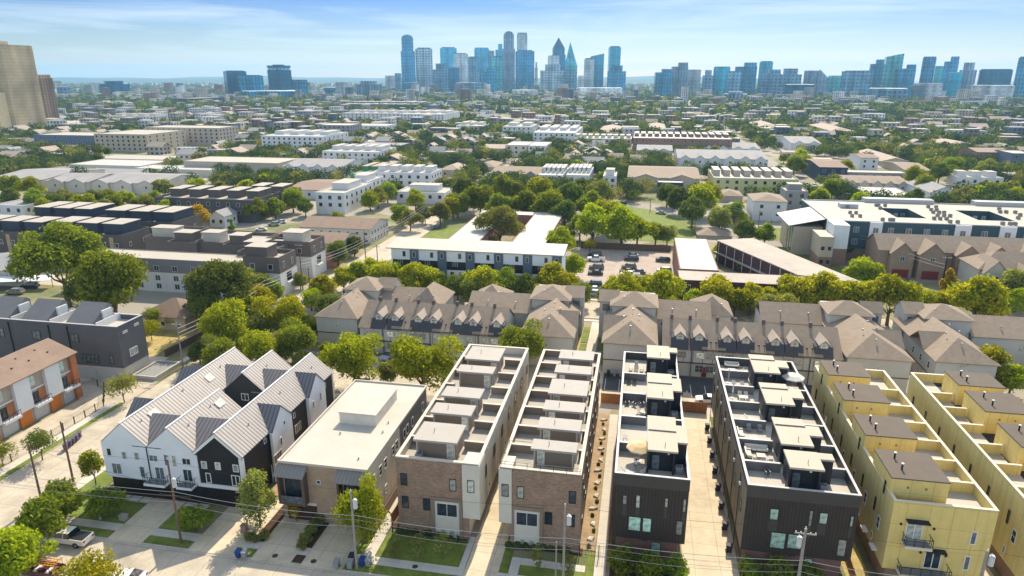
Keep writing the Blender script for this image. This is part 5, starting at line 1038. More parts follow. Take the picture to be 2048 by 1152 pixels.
def tower(label, px0, px1, pyt, Y, mk, shape='flat', rot=0, cat='skyscraper'):
    H, w, d, h = twr('tower', label, cat, px0, px1, pyt, Y, None, rot=rot); m = TM[mk]; b = MB(); cap_h = h
    def rc(w, d, z0, z1): b.box(-w, w, -d, d, z0, z1)
    def done(n='shaft', mm=m):
        ob = D.objects.new(n, b.data(n, mm)); COL.objects.link(ob); ob.parent = H; return ob
    if shape == 'flat':
        rc(w, d, 0, h*.975); done(); b.__init__(); rc(w*.8, d*.8, h*.975, h); done('roof_plant', TM['b'])
    elif shape == 'block': rc(w, d, 0, h); done(); b.__init__(); rc(w*.96, d*.96, h, h+1.5); done('roof', TM['f'])
    elif shape == 'step': rc(w, d, 0, h*.8); done(); b.__init__(); rc(w*.62, d*.7, h*.8, h); done('upper_shaft')
    elif shape == 'stepl':
        rc(w, d, 0, h*.88); done(); b.__init__(); b.box(-w*.2, w*.95, -d*.9, d*.9, h*.88, h); done('upper_shaft')
    elif shape == 'round':
        pts = [(w*max(-1, min(1, 1.08*math.cos(t)))*.98, d*max(-1, min(1, 1.35*math.sin(t)))) for t in np.linspace(0, 2*math.pi, 25)[:-1]]
        b.prism(pts, 0, h*.97); done(); b.__init__(); b.prism([(x*.92, y*.92) for x, y in pts], h*.97, h); done('crown')
    elif shape == 'vault':
        rc(w, d, 0, h*.72); done(); b.__init__(); n = 8; ww = w*.82
        pts = [(-ww, h*.72)]+[(ww*math.cos(math.pi-math.pi*k/n), h*.93+h*.07*math.sin(math.pi*k/n)) for k in range(n+1)]+[(ww, h*.72)]
        vs = [(x, -d*.85, z) for x, z in pts]+[(x, d*.85, z) for x, z in pts]; N = len(pts)
        b.mesh(vs, [tuple(range(N)), tuple(range(2*N-1, N-1, -1))]+[(i, N+i, N+(i+1) % N, (i+1) % N) for i in range(N)]); done('vaulted_crown')
    elif shape == 'pyr':
        rc(w, d, 0, h*.68); done(); b.__init__(); rc(w*.86, d*.86, h*.68, h*.8); b.mesh([(-w*.86, -d*.86, h*.8), (w*.86, -d*.86, h*.8), (w*.86, d*.86, h*.8), (-w*.86, d*.86, h*.8), (0, 0, h)], [(0, 1, 4), (1, 2, 4), (2, 3, 4), (3, 0, 4)]); done('pyramid_crown', TM['b'])
    elif shape == 'prism':
        b.mesh([(-w, -d, 0), (w, -d, 0), (w, d, 0), (-w, d, 0), (-w, -d, h*.6), (w, -d, h*.52), (w, d, h*.52), (-w, d, h*.6), (-w*.25, 0, h)], [(0, 1, 5, 4), (1, 2, 6, 5), (2, 3, 7, 6), (3, 0, 4, 7), (4, 5, 8), (5, 6, 8), (6, 7, 8), (7, 4, 8)]); done()
    elif shape == 'gable':
        rc(w, d, 0, h*.7); b.mesh([(-w, -d, h*.7), (w, -d, h*.7), (0, -d, h), (-w, d, h*.7), (w, d, h*.7), (0, d, h)], [(0, 1, 2), (4, 3, 5), (0, 2, 5, 3), (1, 4, 5, 2)]); done()
    elif shape == 'wedge':
        b.mesh([(-w, -d, 0), (w, -d, 0), (w, d, 0), (-w, d, 0), (-w, -d, h*.93), (w, -d, h), (w, d, h), (-w, d, h*.93)], [(0, 1, 5, 4), (1, 2, 6, 5), (2, 3, 7, 6), (3, 0, 4, 7), (4, 5, 6, 7)]); done()
    elif shape == 'notch':
        rc(w, d, 0, h*.84); done(); b.__init__(); rc(w*.9, d*.85, h*.84, h*.9); done('recess', TM['d']); b.__init__(); rc(w*.98, d, h*.9, h*.97); rc(w*.5, d*.5, h*.97, h); done('upper_shaft')
    return H
W_ = [('teal bullet topped glass tower at the left end of downtown', 800, 828, 69, 2700, 'a', 'vault', .0), ('white gridded office slab beside the bullet topped tower', 828, 862, 95, 2720, 'd', 'flat', .12),
('grey gridded tower with a stepped head, left downtown', 862, 895, 127, 2650, 'e', 'step', .1), ('broad blue glass tower with a dark top band, left downtown', 878, 911, 94, 3050, 'g', 'flat', .0), ('tower with one pale slab face and one blue face', 905, 934, 106, 2850, 'f', 'flat', .3),
('short dark teal block in front of the pale slab tower', 896, 917, 135, 2600, 'b', 'block', 0), ('slim grey blue tower right of the pale slab tower', 934, 955, 113, 2900, 'e', 'flat', .2), ('curved blue tower with a white right edge', 945, 977, 95, 3100, 'g', 'round', .1),
('bright teal block in front of the curved blue tower', 953, 990, 137, 2500, 'a', 'stepl', .1), ('small grey tower peeking between two larger ones', 976, 988, 102, 3200, 'h', 'block', 0), ('blue glass tower directly left of the tallest tower', 990, 1004, 88, 3250, 'g', 'stepl', 0),
('tallest stepped brown stone tower with rounded shoulders', 1003, 1028, 62, 2750, 'h', 'vault', .05), ('greenish glass block left of the tallest tower base', 981, 1004, 112, 2850, 'c', 'flat', .1), ('wide flat topped teal tower right of the tallest one', 1028, 1066, 100, 2700, 'a', 'flat', .12),
('pale drum topped tower behind the wide teal one', 1032, 1053, 65, 3200, 'f', 'round', 0), ('wide white gridded tower with a stepped blue top', 1078, 1128, 129, 2600, 'd', 'step', .0), ('pale flat tower behind the wide white gridded one', 1094, 1117, 112, 3000, 'f', 'block', .1),
('dark blue tower with a pointed pyramid roof', 1100, 1129, 74, 3050, 'b', 'pyr', .1), ('sea green faceted prism tower with a sharp peak', 1129, 1153, 83, 2900, 'c', 'prism', 0), ('grey low tower below the sea green prism', 1127, 1152, 141, 2550, 'e', 'flat', .2),
('pale slab half of the twin glass tower, right downtown', 1167, 1187, 116, 2750, 'f', 'flat', .1), ('bright teal angular tower, right downtown', 1178, 1206, 107, 2850, 'g', 'wedge', .1), ('tall stepped blue tower, last on the right of downtown', 1214, 1239, 92, 2950, 'g', 'flat', .15),
('terraced blue glass block in front of the last downtown tower', 1214, 1251, 131, 2650, 'a', 'step', 0), ('broad grey low office hall in the middle of downtown', 905, 968, 166, 2450, 'e', 'block', .15), ('low blue office at the foot of the bullet topped tower', 803, 832, 166, 2400, 'a', 'block', 0),
('stepped stone office block left of downtown', 700, 755, 162, 2100, 'h', 'step', .1), ('small blue cube office left of downtown', 642, 665, 176, 2050, 'a', 'block', 0), ('grey wide office beside the small blue cube', 664, 698, 165, 2200, 'f', 'block', 0), ('round pale silo building left of the bullet topped tower', 767, 788, 151, 2900, 'f', 'round', 0),
('small blue grey office left of the bullet topped tower', 788, 801, 147, 2800, 'e', 'block', 0), ('slim pale tower near the twin glass tower', 1156, 1168, 152, 2700, 'f', 'block', 0), ('white low civic block under the tallest tower', 1020, 1072, 181, 2300, 'f', 'block', .1), ('thin observation tower with a bulb, mid downtown', 1069, 1075, 124, 3100, 'f', 'step', 0), ('purple and white arena at the foot of right downtown', 1152, 1244, 177, 2250, 'f', 'block', 0),
('dark teal office with a flat crown, second cluster far left', 177, 241, 162, 2000, 'b', 'step', .1), ('grey slab office next to the brown brick tower', 102, 127, 174, 1900, 'e', 'block', .1), ('leftmost teal tower of the left twin group', 437, 484, 141, 2000, 'b', 'flat', .2), ('lower teal glass block in front of the left twin tower', 465, 516, 150, 1900, 'a', 'flat', .1), ('broad dark teal tower with a notched crown, left group', 525, 574, 129, 2000, 'b', 'notch', .05), ('small teal tower at the right of the left group', 574, 608, 160, 2050, 'a', 'block', .2), ('low blue podium under the left tower group', 455, 575, 183, 1850, 'a', 'block', 0),
('teal office with a raised shoulder, uptown left end', 1309, 1344, 138, 2300, 'a', 'stepl', .1), ('brown and teal stepped tower, uptown left end', 1342, 1376, 125, 2400, 'h', 'stepl', .1), ('pale grey gridded block, third in uptown', 1375, 1402, 140, 2450, 'f', 'block', .1), ('small stepped blue tower, fourth in uptown', 1406, 1428, 140, 2300, 'e', 'step', .0), ('curved top teal tower, fifth in uptown', 1427, 1461, 133, 2350, 'g', 'round', 0),
('grey brown residential tower behind the brick works', 1455, 1484, 142, 2250, 'e', 'flat', .1), ('wide teal and stone tower group with stepped roofs', 1470, 1515, 125, 2450, 'a', 'stepl', .05), ('slim flat blue tower in central uptown', 1518, 1545, 122, 2600, 'g', 'flat', 0), ('grey residential tower below the slim blue one', 1523, 1564, 139, 2350, 'e', 'stepl', .1), ('pale balconied apartment tower, central uptown', 1560, 1607, 137, 2250, 'e', 'step', .1), ('stone tower left of the gabled one, uptown', 1610, 1641, 142, 2400, 'h', 'block', 0),
('grey tower with a big triangular gable, uptown', 1624, 1660, 139, 2300, 'h', 'gable', 0), ('low glass block right of the gabled tower', 1659, 1687, 152, 2500, 'c', 'block', 0), ('wide teal banded office block, uptown', 1689, 1752, 141, 2200, 'e', 'flat', 0), ('blue stepped tower behind the wide banded block', 1739, 1768, 119, 2500, 'a', 'stepl', .1), ('tall sea green sheer tower, uptown right', 1768, 1806, 107, 2350, 'c', 'wedge', .15), ('blue apartment tower with a sloped head, uptown right', 1801, 1834, 129, 2300, 'a', 'stepl', 0),
('round shouldered dark teal tower, uptown right', 1843, 1871, 113, 2350, 'a', 'round', 0), ('small green glass tower between two taller, uptown right', 1870, 1888, 133, 2450, 'c', 'block', 0), ('slanted crown teal tower, uptown right', 1888, 1917, 113, 2400, 'a', 'stepl', 0), ('unfinished concrete frame tower at the right', 1922, 1957, 125, 2200, 'h', 'step', 0), ('bright blue short block before the concrete frame tower', 1901, 1929, 145, 2050, 'g', 'block', .1), ('long curved teal slab near the right edge', 1966, 2036, 138, 2300, 'b', 'round', 0), ('teal tower cut by the right edge of the view', 2034, 2060, 113, 2350, 'a', 'flat', 0),
('grey banded parking block, uptown right', 1837, 1897, 168, 2000, 'f', 'block', 0), ('low teal office row under central uptown', 1577, 1636, 170, 2000, 'b', 'block', 0), ('dark brick works building below uptown', 1453, 1500, 184, 1800, 'h', 'step', 0), ('pale blue low office below right uptown', 1750, 1830, 178, 1900, 'e', 'block', 0), ('pale office row at the far right below the slab', 1960, 2048, 172, 1950, 'f', 'block', 0)]
for q in W_: tower(*q[:7], q[7])
# hospital-like tan tower group at the left edge
H, w, d, h = twr('tan_tower', 'massive windowless tan tower with a lower wing at the left edge', 'tower', -60, 63, 88, 640, None, depth=60)
o = H.location; H.rotation_euler = (0, 0, 0); b = MB(); X0, X1 = XY(-90, 640, 60)-o.x, XY(65, 680, 80)-o.x
yo = -30
b.box(X0, X1-8, 4+yo, 50+yo, 0, h); b.mesh([(x, y+yo, z) for z in (0, h) for x, y in ((X1-26, 3.9), (X1-12, -4), (X1, 2), (X1, 40), (X1-26, 40))], [(0, 1, 6, 5), (1, 2, 7, 6), (2, 3, 8, 7), (5, 6, 7, 8, 9)]); ob = b.build('shaft', hosp, None, (0, 0, 0)); ob.parent = H
b = MB().box(X0, XY(80, 684, 40)-o.x, -12+yo, 44+yo, 0, h*.47); ob = b.build('lower_wing', hosp2, None, (0, 0, 0)); ob.parent = H
b = MB().box(X1-34, X1-18, 10+yo, 30+yo, h, h+4); ob = b.build('roof_plant', hosp2, None, (0, 0, 0)); ob.parent = H
H, w, d, h = twr('brick_tower', 'brown brick high-rise slab directly right of the massive tan tower', 'tower', 62, 80, 156, 760, None, depth=18)
ob = MB().box(-w, w, -d, d, 0, h).build('shaft', hbr, None, (0, 0, 0)); ob.parent = H
ob = MB().box(-w*.9, w*.9, -d*.8, d*.8, h, h+4).build('roof_plant', hbr, None, (0, 0, 0)); ob.parent = H
FB('low pale parking deck in front of the brown brick high-rise', 60, 247, 165, 262, 240, 'r', 'w', 0, .4, win_=0)
# ================================================================ TREES
def rng(seed): return np.random.default_rng(seed)
def leaf_mesh(name, C, nrm, size, seed):
    """leaf sprigs: one small four sided leaf shape per point, free in space"""
    r = rng(seed); n = len(C)
    a = r.normal(size=(n, 3)); a /= np.linalg.norm(a, axis=1)[:, None]
    N = nrm*.7+r.normal(size=(n, 3))*.8+np.array([0, 0, .25]); N /= np.linalg.norm(N, axis=1)[:, None]
    u = np.cross(N, a); u /= np.linalg.norm(u, axis=1)[:, None]; v = np.cross(N, u)
    s = size*(.6+.8*r.random(n))[:, None]
    V = np.stack([C-u*s, C-v*s*.55, C+u*s, C+v*s*.55], 1).reshape(-1, 3)
    me = D.meshes.new(name); me.vertices.add(4*n); me.vertices.foreach_set('co', V.ravel().astype('f'))
    me.loops.add(4*n); me.loops.foreach_set('vertex_index', np.arange(4*n, dtype='i')); me.polygons.add(n); me.polygons.foreach_set('loop_start', np.arange(0, 4*n, 4, dtype='i'))
    me.update(calc_edges=True); return me
def crown_pts(Rx, Rz, zc, nl, n, seed, lob=.34, col=0):
    r = rng(seed); L = []; ph = r.random(3)*6.28
    for i in range(int(nl*1.5)):
        d = r.normal(size=3); d /= np.linalg.norm(d); a = math.atan2(d[1], d[0])
        k = (.40+.42*r.random())*(1+.18*math.sin(2*a+ph[0])+.12*math.sin(5*a+ph[1]))
        if col == 0 and d[2] < -.45: d[2] *= -.6
        L.append((np.array([d[0]*Rx*k, d[1]*Rx*k, zc+d[2]*Rz*k*1.15]), Rx*lob*(.55+.75*r.random())))
    A = np.array([q[1]**2 for q in L]); A /= A.sum(); idx = r.choice(len(L), n, p=A)
    d = r.normal(size=(n, 3)); d[:, 2] = np.where(r.random(n) < .3, np.abs(d[:, 2]), d[:, 2]); d /= np.linalg.norm(d, axis=1)[:, None]
    cc = np.array([q[0] for q in L])[idx]; rr = np.array([q[1] for q in L])[idx]
    rad = (rr*(.45+.62*r.random(n)**.6+.25*(r.random(n) < .06)))[:, None]
    return cc+d*rad*np.array([1, 1, .85]), d
PROTO = {}
def trunk_mb(h, r0, spread, seed, n=5):
    q = random.Random(seed); b = MB(); b.tube([(0, 0, -.2), (q.uniform(-.1, .1), .05, h*.3), (q.uniform(-.2, .2), 0, h*.55)], [r0*1.2, r0*.85, r0*.6], 7)
    for i in range(n):
        a = 2*math.pi*i/n+q.random(); k = spread*(.5+.3*q.random())
        b.tube([(0, 0, h*(.3+.04*i)), (k*.5*math.cos(a), k*.5*math.sin(a), h*.58), (k*math.cos(a), k*math.sin(a), h*.82)], [r0*.5, r0*.3, r0*.1], 5)
    return b
#        Rx  Rz   zc   lobes leaves size trunk
KIND = dict(oak=(5.0, 4.7, 5.9, 24, 13000, .23, .32), broad=(4.2, 3.8, 4.7, 20, 11500, .20, .24), oval=(2.3, 3.2, 4.2, 13, 7500, .14, .12), young=(1.3, 2.0, 2.9, 7, 1700, .16, .07), bushy=(1.7, 1.55, 1.75, 10, 3200, .15, .09), mesq=(2.4, 1.8, 3.2, 11, 2600, .15, .10),
            mid=(4.4, 4.3, 4.1, 18, 6000, .29, .26), far=(4.6, 4.1, 4.0, 11, 1500, .62, .26), col=(1.0, 2.6, 3.0, 6, 1500, .2, .08), shrub=(1.0, .8, .75, 6, 1300, .13, .04), slim=(.9, 1.5, 2.2, 5, 500, .13, .04))
def protos(kind, nvar):
    if kind in PROTO: return PROTO[kind]
    Rx, Rz, zc, nl, n, s, tr = KIND[kind]; out = []
    for k in range(nvar):
        C, N = crown_pts(Rx, Rz, zc, nl*(2 if n < 3000 or kind == 'oval' else 1), n, 100+k*7+len(kind)*13, .46 if kind in ('oval', 'young', 'mesq', 'bushy', 'col', 'shrub', 'slim') else .36, kind in ('oval', 'col', 'slim'))
        if kind in ('oval', 'col'): sc = np.clip(1.25-.55*(C[:, 2]-zc+Rz)/(2*Rz), .45, 1.1); C[:, 0] *= sc; C[:, 1] *= sc
        C = C[C[:, 2] > .15]; N = N[:len(C)]
        out.append((leaf_mesh('crown', C, N, s, k+5), trunk_mb(zc+Rz*.2, tr, Rx*.8, k, 5 if kind not in ('shrub',) else 3).data('trunk', barkm)))
    PROTO[kind] = out; return out
G1 = foliage('leaves_green', (.11, .15, .022), (.27, .31, .035), .42); G2 = foliage('leaves_dark', (.07, .10, .028), (.18, .21, .045), .36); G3 = foliage('leaves_lime', (.15, .20, .016), (.38, .40, .025), .46)
G4 = foliage('leaves_gold', (.15, .20, .018), (.43, .39, .022), .48); G5 = foliage('leaves_olive', (.13, .15, .04), (.32, .32, .09), .4); G6 = foliage('leaves_autumn', (.2, .17, .02), (.5, .28, .03), .4)
LM = dict(g=G1, d=G2, l=G3, y=G4, o=G5, a=G6)
tn = 0
def tree(kind, x, y, w, mk, label=None, group=None, z=0, name=None, cat='tree', zk=1):
    """w = crown width in metres"""
    global tn; tn += 1
    pr = protos(kind, 3)[tn % 3]; sc = w/(2*KIND[kind][0]*1.04)
    H = D.objects.new(name or ('tree' if kind != 'shrub' else 'shrub'), None); COL.objects.link(H); H.location = (x, y, z); H.rotation_euler = (0, 0, tn*2.4); H.scale = (sc, sc, sc*zk); H.empty_display_size = .3
    tag(H, label, cat if kind != 'shrub' else 'shrub', group)
    t = link('trunk', pr[1], H); c = link('crown', pr[0], H)
    if not pr[0].materials: pr[0].materials.append(G1)
    c.material_slots[0].link = 'OBJECT'; c.material_slots[0].material = LM[mk]
    return H
def treepx(kind, px, py, wpx, mk, label=None, group=None, **kw):
    """crown centre (px, py) and crown width in pixels of the photograph, solved for its place on the ground"""
    Rx, Rz, zc = KIND[kind][:3]; W = 8.0; zk = kw.get('zk', 1)
    for _ in range(12):
        sc = W/(2*Rx); z = zc*sc*zk; x, y = P(px, py, z); yc = -x*_sy+y*_cy; v = (py-576)/FPX; W = 1.12*wpx/FPX*yc/(_cp-v*_sp)
    return tree(kind, x, y, W, mk, label, group, **kw)
T = treepx
# near trees
T('mid', 24, 1105, 120, 'l', 'large bright green tree in the bottom left corner'); T('bushy', 84, 1040, 84, 'g', 'bright green tree right beside the parked cream pickup'); T('bushy', 122, 1000, 78, 'g', 'bushy green tree at the corner lawn beside the side street')
T('mesq', 178, 1150, 105, 'y', 'round yellow-green treetop at the bottom edge left of the white car'); T('young', 183, 928, 40, 'l', 'slim young tree by the white gabled wall, beside the side street')
T('bushy', 212, 1003, 62, 'g', 'small dark tree in front of the house number on the gabled row'); T('bushy', 390, 1032, 60, 'g', 'small round tree on the shaded lawn by the wooden pole')
T('oval', 512, 990, 72, 'o', 'silvery green tree between the gabled row and the tan duplex'); T('oval', 722, 1012, 88, 'l', 'dense green tree right of the tan duplex garages, by the bins')
T('young', 590, 1020, 22, 'a', 'thin bronze leaved sapling against the tan duplex'); T('mesq', 77, 885, 54, 'd', 'feathery dark tree on the far kerb of the side street'); T('mesq', 243, 770, 52, 'o', 'feathery pale tree by the black fence of the garage court')
T('mesq', 0, 905, 42, 'g', 'green tree cut by the left edge beside the garage court')
T('oval', 790, 1095, 24, 'o', 'thin bare stemmed sapling, left of three on the brick front lawn'); 
for px, s_ in ((838, 'middle of three saplings on the brick front lawn'), (885, 'right of three saplings on the brick front lawn')): T('slim', px, 1085, 30, 'o', 'thin multi stemmed crepe myrtle, '+s_)
T('slim', 1076, 1110, 28, 'o', 'small crepe myrtle on the lawn of the railed brick block'); T('slim', 1135, 1125, 28, 'o', 'small crepe myrtle right of the twin poles')
for i, (px, py, w_) in enumerate(((1250, 1125, 62), (1300, 1135, 60), (1352, 1138, 55), (1505, 1140, 50), (1560, 1140, 55), (1620, 1145, 45))): T('shrub', px, py, w_, 'g', None if i else None, 'hedge shrubs in front of the black blocks')['label'] = 'dark green shrub in the hedge along the foot of the black clad blocks'
for i, (px, py) in enumerate(((612, 1075), (622, 1060), (632, 1048), (640, 1035), (604, 1088), (648, 1024))): T('shrub', px, py, 24, 'o', 'low green planting on the strip between the two duplex driveways', 'planting between the duplex driveways')
for i in range(9): T('shrub', 800+15*i, 1062+i, 16, 'd', 'small dark shrub in the bed at the foot of the left brick block', 'bed shrubs by the brick blocks')
for i in range(8): T('shrub', 1018+17*i, 1090+i, 16, 'd', 'small dark shrub in the bed at the foot of the right brick block', 'bed shrubs by the right brick block')
for px, py in ((500, 1072), (515, 1075), (530, 1070)): T('shrub', px, py, 20, 'o', 'low shrub around the brown letter box', 'shrubs by the letter box')
for i in range(11): tree('shrub', -3.9+.4*(i % 2), 75+3.3*i, .6, 'd', 'small dark tuft in the stone bed beside the garden path', 'tufts along the path')
T('young', 1170, 770, 22, 'y', 'slender yellow-green tree by the cedar fence between the blocks')
T('broad', 705, 718, 108, 'l', 'bright green tree behind the gabled row, left of the other lime one'); T('broad', 845, 728, 122, 'l', 'yellow-green tree leaning over the end of the white duplex roof'); T('mid', 832, 680, 44, 'l', 'small yellow top tree against the dormer row')
T('broad', 1040, 692, 92, 'g', 'dense green tree behind the far end of the left brick block'); T('mid', 640, 770, 60, 'o', 'low leafy tree behind the black gable end')
T('oak', 455, 650, 100, 'l', 'round bright oak beside the side street, above the metal roofs'); T('oak', 440, 580, 130, 'd', 'dark spreading oak behind the bungalow'); T('broad', 593, 680, 85, 'g', 'leafy tree directly behind the middle metal gable'); T('broad', 522, 700, 84, 'l', 'lighter tree left of the leafy one behind the gables')
T('broad', 440, 710, 75, 'g', 'shaded tree at the rear corner of the long metal roof'); T('broad', 565, 630, 88, 'y', 'yellowish tree by the pale parking bay'); T('mid', 500, 660, 66, 'o', 'olive tree between the round bright oak and the yellowish tree')
T('broad', 663, 620, 72, 'd', 'dark airy tree in front of the far left hip roof'); T('mid', 645, 578, 62, 'y', 'yellow street tree left of the hip roofs'); T('mid', 622, 600, 44, 'l', 'small lime tree at the street corner near the poles')
T('oak', 120, 520, 150, 'g', 'huge oak behind the charcoal townhouses, left of the pair'); T('oak', 222, 565, 140, 'g', 'huge oak behind the charcoal townhouses, right of the pair'); T('oak', 60, 510, 60, 'l', 'light green oak at the left edge of the huge pair'); T('oak', 175, 580, 95, 'd', 'shaded lower oak between the huge pair')
T('mesq', 300, 655, 38, 'l', 'round shrub-like tree at the edge of the dry lot'); T('mesq', 308, 632, 36, 'g', 'small tree beside the bungalow wall'); T('mid', 500, 570, 70, 'o', 'olive tree before the taupe end townhouse'); T('mid', 545, 580, 50, 'g', 'green tree at the base of the taupe end townhouse')
T('mesq', 345, 640, 26, 'l', 'small palm-like tree by the bungalow porch'); T('mid', 500, 618, 60, 'l', 'lime tree beneath the white bay window'); T('mid', 580, 605, 40, 'o', 'scrubby tree beside the wooden poles')
T('mid', 675, 507, 50, 'd', 'dark round tree next to the brown roofed office'); T('mid', 708, 492, 40, 'd', 'dark round tree farther right next to the office')
for i, (px, py, w_, m_) in enumerate(((590, 645, 60, 'l'), (622, 655, 48, 'g'), (540, 652, 66, 'g'), (482, 705, 58, 'd'), (408, 612, 66, 'd'), (470, 540, 50, 'g'), (398, 705, 48, 'd'), (560, 690, 60, 'o'), (645, 652, 46, 'd'), (605, 722, 50, 'o'), (520, 600, 60, 'y'), (470, 608, 60, 'o'), (600, 560, 36, 'o'), (545, 700, 50, 'g'), (500, 635, 50, 'd'), (655, 700, 40, 'g'), (780, 745, 50, 'o'), (720, 775, 44, 'o'))):
    T('mid', px, py, w_, m_, 'leafy tree in the thicket between the side street and the dormer row', 'thicket behind the gabled row')
SG = 'street trees along the middle street'
for i, (px, py, w_, m_) in enumerate(((712, 548, 60, 'l'), (765, 553, 60, 'y'), (826, 556, 64, 'y'), (880, 565, 46, 'g'), (915, 575, 50, 'd'), (965, 568, 72, 'y'), (1105, 560, 78, 'y'), (1158, 590, 50, 'g'), (1245, 582, 74, 'y'), (1328, 580, 90, 'y'), (1432, 592, 80, 'y'), (1502, 600, 66, 'y'), (1415, 620, 62, 'y'), (1590, 592, 82, 'y'), (1655, 590, 90, 'y'), (1540, 600, 60, 'y'), (1720, 600, 80, 'y'), (1782, 600, 104, 'l'), (1955, 600, 116, 'y'), (1890, 605, 50, 'y'), (2035, 600, 50, 'l'), (1470, 603, 60, 'l'), (1622, 588, 66, 'y'), (1690, 594, 60, 'l'), (1385, 600, 50, 'l'), (1835, 606, 60, 'y'), (1290, 578, 56, 'l'), (1215, 590, 50, 'g'), (1130, 575, 56, 'y'), (1010, 566, 60, 'g'), (1052, 572, 56, 'd'), (940, 584, 56, 'd'), (740, 545, 56, 'y'), (796, 550, 56, 'l'), (856, 560, 56, 'y'), (686, 560, 50, 'l'))):
    T('mid', px, py, w_, m_, ('golden green' if m_ == 'y' else 'green')+' round topped street tree in the row between the grey townhouses and the apartments', SG)
T('mid', 790, 586, 60, 'g', 'leafy tree growing between the left hip roofs'); T('mid', 1555, 628, 84, 'o', 'olive tree behind the right dormer row'); T('mid', 2030, 575, 74, 'o', 'olive tree at the right edge by the gabled brick house'); T('col', 1895, 568, 30, 'a', 'small orange topped conifer beside the tall pole'); T('mid', 1722, 545, 60, 'l', 'bright green tree at the corner by the wires'); T('mid', 1748, 550, 50, 'l', 'bright green tree beside the brick garages'); T('mid', 1697, 500, 36, 'd', 'dark bush tree by the corner tower')
T('mid', 1900, 735, 80, 'y', 'yellow flowering tree between the hip roof and the yellow blocks'); T('mid', 1975, 735, 90, 'y', 'second yellow flowering tree, right of its twin'); T('mid', 2025, 760, 70, 'l', 'green tree at the right edge over the yellow block'); T('mesq', 1998, 668, 62, 'l', 'round bright green tree between grey roofs at the right')
T('oak', 1000, 448, 76, 'o', 'big grey green oak inside the white roofed court'); T('mid', 968, 460, 46, 'd', 'dark tree in the court left of the big oak'); T('mesq', 985, 482, 24, 'l', 'small lime bush in the court'); T('mid', 1120, 485, 60, 'l', 'light tree at the corner of the right court wing'); T('mid', 1150, 530, 50, 'l', 'light tree beside the navy apartments end'); T('mesq', 1180, 490, 26, 'y', 'yellow sapling at the car park entrance')
WG = 'big lime trees along the car park fence'
for px, py, w_, m_ in ((1185, 450, 80, 'l'), (1245, 450, 90, 'l'), (1215, 435, 70, 'l'), (1275, 462, 60, 'l'), (1312, 465, 46, 'g'), (1335, 470, 40, 'o'), (1160, 455, 50, 'g')): T('mid', px, py, w_, m_, 'broad lime green tree in the clump behind the car park fence', WG)
for px, py, w_, m_, l_ in ((880, 425, 48, 'o', 'tall olive street tree by the white roofed court'), (905, 415, 46, 'y', 'yellowish tall tree beside the white roofed court'), (1490, 465, 52, 'd', 'dark tree at the head of the slanting wing'), (1530, 468, 50, 'g', 'tree right of the dark one at the slanting wing'), (1440, 440, 50, 'o', 'airy olive tree in front of the grey cottage'), (1470, 425, 44, 'g', 'green tree beside the grey cottage'), (1440, 500, 34, 'l', 'bright bush in the V shaped court'), (1490, 530, 30, 'g', 'dark bush in the V shaped court'), (1570, 540, 26, 'l', 'lime bush at the tip of the V shaped court'), (395, 435, 56, 'a', 'round autumn tinted tree beside the small white gable'), (338, 420, 34, 'l', 'conical light tree before the dark row'), (512, 420, 46, 'g', 'tree at the corner of the dark row'), (550, 415, 44, 'g', 'tree by the road near the dark row'), (585, 400, 50, 'g', 'bigger tree before the white townhouses'), (610, 415, 36, 'd', 'dark tree beside the tall white townhouse'), (675, 440, 40, 'o', 'pale tree growing out of the brown roofed court'), (462, 452, 14, 'g', 'narrow cypress by the white cars')):
    T('mid' if w_ > 20 else 'col', px, py, w_, m_, l_)
for px, py, w_, m_ in ((1010, 380, 60, 'g'), (930, 385, 70, 'd'), (960, 400, 60, 'g'), (1000, 415, 56, 'g'), (1050, 410, 66, 'g'), (1100, 415, 70, 'g'), (1140, 400, 70, 'd'), (1180, 410, 64, 'g'), (1080, 385, 60, 'l'), (1130, 430, 60, 'd'), (1160, 380, 50, 'd'), (915, 410, 50, 'g'), (1200, 385, 50, 'o'), (1360, 400, 56, 'd'), (1400, 400, 64, 'l'), (1385, 425, 60, 'd'), (1420, 385, 50, 'l'), (1335, 390, 46, 'd')):
    T('mid', px, py, w_, m_, 'dense green tree in the wood between the road and the white terraces', 'wood in the middle of the view')
for i in range(14): T('mid', 70+20*i, 400+(i*37 % 22), 44, 'gldo'[i % 4], 'rounded green tree in the oak belt behind the tilted roofs', 'oak belt on the left')
for i, (px, py) in enumerate(((20, 372), (60, 375), (20, 395), (210, 400), (755, 395), (740, 400), (775, 385), (830, 400), (845, 425), (800, 430), (820, 440), (1640, 395), (1665, 378), (1720, 405), (1830, 395), (1850, 370), (1925, 395), (1955, 390), (1990, 385), (2025, 395), (1880, 345), (1905, 335), (1975, 340), (1830, 350), (1590, 330), (1600, 320), (1560, 350))): T('mid', px, py, 42, 'gldgol'[i % 6], 'round leafy tree standing between the houses beyond the streets', 'trees between the farther houses')
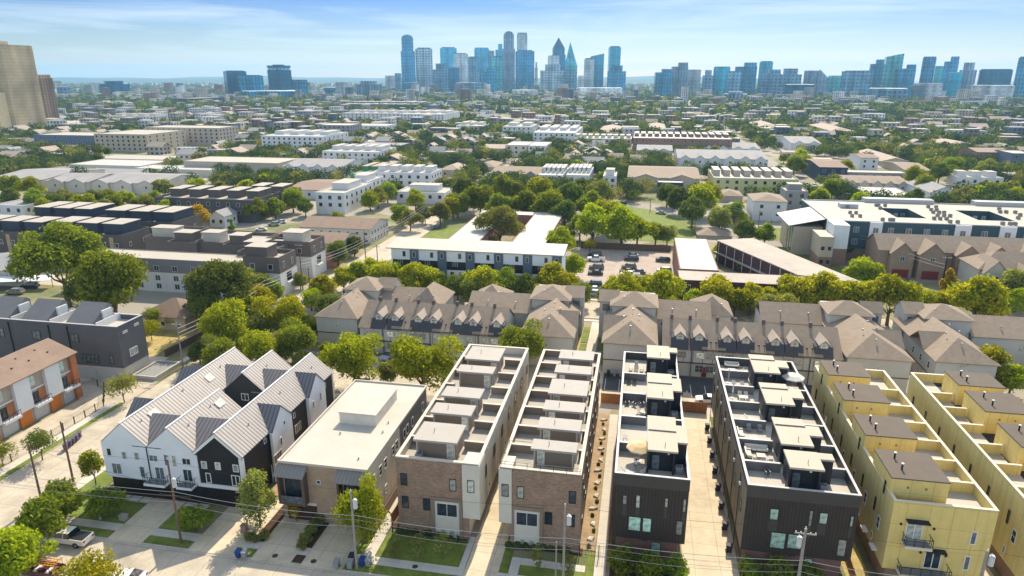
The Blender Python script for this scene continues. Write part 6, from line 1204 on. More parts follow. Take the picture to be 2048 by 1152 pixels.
# farther individual trees, then the wood beyond
rr = random.Random(5); FH = KNOWN
cnt = 0
for i in range(4000):
    if cnt >= 150: break
    px = rr.uniform(-30, 2070); py = 395-140*rr.random()**1.3; Y = P(px, py)[1]; X = P(px, py)[0]
    if any(x0-5 < X < x1+5 and y0-16 < Y < y1+5 for x0, x1, y0, y1 in FH) or (84 < X < 98) or (-92 < X < -80): continue
    cnt += 1; tree('far', X, Y, rr.uniform(6.5, 11), rr.choice('ggddlool'), 'distant rounded tree among the roofs towards downtown', 'distant trees among the roofs')
C = []; N = []; col_ = []
r = rng(3); n_t = 36000
Y = 330*np.exp(r.random(n_t)**1.05*2.85); X = (r.random(n_t)*2.1-1.05)*Y*.95-.19*Y
cl = np.sin(X/90.)*np.sin(Y/140.+1)+.6*np.sin(X/37.+Y/61.); keep = (cl > -.85)
for x0, x1, y0, y1 in FH: keep &= ~((X > x0-4) & (X < x1+4) & (Y > y0-18) & (Y < y1+4))
keep &= ~((X > 84) & (X < 98)) & ~((X > -93) & (X < -79) & (Y < 620)) & ~((X > 0) & (X < 62) & (Y < 345)) & ~((X > 60) & (X < 150) & (Y < 300)) & ~((X > -130) & (X < -60) & (Y < 330)) & ~((X < -100) & (Y < 640) & (r.random(n_t) < .6)) & ~((X < -100) & (Y > 640) & (r.random(n_t) < .3))
X, Y = X[keep], Y[keep]; print('far wood trees', len(X))
def wood(name, sel, mat, seed):
    r = rng(seed); x, y = X[sel], Y[sel]; k = np.where(y < 620, 300, np.where(y < 1300, 70, np.where(y < 2500, 22, 12))); rad = (2.9+2.4*r.random(len(x)))*np.where(y > 2500, 1.7, np.where(y > 1100, 1.35, 1.0))
    ii = np.repeat(np.arange(len(x)), k); d = r.normal(size=(len(ii), 3)); d /= np.linalg.norm(d, axis=1)[:, None]
    R_ = rad[ii][:, None]; P_ = np.stack([x[ii], y[ii], rad[ii]*1.15], 1)+d*R_*(.55+.5*r.random(len(ii)))[:, None]*np.array([1, 1, .85]); P_[:, 2] = np.maximum(P_[:, 2], .5)
    sz = (rad/4.5)[ii][:, None]*np.where(y < 620, .5, np.where(y < 1300, 1.05, np.where(y < 2500, 1.9, 2.7)))[ii][:, None]
    me = leaf_mesh(name, P_, d, sz, seed) if False else None
    n = len(ii); a = r.normal(size=(n, 3)); Nn = d+r.normal(size=(n, 3))*.5; Nn /= np.linalg.norm(Nn, axis=1)[:, None]; u = np.cross(Nn, a); u /= np.linalg.norm(u, axis=1)[:, None]; v = np.cross(Nn, u)
    V = np.stack([P_-u*sz, P_-v*sz*.7, P_+u*sz, P_+v*sz*.7], 1).reshape(-1, 3)
    me = D.meshes.new(name); me.vertices.add(4*n); me.vertices.foreach_set('co', V.ravel().astype('f')); me.loops.add(4*n); me.loops.foreach_set('vertex_index', np.arange(4*n, dtype='i')); me.polygons.add(n); me.polygons.foreach_set('loop_start', np.arange(0, 4*n, 4, dtype='i')); me.update(calc_edges=True)
    me.materials.append(mat); ob = D.objects.new(name, me); COL.objects.link(ob); tag(ob, kind='stuff')
q = r.random(len(X))
wood('far_woods', q < .55, foliage('far_leaves_dark', (.035, .06, .03), (.085, .12, .045), .22), 21); wood('far_green_woods', (q >= .55) & (q < .85), foliage('far_leaves_green', (.06, .09, .028), (.15, .19, .04), .3), 22); wood('far_light_woods', q >= .85, G5, 23)
# ================================================================ VEHICLES
def paint(name, col):
    m = M(name, col, .28, .03, 1, spec=.5); return m
PA = dict(white=paint('white_car_paint', (.72, .72, .72)), silver=paint('silver_car_paint', (.38, .39, .4)), black=paint('black_car_paint', (.015, .015, .017)), grey=paint('grey_car_paint', (.13, .135, .14)), navy=paint('navy_car_paint', (.02, .03, .06)), maroon=paint('maroon_car_paint', (.16, .02, .02)), khaki=paint('khaki_car_paint', (.2, .18, .12)), pearl=paint('pearl_car_paint', (.68, .64, .56)))
cglass = glassm('car_glass', (.02, .03, .04), .05); tyre = M('tyre_rubber', (.015, .015, .015), .85); rim = M('wheel_rim', (.25, .25, .26), .4, .05, metal=.6); lampw = M('headlamp_lens', (.7, .7, .65), .2); lampr = M('tail_lamp_lens', (.3, .01, .01), .2)
def car_proto(kind):
    L_, W_ = dict(sedan=(4.7, 1.8), suv=(4.8, 1.92), pickup=(5.9, 2.0))[kind]; hb = dict(sedan=.78, suv=.98, pickup=1.05)[kind]; ht = dict(sedan=1.45, suv=1.75, pickup=1.9)[kind]
    a = -L_/2; b = MB()
    prof = dict(sedan=[(0, .35), (0, .7), (.25, .82), (1.3, .95), (3.6, 1.0), (4.55, .92), (4.7, .6), (4.7, .35)], suv=[(0, .4), (0, .85), (.2, .98), (1.1, 1.1), (4.6, 1.15), (4.8, .8), (4.8, .4)], pickup=[(0, .5), (0, 1.0), (.2, 1.15), (1.5, 1.25), (5.85, 1.25), (5.9, .5)])[kind]
    n = len(prof); vs = []
    for sy, k in ((-1, 1), (-1, .94), (1, .94), (1, 1)): pass
    rows = [(-W_/2+.06, .0), (-W_/2, -.02), (W_/2, -.02), (W_/2-.06, 0)]
    for y, _ in ((-W_/2, 0), (W_/2, 0)): vs += [(a+x, y, z) for x, z in prof]
    b.mesh(vs, [tuple(range(n)), tuple(range(2*n-1, n-1, -1))]+[(i, n+i, n+(i+1) % n, (i+1) % n) for i in range(n)])
    cab = dict(sedan=[(1.25, .93), (2.05, 1.42), (3.35, 1.45), (4.15, 1.0)], suv=[(1.1, 1.08), (1.8, 1.68), (4.3, 1.75), (4.7, 1.14)], pickup=[(1.5, 1.23), (2.2, 1.85), (3.7, 1.9), (3.95, 1.24)])[kind]
    w0, w1 = W_/2-.04, W_/2-.22
    r = [(a+cab[1][0]+.05, w1, cab[1][1]+.01), (a+cab[2][0]-.05, w1, cab[2][1]+.01)]
    b.box(r[0][0], r[1][0], -w1, w1, r[0][2]-.02, r[0][2]+.05)
    vs = [(a+cab[0][0], w0, cab[0][1]), (a+cab[1][0], w1, cab[1][1]), (a+cab[2][0], w1, cab[2][1]), (a+cab[3][0], w0, cab[3][1])]; vs += [(x, -y, z) for x, y, z in vs]
    g = MB().mesh(vs, [(0, 1, 2, 3), (7, 6, 5, 4), (0, 4, 5, 1), (1, 5, 6, 2), (2, 6, 7, 3)])
    for t in (.5,):   # door pillars in body colour
        x = a+cab[1][0]+(cab[2][0]-cab[1][0])*t
        for s in (-1, 1): b.mesh([(x-.05, s*(w0+.005), cab[0][1]), (x+.05, s*(w0+.005), cab[0][1]), (x+.05, s*(w1+.01), cab[1][1]+.02), (x-.05, s*(w1+.01), cab[1][1]+.02)], [(0, 1, 2, 3)])
    if kind == 'pickup': g2 = MB().box(a+4.0, a+5.75, -.85, .85, 1.2, 1.32)
    wr = .36 if kind != 'pickup' else .42; w = MB(); w.tube([(0, -.12, 0), (0, .12, 0)], wr, 14, 0); w.tube([(0, -.125, 0), (0, .125, 0)], wr*.55, 10, 1)
    out = dict(body=b, glass=g.data('glasshouse', cglass), wheel=w.data('wheel', [tyre, rim]), wb=(a+.95, a+L_-.95 if kind != 'pickup' else a+L_-1.2), W=W_, wr=wr, hl=MB().box(-.03, .04, -.2, .2, -.08, .08).data('headlight', lampw), tl=MB().box(-.04, .03, -.14, .14, -.1, .1).data('tail_light', lampr), a=a, L=L_, z=prof[1][1])
    out['ton'] = g2.data('tonneau_cover', blackm) if kind == 'pickup' else None
    return out
CP = {k: car_proto(k) for k in ('sedan', 'suv', 'pickup')}
def car(kind, x, y, rz, col, label, group=None):
    c = CP[kind]; H = thing('parked_'+('car' if kind != 'pickup' else 'pickup'), label, 'car' if kind != 'pickup' else 'pickup truck', (x, y, .02), group, R(rz))
    key = 'me_'+col
    if key not in c: c[key] = c['body'].data('body', PA[col])
    link('body', c[key], H); link('window_glass', c['glass'], H)
    for wx in c['wb']:
        for s in (-1, 1): link('wheel', c['wheel'], H, (wx, s*(c['W']/2-.1), c['wr']))
    for s in (-1, 1): link('headlight', c['hl'], H, (c['a'], s*(c['W']/2-.3), c['z']-.08)); link('tail_light', c['tl'], H, (c['a']+c['L'], s*(c['W']/2-.25), c['z']-.02))
    if c['ton']: link('tonneau_cover', c['ton'], H)
    return H
def carpx(kind, px, py, rz, col, label, group=None): x, y = P(px, py, .5); return car(kind, x, y, rz, col, label, group)
carpx('pickup', 139, 1078, 0, 'pearl', 'cream pickup with a black bed cover parked at the kerb before the gabled row')
carpx('sedan', 250, 1158, 12, 'white', 'white car cut by the bottom edge right of the round treetop'); carpx('suv', 778, 712, 80, 'silver', 'silver SUV parked before the dormer row between the lime trees'); carpx('suv', 918, 722, 75, 'white', 'white SUV half behind the brick block, before the dormer row')
carpx('sedan', 1417, 800, 0, 'white', 'white car just behind the cedar fence at the end of the pale driveway'); carpx('sedan', 1036, 583, -25, 'white', 'white car in front of the navy apartment garages')
CL = [('pickup', 1192, 519, 'white', 'white pickup in the far left bay of the car park'), ('suv', 1190, 511, 'navy', 'dark blue SUV behind the white pickup in the car park'), ('suv', 1263, 518, 'black', 'black SUV in the middle far row of the car park'), ('sedan', 1263, 511, 'silver', 'silver car behind the black SUV in the middle far row'), ('suv', 1326, 520, 'black', 'black SUV alone in the right far bay of the car park'),
('suv', 1258, 534, 'khaki', 'khaki SUV at the top of the middle near row'), ('sedan', 1254, 543, 'navy', 'dark sedan below the khaki SUV'), ('sedan', 1276, 544, 'grey', 'grey sedan nose to tail with the dark sedan'), ('pickup', 1260, 551, 'white', 'white pickup in the middle near row of the car park'), ('sedan', 1253, 558, 'white', 'white sedan at the bottom of the middle near row'),
('suv', 1328, 542, 'silver', 'silver SUV alone in the right near bay of the car park'), ('suv', 1193, 535, 'grey', 'grey SUV in the left row of the car park'), ('sedan', 1191, 546, 'black', 'black sedan in the left row of the car park'), ('suv', 1188, 568, 'navy', 'navy SUV low in the left row near the street'), ('sedan', 1187, 579, 'white', 'white sedan next to the navy SUV in the left row'), ('suv', 1186, 588, 'silver', 'silver SUV at the near end of the left row')]
for k, px, py, c_, l_ in CL: carpx(k, px, py, 3, c_, l_)
for k, px, py, rz, c_, l_ in (('sedan', 1322, 426, -20, 'silver', 'silver car driving on the curved road beside the green lawn'), ('suv', 1243, 408, 20, 'black', 'black SUV by the bend at the edge of the wood'), ('sedan', 1634, 392, 80, 'navy', 'dark car on the busy street right of the grey stucco house'), ('suv', 1652, 400, 80, 'maroon', 'maroon SUV on the busy street'), ('sedan', 1672, 385, 80, 'silver', 'silver car farther along the busy street'), ('suv', 1629, 372, 80, 'white', 'white SUV farther up the busy street'),
    ('sedan', 522, 459, 15, 'white', 'white car beside the narrow cypress'), ('suv', 548, 449, 10, 'silver', 'silver SUV behind the taupe stair boxes'), ('sedan', 562, 444, 10, 'white', 'white sedan in the lane before the brown roofed flats'), ('suv', 30, 585, 10, 'khaki', 'khaki SUV under the white carport at the left edge'), ('suv', 60, 573, 10, 'black', 'black SUV under the white carport at the left edge'), ('sedan', 872, 455, 60, 'grey', 'grey car on the street by the tall olive tree'), ('suv', 1850, 590, 10, 'black', 'black SUV by the tall pole near the gabled brick house'), ('sedan', 717, 478, 70, 'grey', 'grey car on the street before the lawns'),
    ('sedan', 330, 268, 10, 'white', 'white van sized car beside the tan apartment block'), ('suv', 85, 640, 5, 'grey', 'grey SUV in the yard behind the charcoal townhouses')): carpx(k, px, py, rz, c_, l_)
# carport and shed at the left edge
H = thing('carport', 'long white carport roof over parked cars at the left edge', 'carport', (-150, 160, 0)); x, y = P(20, 585)
b = MB(); b.mesh([(x-14, y-2.5, 2.6), (x+9, y+4.5, 2.6), (x+7.5, y+9, 3.0), (x-16, y+2, 3.0), (x-14, y-2.5, 2.75), (x+9, y+4.5, 2.75), (x+7.5, y+9, 3.15), (x-16, y+2, 3.15)], [(3, 2, 1, 0), (4, 5, 6, 7), (0, 1, 5, 4), (1, 2, 6, 5), (2, 3, 7, 6), (3, 0, 4, 7)]); b.build('roof', trim_w, H)
for t in (.05, .5, .95): MB().box(x-14+23*t, x-13.85+23*t, y-2.2+7*t+2, y-2.05+7*t+2, 0, 2.7).build('post', galv, H)
FP('pale green roofed apartment house at the left edge behind the carport', -60, 540, 42, 570, 500, 'G', 's', rise=2)
# ================================================================ POLES AND WIRES
polew = M('pole_wood', (.16, .10, .07), .9, .2, 2, streak=.3); polegr = M('pole_wood_grey', (.30, .27, .23), .9, .15, 2, streak=.3); trf = M('transformer_grey', (.55, .56, .56), .5, .05)
def pole(x, y, h, label, tr=None, arms=0, mat=None, r=.15, rz=0):
    H = thing('utility_pole', label, 'utility pole', (x, y, 0), None, R(rz)); o = ORG[H.name]; ORG[H.name] = Vector((0, 0, 0))
    b = MB(); b.cyl(0, 0, -.3, h, r*1.15, r*.75, 9); b.build('shaft', mat or polew, H)
    for k in range(arms):
        z = h-.5-k*.9; MB().box(-1.1, 1.1, -.07-r, .05-r, z-.07, z+.07).build('crossarm', polegr, H)
        for xx in (-1, -.5, .5, 1): MB().cyl(xx, -r, z+.07, z+.25, .05, n=6).build('insulator', trim_w, H)
    if tr:
        z, sx = tr; b = MB(); b.cyl(sx*.5, -.1, z, z+1.1, .27, n=12); b.cyl(sx*.5, -.1, z+1.1, z+1.22, .2, n=10); b.cyl(sx*.5-.1, -.1, z+1.22, z+1.45, .04, n=6); b.build('transformer', trf, H)
        MB().cyl(0, 0, h, h+.25, .05, n=6).build('insulator', trim_w, H)
    ORG[H.name] = Vector((x, y, 0)); return H
def pz(px, pyt, Y):        # pole standing at depth Y whose top shows at (px, pyt): returns x and height
    v = (pyt-576)/FPX
    for z in np.linspace(3, 14, 111):
        if P(px, pyt, z)[1] <= Y: break
    return P(px, pyt, z)[0], float(z)
pole(-56.1, 66.0, 12.4, 'tall brown wooden pole on the grass strip before the gabled row', (8.6, 1)); pole(-80.9, 75.6, 10.2, 'brown wooden pole between side street and white gabled wall'); pole(-81.4, 70.4, 9.4, 'brown wooden pole rising from the corner trees beside the side street')
pole(-31.7, 65.6, 11.1, 'grey wooden pole with a transformer between bins and duplex tree', (8.9, 1), 0, polegr); x6, h6 = pz(1130, 1012, 66.0); pole(x6, 66.0, h6, 'grey pole with a transformer before the railed brick block', (h6-2.4, 1), 0, polegr); pole(x6-.9, 66.2, 7.0, 'shorter grey pole standing next to the transformer pole', None, 0, polegr, .11)
x7, h7 = pz(1612, 1058, 67.0); pole(x7, 67.0, h7, 'weathered pole with a transformer before the wide black block', (h7-2.2, -1), 1, polegr, .2); x10, h10 = pz(1976, 1103, 67.0); pole(x10, 67.0, h10, 'grey pole with a transformer before the yellow blocks', (h10-1.6, 1), 0, polegr, .2)
pole(-91.9, 117.0, 10, 'grey wooden pole on the far kerb of the side street', None, 1, polegr)
pl = [(732, 527, 462), (756, 537, 490), (606, 580, 487), (620, 577, 535), (536, 625, 575), (1740, 530, 482), (851, 452, 430), (1345, 422, 395), (1300, 423, 400), (1540, 470, 440), (1880, 590, 512), (362, 392, 372), (1118, 425, 405), (1690, 425, 385), (1706, 408, 370), (1515, 470, 420)]
pn = ['by the lawns of the brown roofed flats', 'at the kerb opposite the navy apartments', 'before the nearer taupe end house', 'beside the nearer taupe end house, thinner', 'among the trees of the side street', 'at the corner of the white complex, full of cables', 'near the white roofed court', 'on the curved road by the lawn, left', 'on the curved road by the lawn, right', 'by the corner office', 'tall and black near the small orange topped conifer', 'behind the charcoal row', 'within the middle wood', 'on the busy street, nearer', 'on the busy street, farther', 'before the slanting wing']
for (px, pb, pt), s_ in zip(pl, pn): x, y = P(px, pb); pole(x, y, max(6, top_z(px, pb, pt)), 'wooden utility pole '+s_, None, 1, blackm if 'black' in s_ else polew, .15)
wirem = M('cable_grey', (.5, .47, .42), .6, .05); wireb = M('cable_black', (.04, .04, .04), .6)
def wire(a, c, sag, rad, label, mat=None, group=None, n=14):
    a, c = Vector(a), Vector(c); pts = []
    for i in range(n+1):
        t = i/n; p = a.lerp(c, t); p.z -= sag*4*t*(1-t); pts.append(p)
    b = MB(); b.tube(pts, rad, 4); o = b.build('power_line', mat or wirem, None, tuple(a)); tag(o, label, 'cable', group)
    return o
run = [(-110, 66.2), (-56.1, 66.0), (-31.7, 65.6), (x6, 66.0), (x7, 67.0), (x10, 67.0), (75, 67.5)]; hz_ = [12.2, 12.2, 11.2, h6, h7+.2, h10, 10]
GW = 'overhead cables along the front street'
for i in range(6):
    (xa, ya), (xb, yb) = run[i], run[i+1]
    wire((xa, ya, hz_[i]), (xb, yb, hz_[i+1]), .5, .016, 'thin high cable on the pole tops along the front street', wireb, GW)
    for k, z in enumerate((7.9, 7.3, 6.7, 6.4)): wire((xa, ya-.1, z), (xb, yb-.1, z-.1), .55+.1*k, (.035, .016, .016, .022)[k], 'cable strung along the front street poles', None if k == 0 else (wireb if k == 2 else wirem), GW)
wire((-81.4, 70.4, 8.9), (-56.1, 66, 8.4), .4, .02, 'cable from the corner pole to the tall brown pole', wireb); wire((-80.9, 75.6, 9.8), (-91.9, 117, 9.4), .6, .02, 'cable running up the side street from the white gabled wall', wireb)
sp = [(-91.9, 117.0)]+[P(*q) for q in ((536, 625), (606, 580), (732, 527), (851, 452))]
for i in range(4):
    for k, z in enumerate((8.6, 7.6, 6.8)): wire((*sp[i], z), (*sp[i+1], z), .8, .035 if k != 1 else .05, 'cable along the side street poles', None, 'cables along the side street')
rp_ = [P(1345, 422), P(1515, 470), P(1540, 470), P(1740, 530), P(1880, 590)]
for i in range(4):
    for k, z in enumerate((8.8, 7.8)): wire((*rp_[i], z), (*rp_[i+1], z), .7, .035, 'cable of the web beside the white complex', None, 'cables by the white complex')
x5 = XY(700, 176, 8.5)
# ================================================================ BINS, FENCES, STREET FURNITURE
def bin_(x, y, col, label, group='wheeled bins', rz=0, z=.12):
    H = thing('wheeled_bin', label, 'bin', (x, y, z), group, R(rz)); k = 'bin_'+col
    if k not in WC:
        m = M('bin_plastic_'+col, dict(blue=(.02, .05, .22), grey=(.26, .27, .26), dark=(.03, .03, .045), plum=(.12, .1, .14))[col], .5, .06)
        b = MB().mesh([(-.25, -.3, .1), (.25, -.3, .1), (.25, .25, .1), (-.25, .25, .1), (-.32, -.4, 1.0), (.32, -.4, 1.0), (.32, .38, 1.0), (-.32, .38, 1.0)], [(0, 1, 5, 4), (1, 2, 6, 5), (2, 3, 7, 6), (3, 0, 4, 7), (3, 2, 1, 0)])
        l = MB(); slab(l, [(-.34, -.43, 1.0), (.34, -.43, 1.0), (.34, .42, 1.1), (-.34, .42, 1.1)], .05); w = MB(); w.tube([(-.3, .28, .12), (-.22, .28, .12)], .12, 10); w.tube([(.22, .28, .12), (.3, .28, .12)], .12, 10)
        WC[k] = (b.data('body', m), l.data('lid', m), w.data('wheels', tyre))
    for n_, me in zip(('body', 'lid', 'wheels'), WC[k]): link(n_, me, H)
    return H
def binpx(px, py, col, label, rz=0): x, y = P(px, py, .3); bin_(x, y, col, label, None, rz)
binpx(478, 1112, 'blue', 'blue wheeled bin at the kerb by the letter box'); binpx(490, 1113, 'grey', 'grey wheeled bin right of the blue one near the letter box'); binpx(674, 1132, 'grey', 'grey wheeled bin alone left of the grey pole'); binpx(704, 1121, 'dark', 'dark bin behind the grey pole'); binpx(701, 1134, 'grey', 'grey bin just left of the grey pole'); binpx(725, 1128, 'blue', 'blue bin just right of the grey pole'); binpx(737, 1129, 'grey', 'grey bin right of the blue one by the grey pole')
for i, (px, py) in enumerate(((132, 897), (140, 890), (146, 885), (153, 879), (159, 873))): binpx(px, py, 'plum', ('first', 'second', 'third', 'fourth', 'fifth')[i]+' from the camera of the plum grey bins on the side street kerb', 30)
for i in range(8): bin_(13.75, 77.2+4.6*i, 'dark', ('nearest', 'second nearest', 'third nearest', 'fourth nearest', 'fifth nearest', 'sixth nearest', 'seventh nearest', 'farthest')[i]+' dark bin along the khaki wall of the pale driveway', None, 90, .1)
for i in range(3): bin_(XY(1217+12*i, 128.6, .5), 128.6, 'dark' if i == 0 else 'grey', ('dark', 'left grey', 'right grey')[i]+' bin under the hip roofed house by the parking bays', None, 0)
x, y = P(491, 1075); H = thing('letter_box', 'brown brick letter box on a post beside the sloping front walk', 'letter box', (x, y, 0)); MB().box(x-.1, x+.1, y-.1, y+.1, 0, .9).build('post', woodp, H); MB().box(x-.35, x+.35, y-.3, y+.3, .9, 1.9).box(x-.4, x+.4, y-.35, y+.35, 1.9, 2.0).build('box', mbrick, H)
x, y = P(201, 1040); H = thing('sign_post', 'white angled estate sign post on the shaded lawn', 'sign post', (x, y, 0)); MB().box(x-.06, x+.06, y-.06, y+.06, 0, 2.0).build('post', trim_w, H); MB().box(x-1.1, x-.07, y-.05, y+.05, 1.75, 1.87).build('arm', trim_w, H); MB().box(x-.95, x-.2, y-.03, y+.03, .9, 1.6).build('board', blackm, H)
x, y = P(248, 1040); tag(MB().box(x-.45, x+.45, y-.35, y+.35, .09, .75).box(x-.5, x+.5, y-.4, y+.4, .75, .85).build('utility_box', M('beige_utility_box', (.35, .33, .28), .6), None, (x, y, 0)), 'beige utility box on the shaded lawn before the gabled row', 'utility box')
for (px, py), s_ in zip(((550, 1111), (627, 1122), (830, 1133)), ('left', 'middle', 'right')): x, y = P(px, py, .13); tag(MB().cyl(x, y, .08, .135, .36, n=16).build('manhole_cover', M('cast_iron', (.06, .05, .045), .7, .2, 4), None, (x, y, 0)), s_+' dark manhole cover of the three on the front pavement', 'manhole cover')
def fence(label, pts, h, mat, kind='board', name='fence', gap=2.4, z=0):
    H = thing(name, label, 'fence', (pts[0][0], pts[0][1], z)); 
    for (x0, y0), (x1, y1) in zip(pts[:-1], pts[1:]):
        L_ = math.hypot(x1-x0, y1-y0); ux, uy = (x1-x0)/L_, (y1-y0)/L_; nx, ny = -uy*.03, ux*.03
        if kind == 'board':
            b = MB(); b.mesh([(x0+nx, y0+ny, z), (x1+nx, y1+ny, z), (x1-nx, y1-ny, z), (x0-nx, y0-ny, z), (x0+nx, y0+ny, z+h), (x1+nx, y1+ny, z+h), (x1-nx, y1-ny, z+h), (x0-nx, y0-ny, z+h)], [(0, 1, 5, 4), (1, 2, 6, 5), (2, 3, 7, 6), (3, 0, 4, 7), (4, 5, 6, 7)]); b.build('board_panel', mat, H)
        else:
            b = MB(); n = int(L_/.35)
            for zz in (.2, h-.1): b.tube([(x0, y0, z+zz), (x1, y1, z+zz)], .025, 4)
            for i in range(n+1): b.tube([(x0+ux*L_*i/n, y0+uy*L_*i/n, z), (x0+ux*L_*i/n, y0+uy*L_*i/n, z+h)], .014, 3)
            b.build('rail_panel', mat, H)
        for i in range(max(1, int(L_/gap))+1):
            t = min(1, i*gap/L_); b = MB(); px_, py_ = x0+ux*L_*t, y0+uy*L_*t; b.box(px_-.06, px_+.06, py_-.06, py_+.06, z, z+h+.08); b.build('post', mat, H)
    return H
fence('orange cedar fence closing the far end of the pale driveway', [(8.3, 115.6), (14.2, 115.6)], 2.1, woodf); fence('shaded cedar fence behind the yellow sapling between the blocks', [(-4.8, 116.5), (-1.2, 116.5)], 2.0, woodf); fence('cedar fence along the path right of the white flat roofed duplex', [(-30.4, 74.5), (-30.0, 90)], 1.9, woodf)
fence('cedar fence beside the wide black block and the yellow block', [(27.6, 72), (28.3, 84)], 1.9, woodf); fence('weathered board fence behind the car park under the lime trees', [(-19, 236.8), (12, 236.8)], 2.3, woodp, gap=4); fence('black metal fence around the garage court corner', [(-94.7, 84), (-94.7, 98), (-100, 104.5), (-104, 106)], 1.5, blackm, 'rail'); fence('black metal fence before the sidewalk at the left edge', [(-95, 62), (-95, 80)], 1.3, blackm, 'rail')
fence('black metal gate fence between duplex and left brick block', [(-32, 72.6), (-29.1, 72.6)], 1.8, blackm, 'rail', 'gate'); fence('black metal gate fence across the garden path by the railed brick block', [(-4.9, 73.2), (-1.2, 73.2)], 1.8, blackm, 'rail', 'gate'); fence('black metal rail along the foot of the left brick block', [(-25.5, 72.7), (-19.2, 72.7)], 1.1, blackm, 'rail'); fence('concrete lined board fence by the dry lot and side street', [(-99, 121), (-97.5, 140)], 1.6, woodp)
fence('low wooden fence along the garden path beside the black block', [(-1.3, 74), (-1.3, 112)], .7, woodf, gap=6); fence('dark board fence behind the white gabled house', [(-140, 226), (-122.5, 226)], 2, woodp, gap=4)
b = MB()
H = thing('stone_edging', 'row of pale limestone steps in the bed beside the garden path', 'stone edging', (-3.5, 75, 0))
for i in range(11): y = 76.5+3.3*i; j = .25*math.sin(i*2.3); MB().mesh([(-4.3+j, y-.3, .05), (-3.5+j, y-.5-j, .05), (-3.2, y+.3, .05), (-4.0+j, y+.45, .05), (-4.2+j, y-.2, .3), (-3.6+j, y-.4-j, .24), (-3.3, y+.25, .35), (-3.95+j, y+.35, .28)], [(0, 1, 5, 4), (1, 2, 6, 5), (2, 3, 7, 6), (3, 0, 4, 7), (4, 5, 6, 7)]).build('limestone_block', M('limestone', (.6, .54, .44), .9, .15, 2), H)
# landscaping trailer with ladders at the bottom left
x, y = P(82, 1136, 1); H = thing('work_trailer', 'open trailer with orange ladders on its rack at the bottom left', 'trailer', (x, y, 0)); rt = M('rusty_steel', (.16, .07, .05), .7, .3, 2)
MB().box(x-2.6, x+2.6, y-1, y+1, .6, .75).build('bed', rt, H); b = MB(); parapet(b, x-2.6, x+2.6, y-1, y+1, .75, 1.2, .06); b.build('side_boards', rt, H)
for dx in (-2.2, 2.2): b = MB(); b.tube([(x+dx, y-.95, .7), (x+dx, y-.95, 2.1), (x+dx, y+.95, 2.1), (x+dx, y+.95, .7)], .04); b.build('rack', blackm, H)
for k, yy in enumerate((y-.5, y+.3)):
    b = MB(); b.box(x-3, x+2.8, yy-.22, yy-.16, 2.15, 2.25); b.box(x-3, x+2.8, yy+.16, yy+.22, 2.15, 2.25)
    for j in range(14): b.box(x-2.9+.42*j, x-2.86+.42*j, yy-.16, yy+.16, 2.17, 2.21)
    tag(b.build('ladder', M('orange_fibreglass', (.75, .3, .03), .5), None, (x, yy, 2.1)), ('near' if k == 0 else 'far')+' orange ladder lying on the trailer rack', 'ladder')
for k in range(8): MB().box(x-2.2+.55*k, x-1.75+.55*k, y-.7+.2*(k % 3), y-.1+.2*(k % 4), .76, 1.05+.12*(k % 3)).build('load', [PA['white'], rt, PA['maroon']][k % 3], H)
for s in (-1, 1): ww = MB(); ww.tube([(x, y+s*1.02, .36), (x, y+s*1.22, .36)], .36, 12); ww.build('wheel', tyre, H)
# ================================================================ TERRACE FURNITURE
wick = M('wicker_grey', (.10, .09, .085), .8, .15, 4); cush = M('cream_cushion', (.66, .62, .54), .9, .05, 2); wfr = M('white_metal_frame', (.7, .7, .7), .4); umbm = M('tan_canvas', (.62, .46, .26), .9, .06, 1); umbg = M('grey_canvas', (.32, .32, .33), .9, .06, 1)
def item(name, label, cat, x, y, z, rz, parts, group=None):
    H = thing(name, label, cat, (x, y, z), group, R(rz))
    for n_, b, m in parts:
        k = 'it_'+name+n_+m.name
        if k not in WC: WC[k] = b().data(n_, m)
        link(n_, WC[k], H)
    return H
def p_chair(m=None, c=None):
    def seat(): return MB().box(-.3, .3, -.3, .3, .32, .45)
    def back():
        b = MB(); slab(b, [(-.3, .24, .45), (.3, .24, .45), (.3, .36, 1.0), (-.3, .36, 1.0)], .06); return b
    def legs():
        b = MB()
        for sx in (-.27, .27):
            for sy in (-.27, .27): b.box(sx-.025, sx+.025, sy-.025, sy+.025, 0, .32)
            b.box(sx-.03, sx+.03, -.3, .3, .58, .63); b.box(sx-.02, sx+.02, -.29, -.25, .45, .58)
        return b
    return [('seat', seat, c or cush), ('backrest', back, c or cush), ('frame', legs, m or wick)]
def p_sofa(L_):
    def base(): return MB().box(-L_/2, L_/2, -.4, .4, .05, .28)
    def arm(): return MB().box(-L_/2, -L_/2+.18, -.4, .4, .28, .62).box(L_/2-.18, L_/2, -.4, .4, .28, .62)
    def back(): return MB().box(-L_/2, L_/2, .26, .44, .28, .85)
    def cu():
        b = MB(); n = max(1, int(L_/.7)); w = (L_-.4)/n
        for i in range(n): b.box(-L_/2+.2+w*i+.02, -L_/2+.2+w*(i+1)-.02, -.38, .25, .285, .46)
        return b
    return [('base%.1f' % L_, base, wick), ('armrests%.1f' % L_, arm, cush), ('backrest%.1f' % L_, back, cush), ('seat_cushions%.1f' % L_, cu, cush)]
def p_table(w=.9, d=.9, h=.72, m=None):
    def t(): return MB().box(-w/2, w/2, -d/2, d/2, h-.05, h)
    def l():
        b = MB()
        for sx in (-1, 1):
            for sy in (-1, 1): b.box(sx*(w/2-.06)-.03, sx*(w/2-.06)+.03, sy*(d/2-.06)-.03, sy*(d/2-.06)+.03, 0, h-.05)
        return b
    return [('tabletop%.1f%.1f' % (w, d), t, m or cush), ('legs%.1f%.1f' % (w, d), l, wick)]
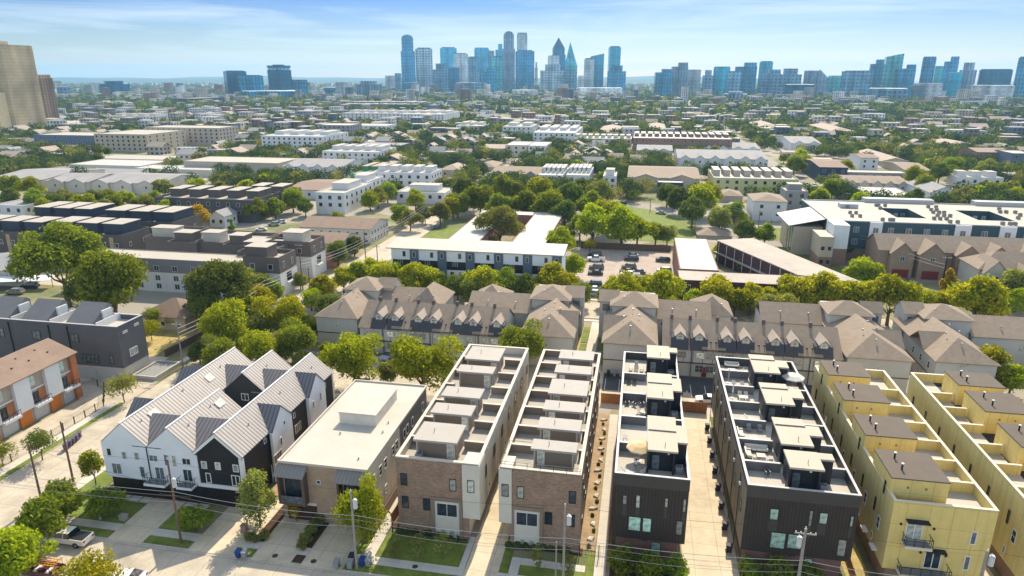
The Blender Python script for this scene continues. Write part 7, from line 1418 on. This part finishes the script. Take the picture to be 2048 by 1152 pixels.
def p_lounger():
    def f():
        b = MB(); b.box(-.33, .33, -.95, .3, .26, .32)
        for sx in (-.28, .28):
            for sy in (-.85, .5): b.box(sx-.03, sx+.03, sy-.03, sy+.03, 0, .27)
        return b
    def c():
        b = MB(); b.box(-.3, .3, -.93, .3, .32, .4); slab(b, [(-.3, .3, .33), (.3, .3, .33), (.3, .95, .85), (-.3, .95, .85)], .08); return b
    return [('frame', f, wick), ('cushion', c, cush)]
def p_umb(closed=False, m=None):
    def pole_(): return MB().cyl(0, 0, 0, 2.55, .03, n=6).cyl(0, 0, 0, .08, .3, n=10)
    def can():
        b = MB()
        if closed: b.cyl(0, 0, 1.0, 2.5, .16, .05, n=8); return b
        n = 8; pts = [(1.75*math.cos(2*math.pi*k/n), 1.75*math.sin(2*math.pi*k/n), 2.05) for k in range(n)]; mid = [(x*.55, y*.55, 2.42) for x, y, _ in pts]
        vs = pts+mid+[(0, 0, 2.62)]+[(x, y, z-.18) for x, y, z in pts]
        b.mesh(vs, [(k, (k+1) % n, n+(k+1) % n, n+k) for k in range(n)]+[(n+k, n+(k+1) % n, 2*n) for k in range(n)]+[(k, 2*n+1+k, 2*n+1+(k+1) % n, (k+1) % n) for k in range(n)]); return b
    return [('pole', pole_, wfr), ('canopy_closed' if closed else 'canopy', can, m or umbm)]
Z1 = 10.7
item('parasol', 'open tan octagonal parasol on the front terrace of the left black block', 'parasol', 1.9, 79.3, Z1, 10, p_umb())
item('sun_lounger', 'tilted lounger near the front corner of the left black block terrace', 'sun lounger', .6, 76.0, Z1, 70, p_lounger()); item('bistro_table', 'small white table under the tan parasol', 'table', 1.6, 78.6, Z1, 0, p_table(.7, .7))
item('terrace_chair', 'pale chair right of the person on the parasol terrace', 'chair', 2.3, 76.3, Z1, -120, p_chair()); item('barbecue', 'dark covered barbecue on the second terrace of the left black block', 'barbecue', 0.0, 83.6, Z1, 90, p_table(1.1, .6, .95, blackm)); item('side_table', 'low white box on the second terrace of the left black block', 'table', 1.3, 83.0, Z1, 0, p_table(.8, .6, .45))
for i, (x, y, r_) in enumerate(((.0, 95.0, 10), (1.1, 94.8, -30), (2.2, 95.1, 20))): item('terrace_chair', ('left', 'middle', 'right')[i]+' chair of three on the third terrace of the left black block', 'chair', x, y, Z1, r_, p_chair(wfr, wick))
item('sun_lounger', 'pale lounger by the wall of the third terrace, left black block', 'sun lounger', 2.2, 92.5, Z1, 60, p_lounger())
for i, x in enumerate((.1, 1.0)): item('terrace_chair', ('left', 'right')[i]+' dark chair of the pair on the fourth terrace of the left black block', 'chair', x, 102.6, Z1, 0, p_chair(blackm, wick))
item('dining_table', 'narrow dark table on the farthest terrace of the left black block', 'table', 1.2, 108.0, Z1, 90, p_table(1.8, .7, .74, wick))
for i, (x, y, r_) in enumerate(((1.2, 109.5, 0), (1.2, 106.5, 180), (.3, 108, 90), (2.1, 108, -90))): item('terrace_chair', ('far', 'near', 'left', 'right')[i]+' chair at the dark table on the farthest left black terrace', 'chair', x, y, Z1, r_, p_chair(wfr))
S = item('terrace_sofa', 'cream outdoor sofa along the wall of the second wide black block terrace', 'sofa', 17.1, 84.6, Z1, 0, p_sofa(2.9)); item('terrace_sofa', 'cream outdoor sofa side piece, left of the L on the second terrace', 'sofa', 15.9, 83.2, Z1, 90, p_sofa(1.9))
item('coffee_table', 'square cream ottoman inside the L shaped sofa', 'table', 17.5, 83.0, Z1, 0, p_table(1.1, 1.0, .4)); 
for i in range(3): item('terrace_chair', ('left', 'middle', 'right')[i]+' low chair facing the L shaped sofa', 'chair', 16.5+.9*i, 81.4, Z1, 170+8*i, p_chair())
item('folding_chair', 'grey folding chair on the front terrace of the wide black block', 'chair', 17.6, 78.9, Z1, 15, p_chair(wfr, wick)); 
for i in range(2): item('terrace_chair', ('left', 'right')[i]+' grey armchair against the wall of the third wide terrace', 'chair', 16.9+1.5*i, 90.0, Z1, 0, p_chair(wick, M('grey_cushion', (.3, .3, .31), .9)))
item('terrace_sofa', 'cream sofa on the left side of the third wide terrace', 'sofa', 15.6, 88.5, Z1, 90, p_sofa(2.2)); item('coffee_table', 'pale low table on the third wide terrace', 'table', 17.2, 87.6, Z1, 0, p_table(1.2, .6, .4)); item('fire_bowl', 'small dark square fire pit on the third wide terrace', 'fire pit', 18.6, 86.5, Z1, 0, p_table(.7, .7, .4, wick))
item('sun_lounger', 'single lounger on the fourth wide black terrace', 'sun lounger', 17.6, 93.2, Z1, 80, p_lounger()); item('dining_table', 'round looking pale table on the fifth wide terrace', 'table', 17.4, 99.6, Z1, 0, p_table(1.3, 1.0))
for i, (x, y, r_) in enumerate(((17.0, 100.5, 0), (17.9, 100.5, 0), (17.0, 98.7, 180), (17.9, 98.7, 180))): item('terrace_chair', ('far left', 'far right', 'near left', 'near right')[i]+' chair at the pale table on the fifth wide terrace', 'chair', x, y, Z1, r_, p_chair(wfr))
item('closed_parasol', 'closed pale parasol beside the fifth wide terrace table', 'parasol', 15.9, 100.3, Z1, 0, p_umb(True, cush)); item('closed_parasol', 'closed grey parasol on the sixth wide terrace', 'parasol', 15.9, 105.8, Z1, 0, p_umb(True, umbg))
for i in range(2): item('sun_lounger', ('left', 'right')[i]+' cream lounger of the pair on the sixth wide terrace', 'sun lounger', 16.7+1.3*i, 104.0, Z1, 10, p_lounger())
item('terrace_sofa', 'grey backed sofa on the farthest wide black terrace', 'sofa', 17.2, 112.6, Z1, 0, p_sofa(2.4)); item('coffee_table', 'pale table with magazines on the farthest wide terrace', 'table', 17.0, 110.7, Z1, 0, p_table(1.2, .7, .4)); item('terrace_chair', 'cream chair right of the farthest wide terrace table', 'chair', 18.5, 110.4, Z1, -100, p_chair())
item('parasol', 'small white parasol on the right side terrace of the wide black block', 'parasol', 25.6, 105.5, Z1, 0, p_umb(False, cush))['label'] = 'small white parasol on the right side terrace of the wide black block'
# the person standing under the parasol
def person(x, y, z, rz, label, shirt, legs_m):
    H = thing('person', label, 'person', (x, y, z), None, R(rz))
    J = dict(p=(0, 0, .95), c=(0, 0, 1.2), n=(0, 0, 1.45), h=(0, -.02, 1.58), t=(0, -.02, 1.72), ls=(.18, 0, 1.4), le=(.26, .02, 1.12), lw=(.27, -.14, .9), lh=(.27, -.2, .83), rs=(-.18, 0, 1.4), re=(-.27, .03, 1.12), rw=(-.25, -.1, .88), rh=(-.25, -.14, .8), lp=(.1, 0, .9), lk=(.11, -.03, .5), la=(.12, .02, .09), lf=(.13, -.16, .04), rp=(-.1, 0, .9), rk=(-.13, -.04, .5), ra=(-.15, .0, .09), rf=(-.17, -.17, .04))
    rad = dict(p=.14, c=.135, n=.06, h=.095, t=.08, ls=.065, le=.045, lw=.033, lh=.035, rs=.065, re=.045, rw=.033, rh=.035, lp=.09, lk=.06, la=.042, lf=.04, rp=.09, rk=.06, ra=.042, rf=.04)
    E = [('p', 'c'), ('c', 'n'), ('n', 'h'), ('h', 't'), ('n', 'ls'), ('ls', 'le'), ('le', 'lw'), ('lw', 'lh'), ('n', 'rs'), ('rs', 're'), ('re', 'rw'), ('rw', 'rh'), ('p', 'lp'), ('lp', 'lk'), ('lk', 'la'), ('la', 'lf'), ('p', 'rp'), ('rp', 'rk'), ('rk', 'ra'), ('ra', 'rf')]
    ks = list(J); me = D.meshes.new('body'); me.from_pydata([J[k] for k in ks], [(ks.index(a), ks.index(c)) for a, c in E], [])
    sk = D.objects.new('body', me); COL.objects.link(sk); sk.parent = H; m = sk.modifiers.new('skin', 'SKIN')
    for i, k in enumerate(ks): me.skin_vertices[0].data[i].radius = (rad[k], rad[k]*.8)
    me.skin_vertices[0].data[0].use_root = True; sk.modifiers.new('sub', 'SUBSURF').levels = 1
    mt = D.materials.new('skin_and_clothes'); mt.use_nodes = True; nt = mt.node_tree; tc = nod(nt, 'ShaderNodeTexCoord'); s = nod(nt, 'ShaderNodeSeparateXYZ'); nt.links.new(tc.outputs['Object'], s.inputs[0]); rp = nod(nt, 'ShaderNodeValToRGB'); rp.color_ramp.interpolation = 'CONSTANT'
    nt.links.new(mathn(nt, 'DIVIDE', s.outputs[2], 2.0), rp.inputs[0]); e = rp.color_ramp.elements; e[0].color = (.03, .03, .03, 1); e[1].position = .82; e[1].color = (.03, .02, .015, 1)
    for p_, c_ in ((.05, (.35, .2, .14, 1)), (.27, legs_m), (.47, shirt), (.72, (.38, .22, .15, 1))): q = e.new(p_); q.color = c_
    nt.links.new(rp.outputs[0], nt.nodes['Principled BSDF'].inputs[0]); me.materials.append(mt)
    b = MB(); b.mesh([(.09*math.cos(t)*q, -.02+.1*math.sin(t)*q+.015, 1.6+zz) for q, zz in ((1, 0), (1.05, .08), (.7, .16)) for t in [2*math.pi*k/8 for k in range(8)]], [(i*8+k, i*8+(k+1) % 8, (i+1)*8+(k+1) % 8, (i+1)*8+k) for i in range(2) for k in range(8)]+[tuple(range(16, 24))])
    ob = D.objects.new('hair', b.data('hair', M('dark_hair', (.02, .015, .01), .7))); COL.objects.link(ob); ob.parent = H
    return H
person(1.5, 76.9, Z1, 170, 'person in a pale top and dark shorts standing before the tan parasol', (.62, .52, .5, 1), (.05, .06, .09, 1))
